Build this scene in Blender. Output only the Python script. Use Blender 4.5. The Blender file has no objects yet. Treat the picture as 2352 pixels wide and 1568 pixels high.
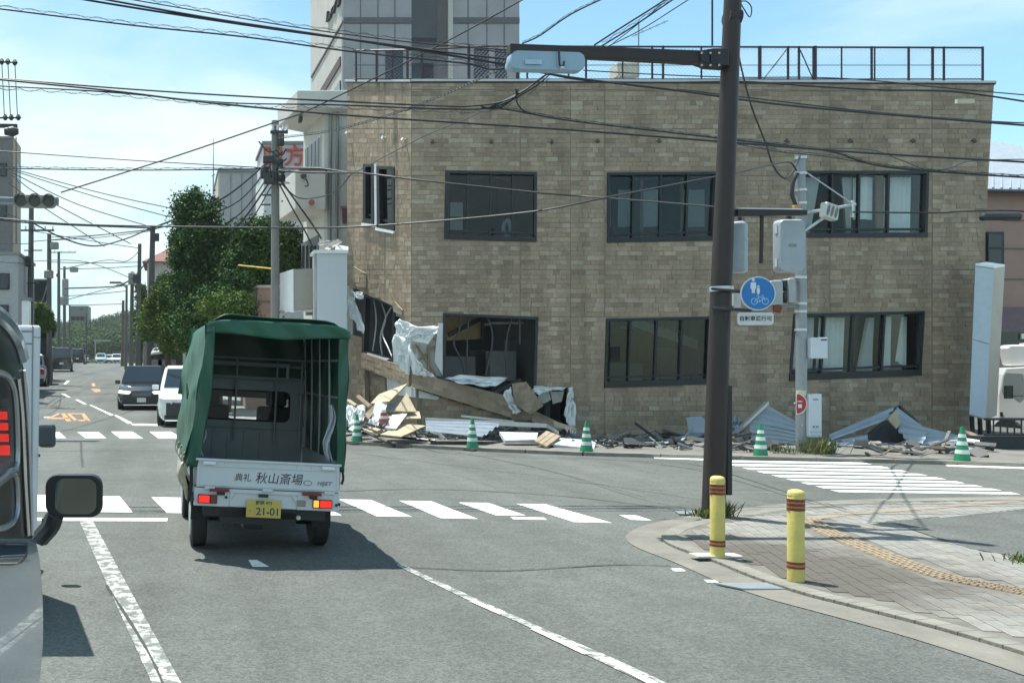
import bpy, math, random
from mathutils import Vector, Matrix
random.seed(11)
S = bpy.context.scene
COL = S.collection
# ---------------------------------------------------------------- camera
# measured on the photograph: eye height, horizon line, focal length (units of a 2352 px wide picture)
F = 2200.0; CX = 400.0; HY = 840.0; CH = 1.83; PW = 2352.0
cam = bpy.data.cameras.new('camera'); camo = bpy.data.objects.new('camera', cam); COL.objects.link(camo)
cam.sensor_width = 36; cam.lens = 36*F/PW; cam.shift_x = (PW/2-CX)/PW; cam.shift_y = (HY-784)/PW
cam.clip_start = 0.05; cam.clip_end = 5000
camo.location = (0, 0, CH); camo.rotation_euler = (math.pi/2, 0, 0)
S.camera = camo
# ---------------------------------------------------------------- sun, sky, exposure
SUN = Vector((-0.190, 0.255, 0.948)).normalized()
SUN_EL = math.asin(SUN.z); SUN_ROT = math.atan2(SUN.x, SUN.y)
sl = bpy.data.lights.new('sun', 'SUN'); sl.energy = 5.0; sl.angle = math.radians(0.5); sl.color = (1.0, 0.985, 0.92)
so = bpy.data.objects.new('sun', sl); COL.objects.link(so); so.rotation_euler = SUN.to_track_quat('Z', 'Y').to_euler(); so.location = (0, 0, 60)
S.view_settings.view_transform = 'Standard'; S.view_settings.look = 'None'
S.view_settings.exposure = 0.60; S.view_settings.gamma = 1
W = bpy.data.worlds.new('World'); S.world = W; W.use_nodes = True
def world():
    nt = W.node_tree; N = nt.nodes; L = nt.links; N.clear()
    def n(t, **k):
        o = N.new(t)
        for a, b in k.items(): setattr(o, a, b)
        return o
    def math_(op, a, b=None, c=None):
        m = n('ShaderNodeMath', operation=op)
        for i, x in enumerate((a, b, c)):
            if x is None: continue
            if isinstance(x, (int, float)): m.inputs[i].default_value = x
            else: L.new(x, m.inputs[i])
        return m.outputs[0]
    out = n('ShaderNodeOutputWorld')
    sky = n('ShaderNodeTexSky', sky_type='NISHITA'); sky.sun_disc = False
    sky.sun_elevation = SUN_EL; sky.sun_rotation = SUN_ROT; sky.air_density = 1.0; sky.dust_density = 0.6; sky.ozone_density = 1.2
    bg = n('ShaderNodeBackground'); bg.inputs['Strength'].default_value = 0.135
    tc = n('ShaderNodeTexCoord'); sep = n('ShaderNodeSeparateXYZ'); L.new(tc.outputs['Generated'], sep.inputs[0])
    tint = n('ShaderNodeMix', data_type='RGBA', blend_type='MULTIPLY'); tint.inputs[0].default_value = 1
    L.new(sky.outputs[0], tint.inputs[6]); tint.inputs[7].default_value = (0.88, 1.10, 1.0, 1)
    L.new(tint.outputs[2], bg.inputs['Color'])
    x, y, z = sep.outputs
    zz = math_('ADD', math_('MAXIMUM', z, 0.0), 0.16)
    comb = n('ShaderNodeCombineXYZ'); L.new(math_('DIVIDE', x, zz), comb.inputs[0]); L.new(math_('DIVIDE', y, zz), comb.inputs[1])
    n1 = n('ShaderNodeTexNoise'); n1.inputs['Scale'].default_value = 0.75; n1.inputs['Detail'].default_value = 8; n1.inputs['Roughness'].default_value = 0.56
    n1.inputs['Distortion'].default_value = 0.35
    mp = n('ShaderNodeMapping'); mp.inputs['Location'].default_value = (1.7, 0.4, 0); L.new(comb.outputs[0], mp.inputs[0]); L.new(mp.outputs[0], n1.inputs['Vector'])
    # a bank of cloud lies to the west (-x) and low over the horizon
    bias = math_('MULTIPLY', math_('SUBTRACT', math_('ABSOLUTE', math_('SUBTRACT', x, 0.42)), 0.26), 1.45)
    low = math_('MULTIPLY', math_('SUBTRACT', 0.42, z), 0.30)
    nn = math_('ADD', math_('MULTIPLY', math_('SUBTRACT', n1.outputs[0], 0.5), 1.9), 0.5)
    d = math_('ADD', math_('ADD', nn, bias), low)
    mr = n('ShaderNodeMapRange', interpolation_type='SMOOTHSTEP'); mr.inputs[1].default_value = 0.44; mr.inputs[2].default_value = 0.86
    L.new(d, mr.inputs[0])
    # clouds thin out overhead
    thin = n('ShaderNodeMapRange'); thin.inputs[1].default_value = 0.35; thin.inputs[2].default_value = 0.75; thin.inputs[3].default_value = 1; thin.inputs[4].default_value = 0.25
    L.new(z, thin.inputs[0])
    mask = math_('MULTIPLY', math_('MULTIPLY', mr.outputs[0], thin.outputs[0]), 0.92)
    n2 = n('ShaderNodeTexNoise'); n2.inputs['Scale'].default_value = 1.6; n2.inputs['Detail'].default_value = 6; L.new(mp.outputs[0], n2.inputs['Vector'])
    cr = n('ShaderNodeMix', data_type='RGBA'); n2r = n('ShaderNodeMapRange'); n2r.inputs[1].default_value = .36; n2r.inputs[2].default_value = .64; L.new(n2.outputs[0], n2r.inputs[0]); L.new(n2r.outputs[0], cr.inputs[0])
    cr.inputs[6].default_value = (0.56, 0.80, 0.87, 1); cr.inputs[7].default_value = (0.86, 0.99, 1.0, 1)
    bg2 = n('ShaderNodeBackground'); bg2.inputs['Strength'].default_value = 0.80; L.new(cr.outputs[2], bg2.inputs['Color'])
    mx = n('ShaderNodeMixShader'); L.new(mask, mx.inputs[0]); L.new(bg.outputs[0], mx.inputs[1]); L.new(bg2.outputs[0], mx.inputs[2])
    L.new(mx.outputs[0], out.inputs[0])
world()
S.cycles.max_bounces = 6; S.cycles.transparent_max_bounces = 12; S.cycles.caustics_reflective = False; S.cycles.caustics_refractive = False

# ---------------------------------------------------------------- measuring: picture point -> place in the world
GZ = [(-100, 0), (27.5, 0), (36, .2), (50, .62), (76, 1.3), (110, 2.0), (165, 2.3), (420, 3.2), (6000, 3.2)]
def gz(y):
    for (a, za), (b, zb) in zip(GZ, GZ[1:]):
        if y <= b: return za+(zb-za)*(y-a)/(b-a)
    return 3.0
def P(px, py, Y): return Vector(((px-CX)/F*Y, Y, CH+(HY-py)/F*Y))
def G(px, py, dz=0.0):
    k = (py-HY)/F
    lo, hi = 2.0, 2.0
    while hi < 500 and CH-k*hi-gz(hi) > 0: lo = hi; hi *= 1.04
    for _ in range(40):
        m = (lo+hi)/2
        if CH-k*m-gz(m) > 0: lo = m
        else: hi = m
    return Vector(((px-CX)/F*lo, lo, gz(lo)+dz))
# ---------------------------------------------------------------- materials
MATS = {}
def mat(name, col, rough=0.6, metal=0.0, var=0.12, scale=6.0, bump=0.0, bscale=40.0, spec=0.5, emit=None, estr=0.0, coat=0.0):
    if name in MATS: return MATS[name]
    m = bpy.data.materials.new(name); m.use_nodes = True; nt = m.node_tree; N = nt.nodes; L = nt.links
    b = N['Principled BSDF']; b.inputs['Roughness'].default_value = rough; b.inputs['Metallic'].default_value = metal
    b.inputs['Specular IOR Level'].default_value = spec; b.inputs['Coat Weight'].default_value = coat
    c = (*col, 1)
    b.inputs['Base Color'].default_value = c
    if var > 0 or bump > 0:
        tc = N.new('ShaderNodeTexCoord')
        if var > 0:
            nz = N.new('ShaderNodeTexNoise'); nz.inputs['Scale'].default_value = scale; nz.inputs['Detail'].default_value = 6; nz.inputs['Roughness'].default_value = .65
            L.new(tc.outputs['Object'], nz.inputs['Vector'])
            mr = N.new('ShaderNodeMapRange'); mr.inputs[1].default_value = .3; mr.inputs[2].default_value = .7; mr.inputs[3].default_value = 1-var; mr.inputs[4].default_value = 1+var
            L.new(nz.outputs[0], mr.inputs[0])
            mx = N.new('ShaderNodeMix'); mx.data_type = 'RGBA'; mx.blend_type = 'MULTIPLY'; mx.inputs[0].default_value = 1; mx.inputs[6].default_value = c
            L.new(mr.outputs[0], mx.inputs[7]); L.new(mx.outputs[2], b.inputs['Base Color'])
        if bump > 0:
            nb = N.new('ShaderNodeTexNoise'); nb.inputs['Scale'].default_value = bscale; nb.inputs['Detail'].default_value = 4
            L.new(tc.outputs['Object'], nb.inputs['Vector'])
            bp = N.new('ShaderNodeBump'); bp.inputs['Strength'].default_value = bump; bp.inputs['Distance'].default_value = .02
            L.new(nb.outputs[0], bp.inputs['Height']); L.new(bp.outputs[0], b.inputs['Normal'])
    if emit: b.inputs['Emission Color'].default_value = (*emit, 1); b.inputs['Emission Strength'].default_value = estr
    MATS[name] = m; return m
def glass(name, tint, opac=0.0, gcol=(1, 1, 1), fres=1.35):
    """thin pane: partly see-through, partly mirror; opac = share of dark tint film"""
    if name in MATS: return MATS[name]
    m = bpy.data.materials.new(name); m.use_nodes = True; nt = m.node_tree; N = nt.nodes; L = nt.links
    N.clear(); out = N.new('ShaderNodeOutputMaterial')
    tr = N.new('ShaderNodeBsdfTransparent'); tr.inputs[0].default_value = (*tint, 1)
    gl = N.new('ShaderNodeBsdfGlossy'); gl.inputs['Roughness'].default_value = .02; gl.inputs[0].default_value = (*gcol, 1)
    df = N.new('ShaderNodeBsdfDiffuse'); df.inputs[0].default_value = (.012, .014, .015, 1)
    m1 = N.new('ShaderNodeMixShader'); m1.inputs[0].default_value = opac; L.new(tr.outputs[0], m1.inputs[1]); L.new(df.outputs[0], m1.inputs[2])
    fr = N.new('ShaderNodeFresnel'); fr.inputs[0].default_value = fres
    m2 = N.new('ShaderNodeMixShader'); L.new(fr.outputs[0], m2.inputs[0]); L.new(m1.outputs[0], m2.inputs[1]); L.new(gl.outputs[0], m2.inputs[2])
    L.new(m2.outputs[0], out.inputs[0]); MATS[name] = m; return m
def asphalt():
    m = bpy.data.materials.new('asphalt'); m.use_nodes = True; nt = m.node_tree; N = nt.nodes; L = nt.links
    b = N['Principled BSDF']; b.inputs['Roughness'].default_value = .88; b.inputs['Specular IOR Level'].default_value = .3
    ge = N.new('ShaderNodeNewGeometry')
    def noise(s, d=5, r=.6):
        z = N.new('ShaderNodeTexNoise'); z.inputs['Scale'].default_value = s; z.inputs['Detail'].default_value = d; z.inputs['Roughness'].default_value = r
        L.new(ge.outputs['Position'], z.inputs['Vector']); return z.outputs[0]
    def ramp(src, a, b_, lo, hi):
        r = N.new('ShaderNodeMapRange'); r.inputs[1].default_value = a; r.inputs[2].default_value = b_; r.inputs[3].default_value = lo; r.inputs[4].default_value = hi
        L.new(src, r.inputs[0]); return r.outputs[0]
    def mul(a, b_):
        q = N.new('ShaderNodeMath'); q.operation = 'MULTIPLY'; L.new(a, q.inputs[0]); L.new(b_, q.inputs[1]); return q.outputs[0]
    big = ramp(noise(.28, 6), .3, .7, .86, 1.13)
    mid = ramp(noise(2.5, 5), .3, .7, .9, 1.1)
    vo = N.new('ShaderNodeTexVoronoi'); vo.inputs['Scale'].default_value = 62; L.new(ge.outputs['Position'], vo.inputs['Vector'])
    sep = N.new('ShaderNodeSeparateColor'); L.new(vo.outputs['Color'], sep.inputs[0])
    grit = ramp(sep.outputs[0], 0, 1, .74, 1.28)
    mp = N.new('ShaderNodeMapping'); mp.inputs['Scale'].default_value = (1.1, .07, 1); mp.inputs['Rotation'].default_value = (0, 0, -.10); L.new(ge.outputs['Position'], mp.inputs[0])
    zz = N.new('ShaderNodeTexNoise'); zz.inputs['Scale'].default_value = 1.0; zz.inputs['Detail'].default_value = 3; L.new(mp.outputs[0], zz.inputs['Vector'])
    mid = mul(mid, ramp(zz.outputs[0], .35, .65, .86, 1.10))
    fine = ramp(noise(160, 2), .3, .7, .85, 1.15)
    v = mul(mul(big, mid), mul(grit, fine))
    v = mul(v, ramp(noise(.9, 6, .7), .60, .74, 1.0, .78))
    mx = N.new('ShaderNodeMix'); mx.data_type = 'RGBA'; mx.blend_type = 'MULTIPLY'; mx.inputs[0].default_value = 1
    mx.inputs[6].default_value = (.114, .120, .110, 1); L.new(v, mx.inputs[7]); L.new(mx.outputs[2], b.inputs['Base Color'])
    bp = N.new('ShaderNodeBump'); bp.inputs['Strength'].default_value = .5; bp.inputs['Distance'].default_value = .012
    L.new(vo.outputs['Distance'], bp.inputs['Height']); L.new(bp.outputs[0], b.inputs['Normal'])
    MATS['asphalt'] = m; return m
def worn_paint(name, col, keep=.62, scale=9.0):
    """road paint with bare patches where the asphalt shows"""
    m = bpy.data.materials.new(name); m.use_nodes = True; nt = m.node_tree; N = nt.nodes; L = nt.links
    b = N['Principled BSDF']; b.inputs['Roughness'].default_value = .7
    ge = N.new('ShaderNodeNewGeometry'); nz = N.new('ShaderNodeTexNoise'); nz.inputs['Scale'].default_value = scale; nz.inputs['Detail'].default_value = 7; nz.inputs['Roughness'].default_value = .72
    L.new(ge.outputs['Position'], nz.inputs['Vector'])
    mr = N.new('ShaderNodeMapRange'); mr.inputs[1].default_value = keep-.09; mr.inputs[2].default_value = keep+.05; L.new(nz.outputs[0], mr.inputs[0])
    mx = N.new('ShaderNodeMix'); mx.data_type = 'RGBA'; mx.inputs[6].default_value = (*col, 1); mx.inputs[7].default_value = (.14, .145, .135, 1)
    L.new(mr.outputs[0], mx.inputs[0]); L.new(mx.outputs[2], b.inputs['Base Color']); MATS[name] = m; return m
# ---------------------------------------------------------------- mesh helper
ORG = {}
def tag(o, label=None, cat=None, group=None, kind=None):
    if label: o['label'] = label
    if cat: o['category'] = cat
    if group: o['group'] = group
    if kind: o['kind'] = kind
    return o
def empty(name, loc, label, cat, group=None, rot=None):
    o = bpy.data.objects.new(name, None); COL.objects.link(o); o.location = loc; o.empty_display_size = .3
    if rot is not None: o.rotation_euler = rot
    ORG[o.name] = Vector(loc); return tag(o, label, cat, group)
class MB:
    def __init__(s): s.v = []; s.f = []; s.m = []
    def add(s, vs, fs, mi=0):
        k = len(s.v); s.v += [Vector(v) for v in vs]
        for f in fs: s.f.append([k+i for i in f]); s.m.append(mi)
        return s
    def quad(s, *p, mi=0): return s.add(p, [tuple(range(len(p)))], mi)
    def box(s, c, d, mi=0, R=None):
        c = Vector(c); x, y, z = d[0]/2, d[1]/2, d[2]/2
        vs = [Vector((a*x, b*y, e*z)) for e in (-1, 1) for a, b in ((-1, -1), (1, -1), (1, 1), (-1, 1))]
        if R is not None: vs = [R @ v for v in vs]
        return s.add([c+v for v in vs], [(3, 2, 1, 0), (4, 5, 6, 7), (0, 1, 5, 4), (1, 2, 6, 5), (2, 3, 7, 6), (3, 0, 4, 7)], mi)
    def prism(s, poly, off, mi=0):
        """polygon and its copy shifted by off, closed"""
        n = len(poly); off = Vector(off); a = [Vector(p) for p in poly]; b = [p+off for p in a]
        return s.add(a+b, [tuple(range(n)), tuple(range(2*n-1, n-1, -1))]+[(i, i+n, (i+1) % n+n, (i+1) % n) for i in range(n)], mi)
    def tube(s, pts, r, n=6, mi=0, cap=True):
        pts = [Vector(p) for p in pts]; m = len(pts); rs = r if isinstance(r, (list, tuple)) else [r]*m
        vs = []; t0 = (pts[1]-pts[0]).normalized(); u = t0.orthogonal().normalized()
        for i, p in enumerate(pts):
            t = (pts[min(i+1, m-1)]-pts[max(i-1, 0)]).normalized()
            u = (u-t*u.dot(t)).normalized(); w = t.cross(u)
            vs += [p+(u*math.cos(2*math.pi*k/n)+w*math.sin(2*math.pi*k/n))*rs[i] for k in range(n)]
        fs = [(i*n+k, i*n+(k+1) % n, (i+1)*n+(k+1) % n, (i+1)*n+k) for i in range(m-1) for k in range(n)]
        if cap: fs += [tuple(range(n-1, -1, -1)), tuple((m-1)*n+k for k in range(n))]
        return s.add(vs, fs, mi)
    def cyl(s, a, b, r0, r1=None, n=14, mi=0): return s.tube([a, b], [r0, r0 if r1 is None else r1], n, mi)
    def loft(s, rings, mi=0, cap=True, closed=True):
        n = len(rings[0]); vs = [Vector(p) for r in rings for p in r]; m = len(rings)
        fs = [(i*n+k, i*n+(k+1) % n, (i+1)*n+(k+1) % n, (i+1)*n+k) for i in range(m-1) for k in range(n if closed else n-1)]
        if cap and closed: fs += [tuple(range(n-1, -1, -1)), tuple((m-1)*n+k for k in range(n))]
        return s.add(vs, fs, mi)
    def grid(s, fn, nu, nv, mi=0):
        vs = [fn(i/nu, j/nv) for j in range(nv+1) for i in range(nu+1)]
        return s.add(vs, [(j*(nu+1)+i, j*(nu+1)+i+1, (j+1)*(nu+1)+i+1, (j+1)*(nu+1)+i) for j in range(nv) for i in range(nu)], mi)
    def xf(s, M): s.v = [M @ v for v in s.v]; return s
    def build(s, name, mats, parent=None, smooth=False, bevel=0, local=False, solid=0, angle=40, sub=0):
        me = bpy.data.meshes.new(name)
        o = bpy.data.objects.new(name, me); COL.objects.link(o)
        vs = s.v
        if parent is not None:
            o.parent = parent; org = ORG.get(parent.name, Vector())
            if not local: vs = [v-org for v in vs]
            ORG[o.name] = org
        elif not local and vs:
            lo = Vector([min(v[i] for v in vs) for i in range(3)]); hi = Vector([max(v[i] for v in vs) for i in range(3)])
            org = Vector(((lo.x+hi.x)/2, (lo.y+hi.y)/2, lo.z)); vs = [v-org for v in vs]; o.location = org; ORG[o.name] = org
        me.from_pydata(vs, [], s.f); me.validate()
        for m_ in (mats if isinstance(mats, (list, tuple)) else [mats]): me.materials.append(m_)
        if len(me.materials) > 1 and len(me.polygons) == len(s.m): me.polygons.foreach_set('material_index', s.m)
        import bmesh
        bm = bmesh.new(); bm.from_mesh(me); bmesh.ops.recalc_face_normals(bm, faces=bm.faces[:]); bm.to_mesh(me); bm.free()
        if smooth:
            me.polygons.foreach_set('use_smooth', [True]*len(me.polygons))
            me.set_sharp_from_angle(angle=math.radians(angle))
        if solid: q = o.modifiers.new('thick', 'SOLIDIFY'); q.thickness = solid; q.offset = 0
        if bevel: q = o.modifiers.new('bevel', 'BEVEL'); q.width = bevel; q.segments = 2; q.limit_method = 'ANGLE'; q.angle_limit = math.radians(40)
        if sub: q = o.modifiers.new('sub', 'SUBSURF'); q.levels = sub; q.render_levels = sub
        return o
def copy_tree(o, parent=None):
    c = o.copy(); COL.objects.link(c)
    if parent is not None: c.parent = parent
    ORG[c.name] = ORG.get(o.name, Vector())
    for ch in list(o.children): copy_tree(ch, c)
    return c
def text(txt, size, m, parent, M, name='lettering', extrude=.002, shear=0, sx=1.0, bold=0.0):
    """flat lettering as mesh; M places it (text plane x right, y up); parent-local coordinates"""
    c = bpy.data.curves.new(name, 'FONT'); c.body = txt; c.size = size; c.extrude = extrude; c.align_x = 'CENTER'; c.align_y = 'CENTER'; c.shear = shear; c.offset = bold
    t = bpy.data.objects.new(name, c); COL.objects.link(t); bpy.context.view_layer.update()
    me = bpy.data.meshes.new_from_object(t.evaluated_get(bpy.context.evaluated_depsgraph_get())); bpy.data.objects.remove(t)
    me.transform(M @ Matrix.Diagonal((sx, 1, 1, 1))); me.materials.clear(); me.materials.append(m)
    o = bpy.data.objects.new(name, me); COL.objects.link(o); o.parent = parent; return o
FACE = Matrix.Rotation(math.pi/2, 4, 'X')      # text plane standing up, facing -y
def bil(q, u, v):
    a, b, c, d = q
    return a*(1-u)*(1-v)+b*u*(1-v)+c*u*v+d*(1-u)*v
def lerp(a, b, t): return a+(b-a)*t
def smooth_path(pts, k=6):
    """Catmull-Rom through the points"""
    pts = [Vector(p) for p in pts]; out = []
    for i in range(len(pts)-1):
        p0 = pts[max(i-1, 0)]; p1 = pts[i]; p2 = pts[i+1]; p3 = pts[min(i+2, len(pts)-1)]
        for j in range(k):
            t = j/k
            out.append(.5*((2*p1)+(p2-p0)*t+(2*p0-5*p1+4*p2-p3)*t*t+(3*p1-p0-3*p2+p3)*t**3))
    out.append(pts[-1]); return out
# ---------------------------------------------------------------- palette
A = asphalt()
WHITE_LINE = worn_paint('road_paint', (.78, .80, .76), .68, 7)
WORN_LINE = worn_paint('worn_road_paint', (.58, .59, .54), .485, 9)
ORANGE_LINE = worn_paint('orange_road_paint', (.62, .27, .10), .58, 6)
CRACK = mat('crack_sealant', (.05, .052, .05), .9)
concrete = mat('concrete', (.36, .345, .30), .85, var=.18, scale=3, bump=.3)
conc_grey = mat('grey_concrete', (.27, .275, .27), .85, var=.2, scale=2, bump=.2)
paver_m = [mat('paver_%d' % i, c, .85, var=.14, scale=9, bump=.3, bscale=60) for i, c in enumerate([(.225, .215, .19), (.25, .24, .215), (.205, .197, .177), (.24, .225, .195), (.225, .222, .205)])]
grout = mat('grout', (.15, .14, .12), .95, var=.3, scale=4)
tactile_m = mat('tactile_orange', (.275, .215, .145), .85, var=.25, scale=12)
white_paint = mat('white_paint', (.78, .79, .79), .32, var=.03, coat=.3)
dirty_white = mat('dirty_white', (.62, .64, .62), .5, var=.12, scale=3)
black_rub = mat('black_rubber', (.018, .019, .02), .75, var=.2)
black_pl = mat('black_plastic', (.02, .022, .024), .45, var=.1)
dark_metal = mat('dark_metal', (.05, .052, .055), .5, .3, var=.2)
chrome = mat('chrome', (.75, .76, .77), .12, 1.0, var=0)
steel = mat('galvanised_steel', (.27, .30, .32), .45, .25, var=.12, scale=5)
alu = mat('aluminium', (.55, .57, .58), .35, .6, var=.06)
brown_paint = mat('brown_paint', (.024, .015, .0135), .5, .0, var=.2, scale=4)
glass_dark = glass('tinted_glass', (.25, .28, .28), .72, fres=1.45)
glass_clear = glass('clear_glass', (.80, .86, .85), .06, fres=1.45)
glass_win = glass('window_glass', (.60, .69, .70), .25, fres=1.42)
red_lens = mat('red_lens', (.35, .01, .01), .2, var=0)
red_lit = mat('red_lit_lens', (.5, .01, .01), .25, var=0, emit=(1, .03, .02), estr=.6)
amber_lit = mat('amber_lit_lens', (.6, .3, .02), .25, var=0, emit=(1, .42, .04), estr=.85)
lamp_lit = mat('headlamp_lit', (.9, .9, .85), .1, var=0, emit=(1, .97, .85), estr=1.6)
plate_white = mat('plate_white', (.62, .64, .62), .5, var=0)
plate_yellow = mat('plate_yellow', (.58, .43, .10), .5, var=.05)
ink = mat('black_ink', (.02, .022, .03), .6, var=0)
green_ink = mat('dark_green_ink', (.03, .09, .06), .6, var=0)
# ================================================================ SETTING
def struct(name, loc=(0, 0, 0)):
    o = bpy.data.objects.new(name, None); COL.objects.link(o); o.location = loc; ORG[o.name] = Vector(loc); o['kind'] = 'structure'; return o
def ground():
    m = MB(); ys = [-60, 2, 12, 27.5, 30, 33, 36, 42, 50, 60, 76, 90, 110, 135, 165, 220, 300, 420, 900, 3000]
    xs = [-1500, -300, -60, -12, 12, 60, 300, 1500]
    vs = [(x, y, gz(y)) for y in ys for x in xs]; n = len(xs)
    m.add(vs, [(j*n+i, j*n+i+1, (j+1)*n+i+1, (j+1)*n+i) for j in range(len(ys)-1) for i in range(n-1)])
    o = m.build('ground', A, local=True); tag(o, 'weathered grey asphalt road surface of the junction and street', kind='structure')
ground()
def flat(m, pts, dz=.005, mi=0): m.add([G(x, y, dz) for x, y in pts], [tuple(range(len(pts)))], mi)
def marking(name, polys, mt, child='stripe', label=None, dz=.005):
    r = struct(name); r['label'] = label or name.replace('_', ' ')
    for p in polys:
        m = MB(); flat(m, p, dz); m.build(child, mt, r)
    return r
# crossing in front of us
near = [[(-60, 1133), (-5, 1134), (20, 1172), (-45, 1171)], [(50, 1136), (128, 1137), (160, 1175), (72, 1175)], [(196, 1139), (275, 1140), (305, 1177), (221, 1176)],
        [(348, 1142), (425, 1143), (462, 1179), (383, 1178)], [(495, 1143), (570, 1144), (625, 1182), (540, 1181)], [(640, 1145), (712, 1146), (785, 1184), (705, 1183)],
        [(778, 1147), (852, 1148), (947, 1187), (866, 1186)], [(917, 1150), (990, 1151), (1098, 1192), (1012, 1190)],
        [(1053, 1154), (1122, 1155), (1208, 1184), (1140, 1184)], [(1186, 1157), (1253, 1158), (1406, 1201), (1318, 1199)], [(1422, 1183), (1462, 1184), (1497, 1195), (1450, 1194)]]
marking('crosswalk', near, WHITE_LINE, label='white zebra crossing in front of the covered truck')
marking('stop_line', [[(20, 1189), (385, 1190), (384, 1197), (-20, 1196)], [(1172, 1187), (1250, 1189), (1256, 1194), (1180, 1193)]], WHITE_LINE, 'line', 'white stop line before the crossing')
far = [[(60, 991), (112, 991), (130, 1006), (72, 1006)], [(112, 992), (136, 992), (152, 1006), (124, 1006)], [(178, 992), (226, 992), (244, 1006), (196, 1006)], [(255, 991), (304, 991), (329, 1007), (276, 1007)], [(343, 991), (393, 991), (420, 1007), (364, 1007)],
       [(425, 991), (475, 991), (510, 1007), (455, 1007)], [(505, 991), (555, 991), (600, 1007), (545, 1007)], [(590, 992), (640, 992), (690, 1008), (635, 1008)]]
marking('crosswalk', far, WHITE_LINE, label='white zebra crossing at the far side of the junction')
def z7(u, v): return ((2500+.5697*u)/1.633, (1650+.5697*v)/1.633)
rows = []
for i in range(9):
    v0 = 132+i*24.6; h = 13.5
    l0 = 300+i*97; r0 = 1290+i*122
    rows.append([z7(l0, v0), z7(r0, v0+16), z7(r0+h*4.9, v0+16+h), z7(l0+h*3.9, v0+h)])
marking('crosswalk', rows, WHITE_LINE, label='white zebra crossing over the cross street behind the bollards')
marking('stop_line', [[(2172, 1067), (2420, 1074), (2420, 1079), (2176, 1071)], [(1500, 1050), (1625, 1053), (1625, 1057), (1505, 1053)]], WHITE_LINE, 'line', 'white line beside the far kerb')
lane = [[(182, 1196), (213, 1196), (300, 1358), (253, 1358)], [(253, 1358), (300, 1358), (418, 1572), (350, 1572)]]
marking('lane_line', lane, WORN_LINE, 'line', 'worn white lane line to the left of the covered truck')
marking('lane_line', [[(905, 1290), (928, 1298), (1085, 1371), (1240, 1440), (1420, 1517), (1560, 1582), (1510, 1582), (1400, 1530), (1225, 1445), (1070, 1376), (915, 1301)]], WORN_LINE, 'line', 'worn white lane line to the right of the covered truck')
marking('lane_line', [[(1078, 1382), (1094, 1381), (1166, 1412), (1146, 1412)], [(1218, 1446), (1234, 1445), (1362, 1504), (1340, 1504)], [(1412, 1532), (1432, 1531), (1520, 1575), (1495, 1575)]], WHITE_LINE, 'line', 'newer white dashes beside the worn line right of the truck', .009)
marking('lane_line', [[(570, 1286), (590, 1286), (619, 1302), (580, 1302)]], WHITE_LINE, 'line', 'short white dash in the shadow of the truck')
marking('kerb_mark', [[(1541, 1306), (1566, 1306), (1575, 1312), (1548, 1312)], [(1617, 1332), (1643, 1332), (1652, 1338), (1625, 1338)]], WHITE_LINE, 'dash', 'small white dashes along the kerb')
dash = [[(146, 882), (152, 882), (160, 874), (154, 874)], [(140, 904), (150, 905), (163, 913), (155, 912)], [(173, 918), (178, 917), (200, 928), (192, 928)],
        [(205, 930), (210, 930), (262, 953), (254, 954)], [(262, 954), (268, 953), (304, 971), (294, 973)], [(300, 973), (330, 973), (380, 974), (380, 978), (305, 977)], [(100, 957), (114, 957), (116, 959), (101, 959)]]
marking('lane_line', dash, WHITE_LINE, 'dash', 'white dashes along the middle of the far street')
four = [[(106, 963), (112, 963), (140, 949), (132, 949)], [(108, 962), (162, 962), (158, 959), (112, 959)], [(140, 949), (149, 949), (164, 967), (152, 967)]]
zero = [[(152, 949), (186, 949), (189, 951), (156, 951)], [(186, 949), (194, 949), (208, 967), (196, 967)], [(172, 964), (200, 964), (206, 967), (173, 967)], [(152, 949), (160, 950), (182, 967), (172, 967)]]
marking('speed_mark', four+zero, ORANGE_LINE, 'digit_stroke', 'orange 40 painted on the far road')
marking('speed_mark', [[(208, 893), (228, 893), (232, 898), (220, 901)], [(210, 880), (218, 880), (219, 887), (212, 887)]], ORANGE_LINE, 'digit_stroke', 'faded orange mark farther up the street')
def crack(pts, w, label):
    pts = smooth_path([G(x, y) for x, y in pts], 6); m = MB(); L_ = []; R_ = []
    for i, p in enumerate(pts):
        t = (pts[min(i+1, len(pts)-1)]-pts[max(i-1, 0)]).normalized(); nrm = Vector((-t.y, t.x, 0))*w*random.uniform(.6, 1.3)/2
        L_.append(p+nrm+Vector((0, 0, .0085))); R_.append(p-nrm+Vector((0, 0, .0085)))
    n = len(pts); m.add(L_+R_, [(i, i+1, n+i+1, n+i) for i in range(n-1)])
    tag(m.build('crack', CRACK), label, kind='structure')
crack([(186, 1015), (187, 1045), (190, 1072)], .05, 'dark crack in the middle of the junction')
crack([(245, 1345), (330, 1480), (375, 1572)], .02, 'dark crack along the worn lane line')
crack([(925, 1302), (1150, 1311), (1400, 1298), (1540, 1300)], .022, 'thin dark seam across the road right of the truck shadow')
crack([(780, 1128), (1000, 1124), (1300, 1140), (1620, 1180)], .03, 'dark seam along the junction behind the crossing')
skid = mat('tyre_mark', (.105, .108, .10), .85, var=.25, scale=3)
def skidmark(pts, w):
    pts = smooth_path([G(x, y) for x, y in pts], 8); m = MB(); L_ = []; R_ = []
    for i, p in enumerate(pts):
        t = (pts[min(i+1, len(pts)-1)]-pts[max(i-1, 0)]).normalized(); nrm = Vector((-t.y, t.x, 0))*w/2
        L_.append(p+nrm+Vector((0, 0, .0015))); R_.append(p-nrm+Vector((0, 0, .0015)))
    n = len(pts); m.add(L_+R_, [(i, i+1, n+i+1, n+i) for i in range(n-1)])
    tag(m.build('tyre_mark', skid), 'dark tyre mark on the asphalt', kind='structure')
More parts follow.
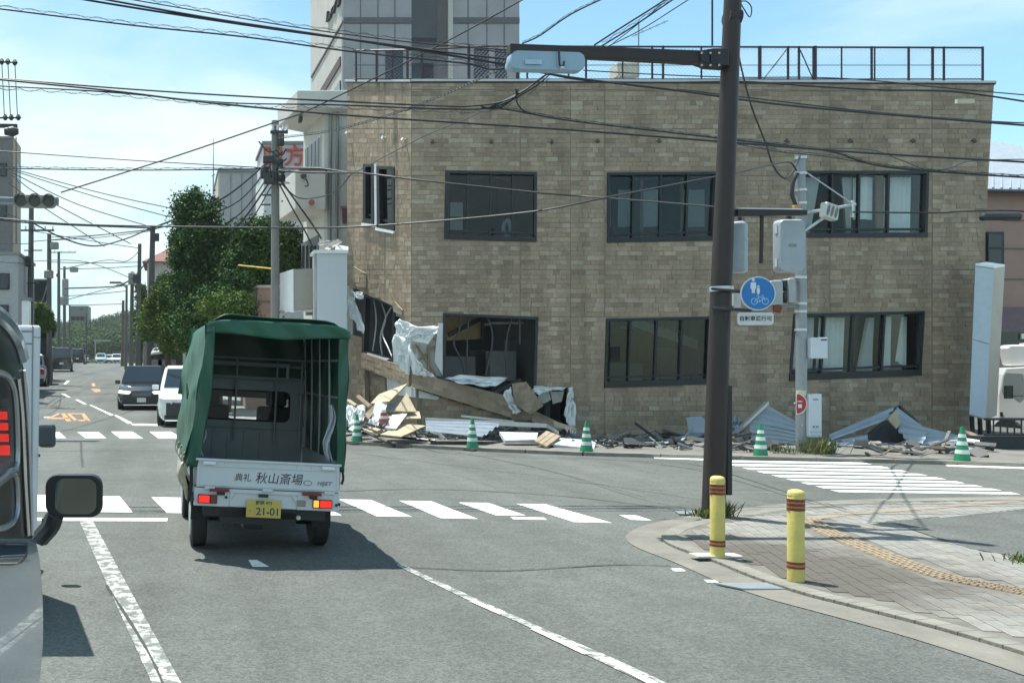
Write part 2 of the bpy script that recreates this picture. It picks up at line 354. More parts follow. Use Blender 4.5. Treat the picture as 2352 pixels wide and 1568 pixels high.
skidmark([(1150, 1085), (1350, 1108), (1600, 1130), (1850, 1128)], .16)
skidmark([(900, 1060), (1050, 1090), (1250, 1150), (1400, 1165)], .12)
skidmark([(150, 880), (120, 900), (105, 925)], .25)
skidmark([(210, 868), (170, 890), (160, 905)], .22)
# ---------------------------------------------------------------- corner pavement on the right
K = [(2700, 1140), (2352, 1140), (2150, 1143), (1950, 1148), (1800, 1157), (1680, 1170), (1570, 1188), (1490, 1204), (1447, 1222), (1438, 1238), (1466, 1259), (1550, 1292), (1640, 1332), (1760, 1374), (1900, 1412), (2100, 1468), (2352, 1552), (2700, 1690)]
kp = smooth_path([G(x, y) for x, y in K], 5)
def inset(pts, d):
    out = []
    for i, p in enumerate(pts):
        t = (pts[min(i+1, len(pts)-1)]-pts[max(i-1, 0)]); t.z = 0; t.normalize(); out.append(p+Vector((-t.y, t.x, 0))*d)
    return out
pv = struct('pavement'); pv.location.z = -.028; pv['label'] = 'paved street corner with kerb and tactile strip'
kerbm = mat('corner_kerb_stone', (.21, .20, .17), .85, var=.25, scale=3, bump=.3)
i1 = inset(kp, .34); i2 = inset(kp, .50)
def ring(m, a, b, za, zb):
    n = len(a); m.add([p+Vector((0, 0, za)) for p in a]+[p+Vector((0, 0, zb)) for p in b], [(i, i+1, n+i+1, n+i) for i in range(n-1)])
g_ = MB(); ring(g_, kp, i1, .034, .040); g_.build('gutter', mat('gutter_concrete', (.175, .165, .14), .85, var=.25, scale=2.2, bump=.3), pv)
for i in range(0, len(i1)-1):
    a, b = i1[i], i1[i+1]; c, d = i2[i+1], i2[i]
    if (b-a).length < .05: continue
    s_ = (b-a)*.008; m = MB(); m.prism([a+s_, b-s_, c-s_, d+s_], (0, 0, .069)); m.build('kerb_stone', kerbm, pv, bevel=.006)
base = MB(); poly = [p+Vector((0, 0, .0655)) for p in i2]; base.add(poly, [tuple(range(len(poly)))]); base.build('pavement_bed', grout, pv)
def inside(pt, poly):
    x, y = pt; c = False; n = len(poly)
    for i in range(n):
        x1, y1 = poly[i][0], poly[i][1]; x2, y2 = poly[i-1][0], poly[i-1][1]
        if (y1 > y) != (y2 > y) and x < (x2-x1)*(y-y1)/(y2-y1)+x1: c = not c
    return c
i2xy = [(p.x, p.y) for p in i2]
drive = [G(*z7(u, v)) for u, v in [(1440, 556), (1640, 622), (2000, 742), (2352, 803), (2800, 900), (2800, 400), (2352, 478), (1800, 535)]]
dxy = [(p.x, p.y) for p in drive]
tac = smooth_path([G(*z7(u, v)) for u, v in [(930, 535), (1060, 625), (1480, 802), (1850, 932), (2352, 1032), (2700, 1110)]], 10)
def near_tac(x, y): return min((Vector((x, y, 0))-Vector((p.x, p.y, 0))).length for p in tac) < .20
# soil stain round the bollards is a material on the pavers: a patch of dirt, ragged edge
def stained(base_m, name):
    m = base_m.copy(); m.name = name; nt = m.node_tree; N = nt.nodes; L = nt.links; b = N['Principled BSDF']
    src = b.inputs['Base Color'].links[0].from_socket
    ge = N.new('ShaderNodeNewGeometry'); v = N.new('ShaderNodeVectorMath'); v.operation = 'DISTANCE'; c = G(1775, 1312); v.inputs[1].default_value = (c.x, c.y, .07); L.new(ge.outputs['Position'], v.inputs[0])
    nz = N.new('ShaderNodeTexNoise'); nz.inputs['Scale'].default_value = 2.5; nz.inputs['Detail'].default_value = 8; L.new(ge.outputs['Position'], nz.inputs['Vector'])
    ad = N.new('ShaderNodeMath'); ad.operation = 'MULTIPLY_ADD'; L.new(nz.outputs[0], ad.inputs[0]); ad.inputs[1].default_value = 1.6; L.new(v.outputs['Value'], ad.inputs[2])
    mr = N.new('ShaderNodeMapRange'); mr.interpolation_type = 'SMOOTHSTEP'; mr.inputs[1].default_value = 1.7; mr.inputs[2].default_value = 2.9; mr.inputs[3].default_value = .93; mr.inputs[4].default_value = 0; L.new(ad.outputs[0], mr.inputs[0])
    mx = N.new('ShaderNodeMix'); mx.data_type = 'RGBA'; L.new(mr.outputs[0], mx.inputs[0]); L.new(src, mx.inputs[6]); mx.inputs[7].default_value = (.085, .075, .06, 1); L.new(mx.outputs[2], b.inputs['Base Color']); return m
pm = [stained(q, q.name+'_soiled') for q in paver_m]
ang = math.radians(72.5); ca, sa = math.cos(ang), math.sin(ang); PL, PWD = .22, .115
cells = []
o0 = G(1700, 1280)
for r in range(-115, 115):
    for c in range(-75, 75):
        u = (c+(.5 if r % 2 else 0))*PL; v = r*PWD
        x = o0.x+u*ca-v*sa; y = o0.y+u*sa+v*ca
        if y < 4.2 or y > 14 or x > 17: continue
        if not all(inside((x+dx*ca-dy*sa, y+dx*sa+dy*ca), i2xy) for dx in (-.12, .12) for dy in (-.06, .06)) or inside((x, y), dxy) or near_tac(x, y): continue
        cells.append((x, y))
cells.sort(key=lambda p: p[0]**2+p[1]**2)
Rz = Matrix.Rotation(ang, 3, 'Z')
pav_mesh = []
for k, mm in enumerate(pm):
    m = MB(); m.box((0, 0, 0), (PL-.006, PWD-.006, .05)); me = bpy.data.meshes.new('paver'); me.from_pydata(m.v, [], m.f); me.materials.append(mm); pav_mesh.append(me)
stuffm = MB(); nsingle = 0
for x, y in cells:
    px = CX+F*x/y
    z = .046+random.uniform(-.0012, .0012)
    if nsingle < 300 and px < 2400 :
        o = bpy.data.objects.new('paver', random.choice(pav_mesh)); COL.objects.link(o); o.parent = pv; o.location = (x, y, z); o.rotation_euler = (random.uniform(-.003, .003), random.uniform(-.003, .003), ang+random.uniform(-.006, .006)); nsingle += 1
    else: stuffm.box((x, y, z), (PL-.006, PWD-.006, .05), random.randrange(5), Rz)
if stuffm.v: stuffm.build('paver_field', pm, pv)['kind'] = 'stuff'
dm = MB(); dm.add([p+Vector((0, 0, .073)) for p in drive], [tuple(range(len(drive)))]); dm.build('driveway', A, pv)
# tactile plates, each with four raised bars
tline = mat('faded_orange_line', (.27, .22, .165), .85, var=.2)
for i in range(len(tac)-1):
    a, b = tac[i], tac[i+1]
    seg = (b-a).length; k = max(1, round(seg/.30))
    for j in range(k):
        p = a.lerp(b, (j+.5)/k); d = (b-a).normalized(); nrm = Vector((-d.y, d.x, 0)); w = .24; l = seg/k-.012
        R = Matrix((d, nrm, Vector((0, 0, 1)))).transposed(); m = MB(); m.box(p+Vector((0, 0, .047)), (l, w, .05), 0, R)
        for q in (-.09, -.03, .03, .09): m.box(p+nrm*q+Vector((0, 0, .0745)), (l*.94, .03, .007), 0, R)
        m.build('tactile_paver', tactile_m, pv)
m = MB(); pts = smooth_path([G(*z7(u, v)) for u, v in [(920, 545), (1180, 510), (1700, 470), (2352, 415), (2800, 380)]], 6); ring(m, inset(pts, -.08), inset(pts, .08), .0745, .0745); m.build('tactile_line', tline, pv)
for pl, nm in (([(1640, 1343), (1795, 1342), (1862, 1357), (1705, 1356)], 'wet_patch'), ([(1550, 1176), (1640, 1176), (1640, 1184), (1560, 1183)], 'metal_plate')):
    q = MB(); q.prism([G(x, y, .036) for x, y in pl], (0, 0, .012)); q.build('drain_cover' if nm == 'wet_patch' else 'metal_plate', steel, pv)
# ---------------------------------------------------------------- far pavement in front of the damaged building
fp = struct('pavement'); fp['label'] = 'grey pavement under the rubble in front of the building'
fk = [(700, 1012), (820, 1020), (950, 1027), (1085, 1034), (1340, 1045), (1700, 1054), (2050, 1062), (2352, 1071), (2700, 1080)]
fkp = [G(x, y) for x, y in fk]
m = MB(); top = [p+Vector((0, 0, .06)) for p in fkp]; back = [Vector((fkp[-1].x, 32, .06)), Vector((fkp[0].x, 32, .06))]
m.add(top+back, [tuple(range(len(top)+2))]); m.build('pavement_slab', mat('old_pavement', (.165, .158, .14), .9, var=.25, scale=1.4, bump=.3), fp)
for a, b in zip(fkp, fkp[1:]):
    n_ = max(1, int((b-a).length/1.0))
    for j in range(n_):
        p, q = a.lerp(b, j/n_+.006), a.lerp(b, (j+1)/n_-.006); d = (q-p).normalized(); w = Vector((-d.y, d.x, 0))
        k = MB(); k.prism([p-w*.14+Vector((0, 0, .0)), q-w*.14, q+w*.01, p+w*.01], (0, 0, .072)); k.build('kerb_stone', kerbm, fp)
# kerb and footway along the far street
for nm, pts, sgn in (('footway', [(282, 838), (300, 850), (330, 880), (400, 930), (560, 975), (700, 1010)], 1),):
    ps = [G(x, y) for x, y in pts]; m = MB(); w = [p+Vector((3.2, 2.5, 0)) for p in ps]
    ring(m, ps, w, .10, .10); ring(m, ps, ps, 0, .10); r = tag(m.build(nm, conc_grey), 'grey footway along the far street', kind='structure')
# ================================================================ DAMAGED BRICK-FACED BUILDING
from mathutils.geometry import tessellate_polygon
class Sec:
    """a vertical wall plane, spanned by two places on the photograph at known distances"""
    def __init__(s, xa, ya, xb, yb):
        a = P(xa, HY, ya); b = P(xb, HY, yb); s.a = a; s.t = (b-a).normalized(); n = s.t.cross(Vector((0, 0, 1))); s.n = n if n.y < 0 else -n
    def __call__(s, px, py, out=0.0):
        d = Vector(((px-CX)/F, 1, (HY-py)/F)); o = Vector((0, 0, CH)); k = s.n.dot(s.a-o)/s.n.dot(d); return o+d*k+s.n*out
SL = Sec(797, 28.0, 945, 24.5); SM = Sec(945, 24.5, 1310, 23.7); SR = Sec(1310, 23.7, 2283, 24.0)
BT = [(.35, .275, .194), (.375, .298, .214), (.318, .248, .176), (.362, .286, .202), (.415, .336, .245), (.332, .264, .19), (.352, .281, .206), (.298, .234, .169)]
BT.append((.42, .36, .275)); BT.append((.262, .207, .15))
def rtint(): r = random.random(); return 8 if r < .055 else 9 if r < .10 else random.randrange(8)
brick_m = [mat('facing_brick_%d' % i, c, .85, var=.16, scale=14, bump=.35, bscale=55) for i, c in enumerate(BT)]
def streaks(m):
    nt = m.node_tree; N = nt.nodes; L = nt.links; b = N['Principled BSDF']; src = b.inputs['Base Color'].links[0].from_socket
    ge = N.new('ShaderNodeNewGeometry'); mp = N.new('ShaderNodeMapping'); mp.inputs['Scale'].default_value = (2.2, 2.2, .16); L.new(ge.outputs['Position'], mp.inputs[0])
    nz = N.new('ShaderNodeTexNoise'); nz.inputs['Scale'].default_value = 1; nz.inputs['Detail'].default_value = 5; L.new(mp.outputs[0], nz.inputs['Vector'])
    mr = N.new('ShaderNodeMapRange'); mr.inputs[1].default_value = .38; mr.inputs[2].default_value = .66; mr.inputs[3].default_value = .80; mr.inputs[4].default_value = 1.06; L.new(nz.outputs[0], mr.inputs[0])
    mx = N.new('ShaderNodeMix'); mx.data_type = 'RGBA'; mx.blend_type = 'MULTIPLY'; mx.inputs[0].default_value = 1; L.new(src, mx.inputs[6]); L.new(mr.outputs[0], mx.inputs[7]); L.new(mx.outputs[2], b.inputs['Base Color'])
for q_ in brick_m: streaks(q_)
joint_m = mat('wall_backing', (.235, .20, .15), .9, var=.15)
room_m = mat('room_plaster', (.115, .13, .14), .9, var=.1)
frame_m = mat('black_window_frame', (.018, .021, .026), .4, .2, var=.1)
bb = empty('brick_building', (13, 24, 0), 'tan brick-faced corner building with its ground floor blown out at the corner', 'building')
def wall_poly(sec, outer, holes, out0, thick, name, mt, parent):
    loops = [outer]+holes; flatp = [p for l in loops for p in l]
    tris = tessellate_polygon([[Vector((p[0], p[1], 0)) for p in l] for l in loops]); n = len(flatp)
    fr = [sec(p[0], p[1], out0) for p in flatp]; bk = [q-sec.n*thick for q in fr]
    fs = [tuple(t) for t in tris]+[tuple(i+n for i in reversed(t)) for t in tris]; k = 0
    for l in loops:
        for i in range(len(l)): fs.append((k+i, k+(i+1) % len(l), n+k+(i+1) % len(l), n+k+i))
        k += len(l)
    m = MB(); m.add(fr+bk, fs); return m.build(name, mt, parent)
def spans(y, loops):
    xs = []
    for l in loops:
        for i in range(len(l)):
            (x1, y1), (x2, y2) = l[i-1], l[i]
            if (y1 > y) != (y2 > y): xs.append(x1+(y-y1)*(x2-x1)/(y2-y1))
    xs.sort(); return list(zip(xs[::2], xs[1::2]))
ALLB = []
def lay(sec, loops, y0, y1, ch, lmin, lmax, joints=(), out=0.0, hj=9, slope=0.0, store=True):
    """courses of facing bricks inside the loops (odd-even)"""
    bricks = []; y = y0; c = 0
    while y < y1:
        yc = y+ch/2
        for a, b in spans(yc, loops):
            cuts = [a]+[j for j in joints if a+4 < j < b-4]+[b]
            for s, e in zip(cuts, cuts[1:]):
                x = s+(1.4 if s in joints else .3); e2 = e-(1.4 if e in joints else .3)
                while x < e2-2:
                    l = random.uniform(lmin, lmax); l = l if e2-x-l > lmin*.55 else e2-x
                    g = .3; d = random.choice((.004, .006, .008, .010, .013))*(.5 if sec is SL else 1); q = [(x+g, y+g), (x+l-g, y+g), (x+l-g, y+ch-g), (x+g, y+ch-g)]
                    f = [sec(u, v, out+d) for u, v in q]; k = [sec(u, v, out+.0005) for u, v in q]
                    bricks.append((f, k, rtint(), l*ch)); x += l
        c += 1; y += ch+(1.8 if c % hj == 0 else 0)
    if store: ALLB.extend(bricks)
    return bricks
def brick_mesh(m, b): m.add(b[0]+b[1], [(0, 1, 2, 3), (0, 4, 5, 1), (1, 5, 6, 2), (2, 6, 7, 3), (3, 7, 4, 0)], b[2])
# openings, as measured
UA = [(835, 377), (860, 377), (860, 515), (835, 511)]; UB = [(866, 382), (907, 384), (907, 530), (868, 523)]
U1 = [(1023, 392), (1233, 396), (1232, 556), (1020, 549)]; U2 = [(1394, 397), (1648, 395), (1641, 552), (1394, 558)]; U3 = [(1838, 393), (2133, 393), (2129, 545), (1838, 546)]
L1 = [(1018, 719), (1236, 728), (1230, 889), (1017, 889)]; L2 = [(1392, 732), (1635, 727), (1629, 882), (1387, 890)]; L3 = [(1822, 721), (2123, 714), (2115, 862), (1812, 874)]
LF = [(797, 187), (945, 187), (945, 748), (927, 736), (909, 722), (908, 701), (838, 675), (820, 664), (797, 655)]
MF = [(945, 187), (1310, 187), (1310, 890), (1231, 889), (1236, 728), (1018, 719), (1017, 790), (985, 768), (945, 748)]
RF = [(1310, 187), (2283, 191), (2236, 985), (2235, 1012), (1310, 1012)]
wall_poly(SL, LF, [UA, UB], 0, .2, 'wall', joint_m, bb); wall_poly(SM, MF, [U1], 0, .2, 'wall', joint_m, bb); wall_poly(SR, RF, [U2, U3, L2, L3], 0, .2, 'wall', joint_m, bb)
lay(SL, [LF, UA, UB], 189, 760, 10.6, 6, 17, (885,), hj=10)
lay(SM, [MF, U1], 189, 889, 10.6, 11, 32, (1195,), hj=10)
lay(SR, [RF, U2, U3, L2, L3], 189.5, 1006, 10.6, 12, 38, (1388, 1905, 2140), hj=10)
# lower, pushed-in wall at the corner, and the slumped band of facing in front of it
low1 = [(797, 860), (835, 812), (878, 862), (945, 890), (945, 1003), (797, 1003)]; low2 = [(945, 890), (1177, 962), (1222, 930), (1222, 1003), (945, 1003)]
wall_poly(SL, low1, [], -.16, .15, 'wall', joint_m, bb); wall_poly(SM, low2, [], -.16, .15, 'wall', joint_m, bb)
lay(SL, [low1], 812, 1002, 10.6, 6, 17, (878,), out=-.16); lay(SM, [low2], 890, 1002, 10.6, 11, 32, (), out=-.16)
ALLB.sort(key=lambda b: -b[3])
# the 300 that show largest are single objects, the rest one facing
cap = max(b[3] for b in ALLB)
for b in ALLB[:300]:
    m = MB(); brick_mesh(m, b); mm = brick_m[b[2]]; m.m = [0]*len(m.f); m.build('brick', mm, bb)
m = MB()
for b in ALLB[300:]: brick_mesh(m, b)
m.build('brick_facing', brick_m, bb)['kind'] = 'stuff'
def clip(poly, conv):
    a = sum(conv[i-1][0]*conv[i][1]-conv[i][0]*conv[i-1][1] for i in range(len(conv))); sg = 1 if a > 0 else -1; out = poly
    for i in range(len(conv)):
        (x1, y1), (x2, y2) = conv[i-1], conv[i]; inp = out; out = []
        sd = lambda p: sg*((x2-x1)*(p[1]-y1)-(y2-y1)*(p[0]-x1))
        for j in range(len(inp)):
            p, q = inp[j-1], inp[j]; dp, dq = sd(p), sd(q)
            if (dp >= 0) != (dq >= 0): t = dp/(dp-dq); out.append((p[0]+(q[0]-p[0])*t, p[1]+(q[1]-p[1])*t))
            if dq >= 0: out.append(q)
        if not out: return []
    return out
core_m = mat('panel_core', (.30, .26, .20), .85, var=.1)
def siding(sec, poly, out, thick, parent, name='facing_panel', ch=10.6, lmin=11, lmax=34, lab=None, tilt=0.0):
    o = wall_poly(sec, poly, [], out, thick, name, core_m, parent); m = MB(); ys = [p[1] for p in poly]; xs = [p[0] for p in poly]
    y = min(ys)-random.random()*ch*.5; x0_ = sum(xs)/len(xs)
    tilt_ = tilt
    while y < max(ys)+abs(tilt_)*(max(xs)-min(xs)):
        x = min(xs)-random.random()*lmin
        while x < max(xs):
            l = random.uniform(lmin, lmax); sh = lambda a: (a-min(xs))*tilt_-(abs(tilt_)*(max(xs)-min(xs)) if tilt_ > 0 else 0)
            q = clip([(x+.3, y+.3+sh(x)), (x+l-.3, y+.3+sh(x+l)), (x+l-.3, y+ch-.3+sh(x+l)), (x+.3, y+ch-.3+sh(x))], poly)
            if len(q) >= 3:
                d = random.choice((.004, .007, .011)); f = [sec(u, v, out+d) for u, v in q]; b = [sec(u, v, out+.0005) for u, v in q]; n_ = len(q)
                m.add(f+b, [tuple(range(n_))]+[(k, (k+1) % n_, (k+1) % n_+n_, k+n_) for k in range(n_)], random.randrange(8))
            x += l
        y += ch
    if m.v: m.build('brick_facing', brick_m, o)['kind'] = 'stuff'
    if lab: o['label'] = lab
    return o
siding(SL, [(833, 809), (905, 832), (945, 848), (945, 888), (878, 861), (836, 846)], .07, .06, bb, lmin=6, lmax=17, tilt=.36, lab='slumped strip of brick facing under the smashed side window')
siding(SM, [(945, 848), (1003, 868), (1163, 908), (1180, 961), (945, 888)], .11, .05, bb, tilt=.30, lab='slumped strip of brick facing under the smashed front window')
siding(SL, [(848, 868), (878, 864), (880, 915), (852, 905)], -.08, .04, bb, lmin=6, lmax=17)
siding(SL, [(799, 768), (834, 776), (836, 846), (838, 930), (799, 960)], -.02, .12, bb, lmin=6, lmax=17, lab='strip of brick facing left standing beside the smashed side window')
siding(SM, [(1182, 925), (1222, 935), (1222, 965), (1176, 965)], -.05, .05, bb)
siding(SM, [(1222, 940), (1260, 958), (1296, 975), (1290, 990), (1222, 968)], -.02, .06, bb)
siding(SM, [(1172, 880), (1204, 876), (1243, 930), (1214, 950), (1176, 926)], .34, .03, bb, tilt=-.35, lab='torn square of brick facing hanging off the wall')
siding(SL, [(806, 608), (843, 628), (843, 664), (812, 655)], .03, .04, bb, lmin=8, lmax=18)
siding(SL, [(880, 690), (910, 692), (928, 712), (926, 724), (908, 716), (905, 702)], .05, .03, bb, lmin=8, lmax=18)
# white frame showing where facing came off
lining = mat('white_lining', (.60, .64, .64), .6, var=.1, scale=5)
stud_m = mat('bare_timber', (.26, .20, .14), .85, var=.25, scale=9)
insul = mat('insulation_board', (.46, .46, .42), .85, var=.15, scale=6)
wall_poly(SL, [(908, 735), (945, 750), (945, 850), (905, 830)], [], -.16, .03, 'lining_board', lining, bb)
wall_poly(SM, [(945, 750), (985, 770), (1017, 792), (1017, 870), (1000, 868), (945, 848)], [], -.16, .03, 'lining_board', lining, bb)
wall_poly(SM, [(1006, 742), (1018, 742), (1017, 862), (998, 830)], [], .015, .03, 'lining_board', lining, bb)
wall_poly(SM, [(945, 792), (962, 788), (985, 806), (985, 850), (1005, 866), (970, 842)], [], -.10, .04, 'insulation_board', insul, bb)
for p, q in (((955, 790), (1003, 862)), ((985, 780), (985, 852)), ((965, 826), (1000, 792))):
    m = MB(); m.cyl(SM(*p, -.06), SM(*q, -.05), .035, n=4); m.build('stud', stud_m, bb)
wall_poly(SL, [(880, 864), (945, 890), (945, 912), (882, 905)], [], -.10, .03, 'lining_board', lining, bb)
wall_poly(SM, [(945, 890), (1010, 912), (1005, 918), (945, 912)], [], -.10, .03, 'lining_board', lining, bb)
# near-black sheet set back as the darkness in the corner hole, with broken board above it
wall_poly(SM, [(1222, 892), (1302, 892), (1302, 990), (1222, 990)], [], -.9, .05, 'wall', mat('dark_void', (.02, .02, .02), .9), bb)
for poly in ([(1240, 903), (1262, 897), (1268, 918), (1250, 928), (1236, 915)], [(1266, 900), (1298, 898), (1292, 922), (1272, 928)]):
    wall_poly(SM, poly, [], -.12, .03, 'insulation_board', insul, bb)
# ---------- windows
def bar(m, sec, p, q, w, o0, o1, mi=0):
    p = Vector((*p, 0)); q = Vector((*q, 0)); d = (q-p).normalized(); s = Vector((-d.y, d.x, 0))*w/2
    c = [p-s, q-s, q+s, p+s]; f = [sec(v.x, v.y, o1) for v in c]; b = [sec(v.x, v.y, o0) for v in c]
    m.add(f+b, [(0, 1, 2, 3), (7, 6, 5, 4), (0, 4, 5, 1), (1, 5, 6, 2), (2, 6, 7, 3), (3, 7, 4, 0)], mi)
def window(sec, q, mulls, gl, lab=None, fw=6, sill=10, side=None, pane=True):
    TL, TR, BR, BL = [Vector((*p, 0)) for p in q]
    w = MB()
    lw = side or fw
    bar(w, sec, (TL.x, TL.y+fw/2), (TR.x, TR.y+fw/2), fw, -.14, .025)
    bar(w, sec, (BL.x, BL.y-sill/2), (BR.x, BR.y-sill/2), sill, -.14, .035)
    bar(w, sec, (TL.x+lw/2, TL.y+fw), (BL.x+lw/2, BL.y-sill), lw, -.139, .024); bar(w, sec, (TR.x-fw/2, TR.y+fw), (BR.x-fw/2, BR.y-sill), fw, -.139, .024)
    o = w.build('window', frame_m, bb)
    if lab: o['label'] = lab
    ts = [0]+list(mulls)+[1]
    def at(t, s): return TL.lerp(TR, t).lerp(BL.lerp(BR, t), s)
    H = (BL-TL).length
    for t in mulls:
        m = MB(); a = at(t, fw/H); b = at(t, 1-sill/H); bar(m, sec, (a.x, a.y), (b.x, b.y), 4.5, -.12, -.03); m.build('mullion', frame_m, o)
    for i in range(len(ts)-1):
        a, b, c, d = at(ts[i], fw/H), at(ts[i+1], fw/H), at(ts[i+1], 1-sill/H), at(ts[i], 1-sill/H)
        if not pane: continue
        m = MB(); k = -.075 if i % 2 else -.095
        m.quad(*[sec(v.x, v.y, k) for v in (a, b, c, d)]); m.build('pane', gl, o)
        m = MB(); lo = a.lerp(d, .93), b.lerp(c, .93); bar(m, sec, (lo[0].x, lo[0].y), (lo[1].x, lo[1].y), 5, -.11, -.05); m.build('sash', frame_m, o)
    return o
gl_light = glass('lighter_window_glass', (.80, .86, .86), .05, fres=1.36)
window(SL, UA, [], glass_win, 'narrow upper side window'); window(SL, UB, [], glass_win, 'wider upper side window')
m = MB(); bar(m, SL, (834, 515), (862, 519), 6, -.1, .06); bar(m, SL, (866, 526), (908, 534), 6, -.1, .06); m.build('window_sill', white_paint, bb)
m = MB(); bar(m, SL, (863, 377), (864, 522), 5, -.1, .02); m.build('window_trim', lining, bb)
window(SM, U1, (.25, .50, .74), glass_win, 'upper window nearest the corner', side=11)
window(SR, U2, (.247, .50, .742), glass_win, 'upper middle window'); window(SR, U3, (.26, .47, .70), gl_light, 'upper window with curtains and an open sash', side=6)
window(SR, L2, (.24, .49, .73), glass_win, 'lower middle window behind the brown pole', sill=13); window(SR, L3, (.25, .47, .71), gl_light, 'lower window with pale curtains', sill=14)
# smashed corner window: black surround dragged down into a V, bent bars, no glass
w = MB(); bar(w, SM, (1018, 722), (1236, 731), 6, -.14, .03); bar(w, SM, (1021, 725), (1020, 866), 7, -.14, .03); bar(w, SM, (1233, 731), (1228, 890), 6, -.14, .03)
bar(w, SM, (1003, 866), (1126, 905), 8, -.02, .10); bar(w, SM, (1124, 907), (1196, 872), 8, -.02, .10)
fw_ = w.build('window', frame_m, bb); fw_['label'] = 'smashed front window with its sill bent into a V'
for pts in ([(1058, 726), (1056, 760), (1043, 790), (1062, 830), (1070, 868)], [(1078, 726), (1074, 790), (1076, 866)], [(1122, 728), (1132, 760), (1131, 800), (1116, 862)], [(1178, 730), (1168, 762), (1163, 800), (1165, 862)], [(1195, 730), (1196, 790)]):
    m = MB(); m.tube(smooth_path([SM(x, y, -.10-.1*random.random()) for x, y in pts], 4), .026, 4); m.build('mullion', dark_metal, fw_)
w = MB(); bar(w, SL, (838, 678), (908, 704), 5, -.12, .03); bar(w, SL, (840, 678), (835, 808), 5, -.12, .03); bar(w, SL, (906, 704), (904, 828), 5, -.12, .03); bar(w, SL, (834, 809), (905, 831), 7, -.12, .05)
fl_ = w.build('window', frame_m, bb); fl_['label'] = 'smashed side window with twisted bars'
for pts in ([(868, 690), (880, 730), (872, 765), (886, 800), (896, 824)], [(896, 700), (880, 730), (868, 775), (872, 815)], [(852, 684), (858, 740), (850, 806)]):
    m = MB(); m.tube(smooth_path([SL(x, y, -.08) for x, y in pts], 4), .022, 4); m.build('mullion', alu, fl_)
m = MB(); bar(m, SL, (848, 812), (894, 826), 4, 0, .07); m.build('window_sill', lining, bb)
# ---------- coping, roof, floors, inner walls
cop = mat('parapet_coping', (.52, .54, .53), .5, .2, var=.1)
for sec, a, b in ((SL, (795, 185.5), (945, 185.5)), (SM, (945, 185.5), (1310, 185.5)), (SR, (1310, 185.5), (2285, 189.5))):
    m = MB(); bar(m, sec, a, b, 5, -.25, .05); m.build('coping', cop, bb)
    m = MB(); bar(m, sec, (a[0], a[1]+4.2), (b[0], b[1]+4.2), 3, -.05, .03); m.build('coping_flashing', frame_m, bb)
for sec, a, b in ((SL, (797, 206.5), (945, 205)), (SM, (945, 206), (1310, 206.5)), (SR, (1310, 206.5), (2280, 208))):
    m = MB(); bar(m, sec, a, b, 2, 0, .024); m.build('panel_joint', joint_m, bb)
def inn(sec, px, py=500, d=.32):
    v = sec(px, py, -d); return (v.x, v.y)
plan = [inn(SL, 800), inn(SL, 943), inn(SM, 950), inn(SM, 1308), inn(SR, 1312), inn(SR, 2262), (21.6, 33), (inn(SL, 800)[0]+.3, 33)]
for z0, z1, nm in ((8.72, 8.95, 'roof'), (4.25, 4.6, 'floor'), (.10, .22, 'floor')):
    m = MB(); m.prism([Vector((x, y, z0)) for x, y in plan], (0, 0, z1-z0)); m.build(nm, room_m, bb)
m = MB(); m.box((13.5, 33.1, 4.5), (16.6, .2, 9)); m.build('wall', room_m, bb)
m = MB(); m.box((13.5, 28.9, 2.2), (16.2, .12, 4.05)); m.build('inner_wall', room_m, bb)
m = MB(); m.box((13.5, 28.4, 6.7), (16.2, .12, 4.0)); m.build('inner_wall', room_m, bb)
q = plan[5]; m = MB(); m.prism([Vector((q[0]-.1, q[1]+.1, 0)), Vector((q[0]+.1, q[1]+.1, 0)), Vector((21.8, 33, 0)), Vector((21.6, 33, 0))], (0, 0, 9)); m.build('wall', joint_m, bb)
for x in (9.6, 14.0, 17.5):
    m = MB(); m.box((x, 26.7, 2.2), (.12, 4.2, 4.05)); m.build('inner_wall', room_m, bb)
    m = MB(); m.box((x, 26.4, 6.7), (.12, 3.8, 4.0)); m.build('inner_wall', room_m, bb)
# tan board and dark brace seen inside the smashed window
m = MB(); m.add([P(1020, 728, 26.4), P(1106, 722, 26.4), P(1106, 778, 26.4), P(1026, 782, 26.4)], [(0, 1, 2, 3)]); m.build('inner_board', mat('tan_board', (.55, .42, .25), .8, emit=None), bb)
m = MB(); m.cyl(P(1030, 770, 26.2), P(1112, 728, 26.2), .07, n=4); m.cyl(P(1108, 724, 26.2), P(1108, 782, 26.2), .05, n=4); m.build('inner_brace', dark_metal, bb)
m = MB(); m.cyl(P(1440, 735, 25.6), P(1620, 800, 25.2), .16, n=4); m.build('fallen_beam', lining, bb)
furn = mat('office_furniture', (.20, .22, .23), .7, var=.1); furn2 = mat('dark_furniture', (.05, .06, .065), .7)
for px, py, w_, h_, Y_, mt_ in ((1045, 850, 1.0, .75, 26.2, furn), (1110, 845, .6, 1.0, 26.8, furn2), (1150, 840, .7, .8, 25.8, furn), (1200, 830, .9, 1.2, 26.9, furn), (1430, 860, .9, .6, 25.4, furn), (1560, 840, 1.2, 1.0, 26.0, furn), (1610, 800, .35, 1.6, 25.3, furn), (1420, 500, .5, 1.3, 26.5, furn), (1120, 520, 1.2, .9, 26.5, furn2), (1210, 500, .5, 1.5, 27.0, furn)):
    c = P(px, py, Y_); m = MB(); m.box(c, (w_, .4, h_)); m.build('cupboard', mt_, bb, bevel=.01)
for px, py, Y_ in ((1075, 745, 26.6), (1180, 742, 26.2), (1470, 752, 26.0), (1580, 756, 26.4), (1130, 408, 27), (1500, 412, 26.5), (2000, 412, 26.5)):
    c = P(px, py, Y_); m = MB(); m.box(c, (1.2, .16, .06)); m.build('ceiling_light', white_paint, bb)
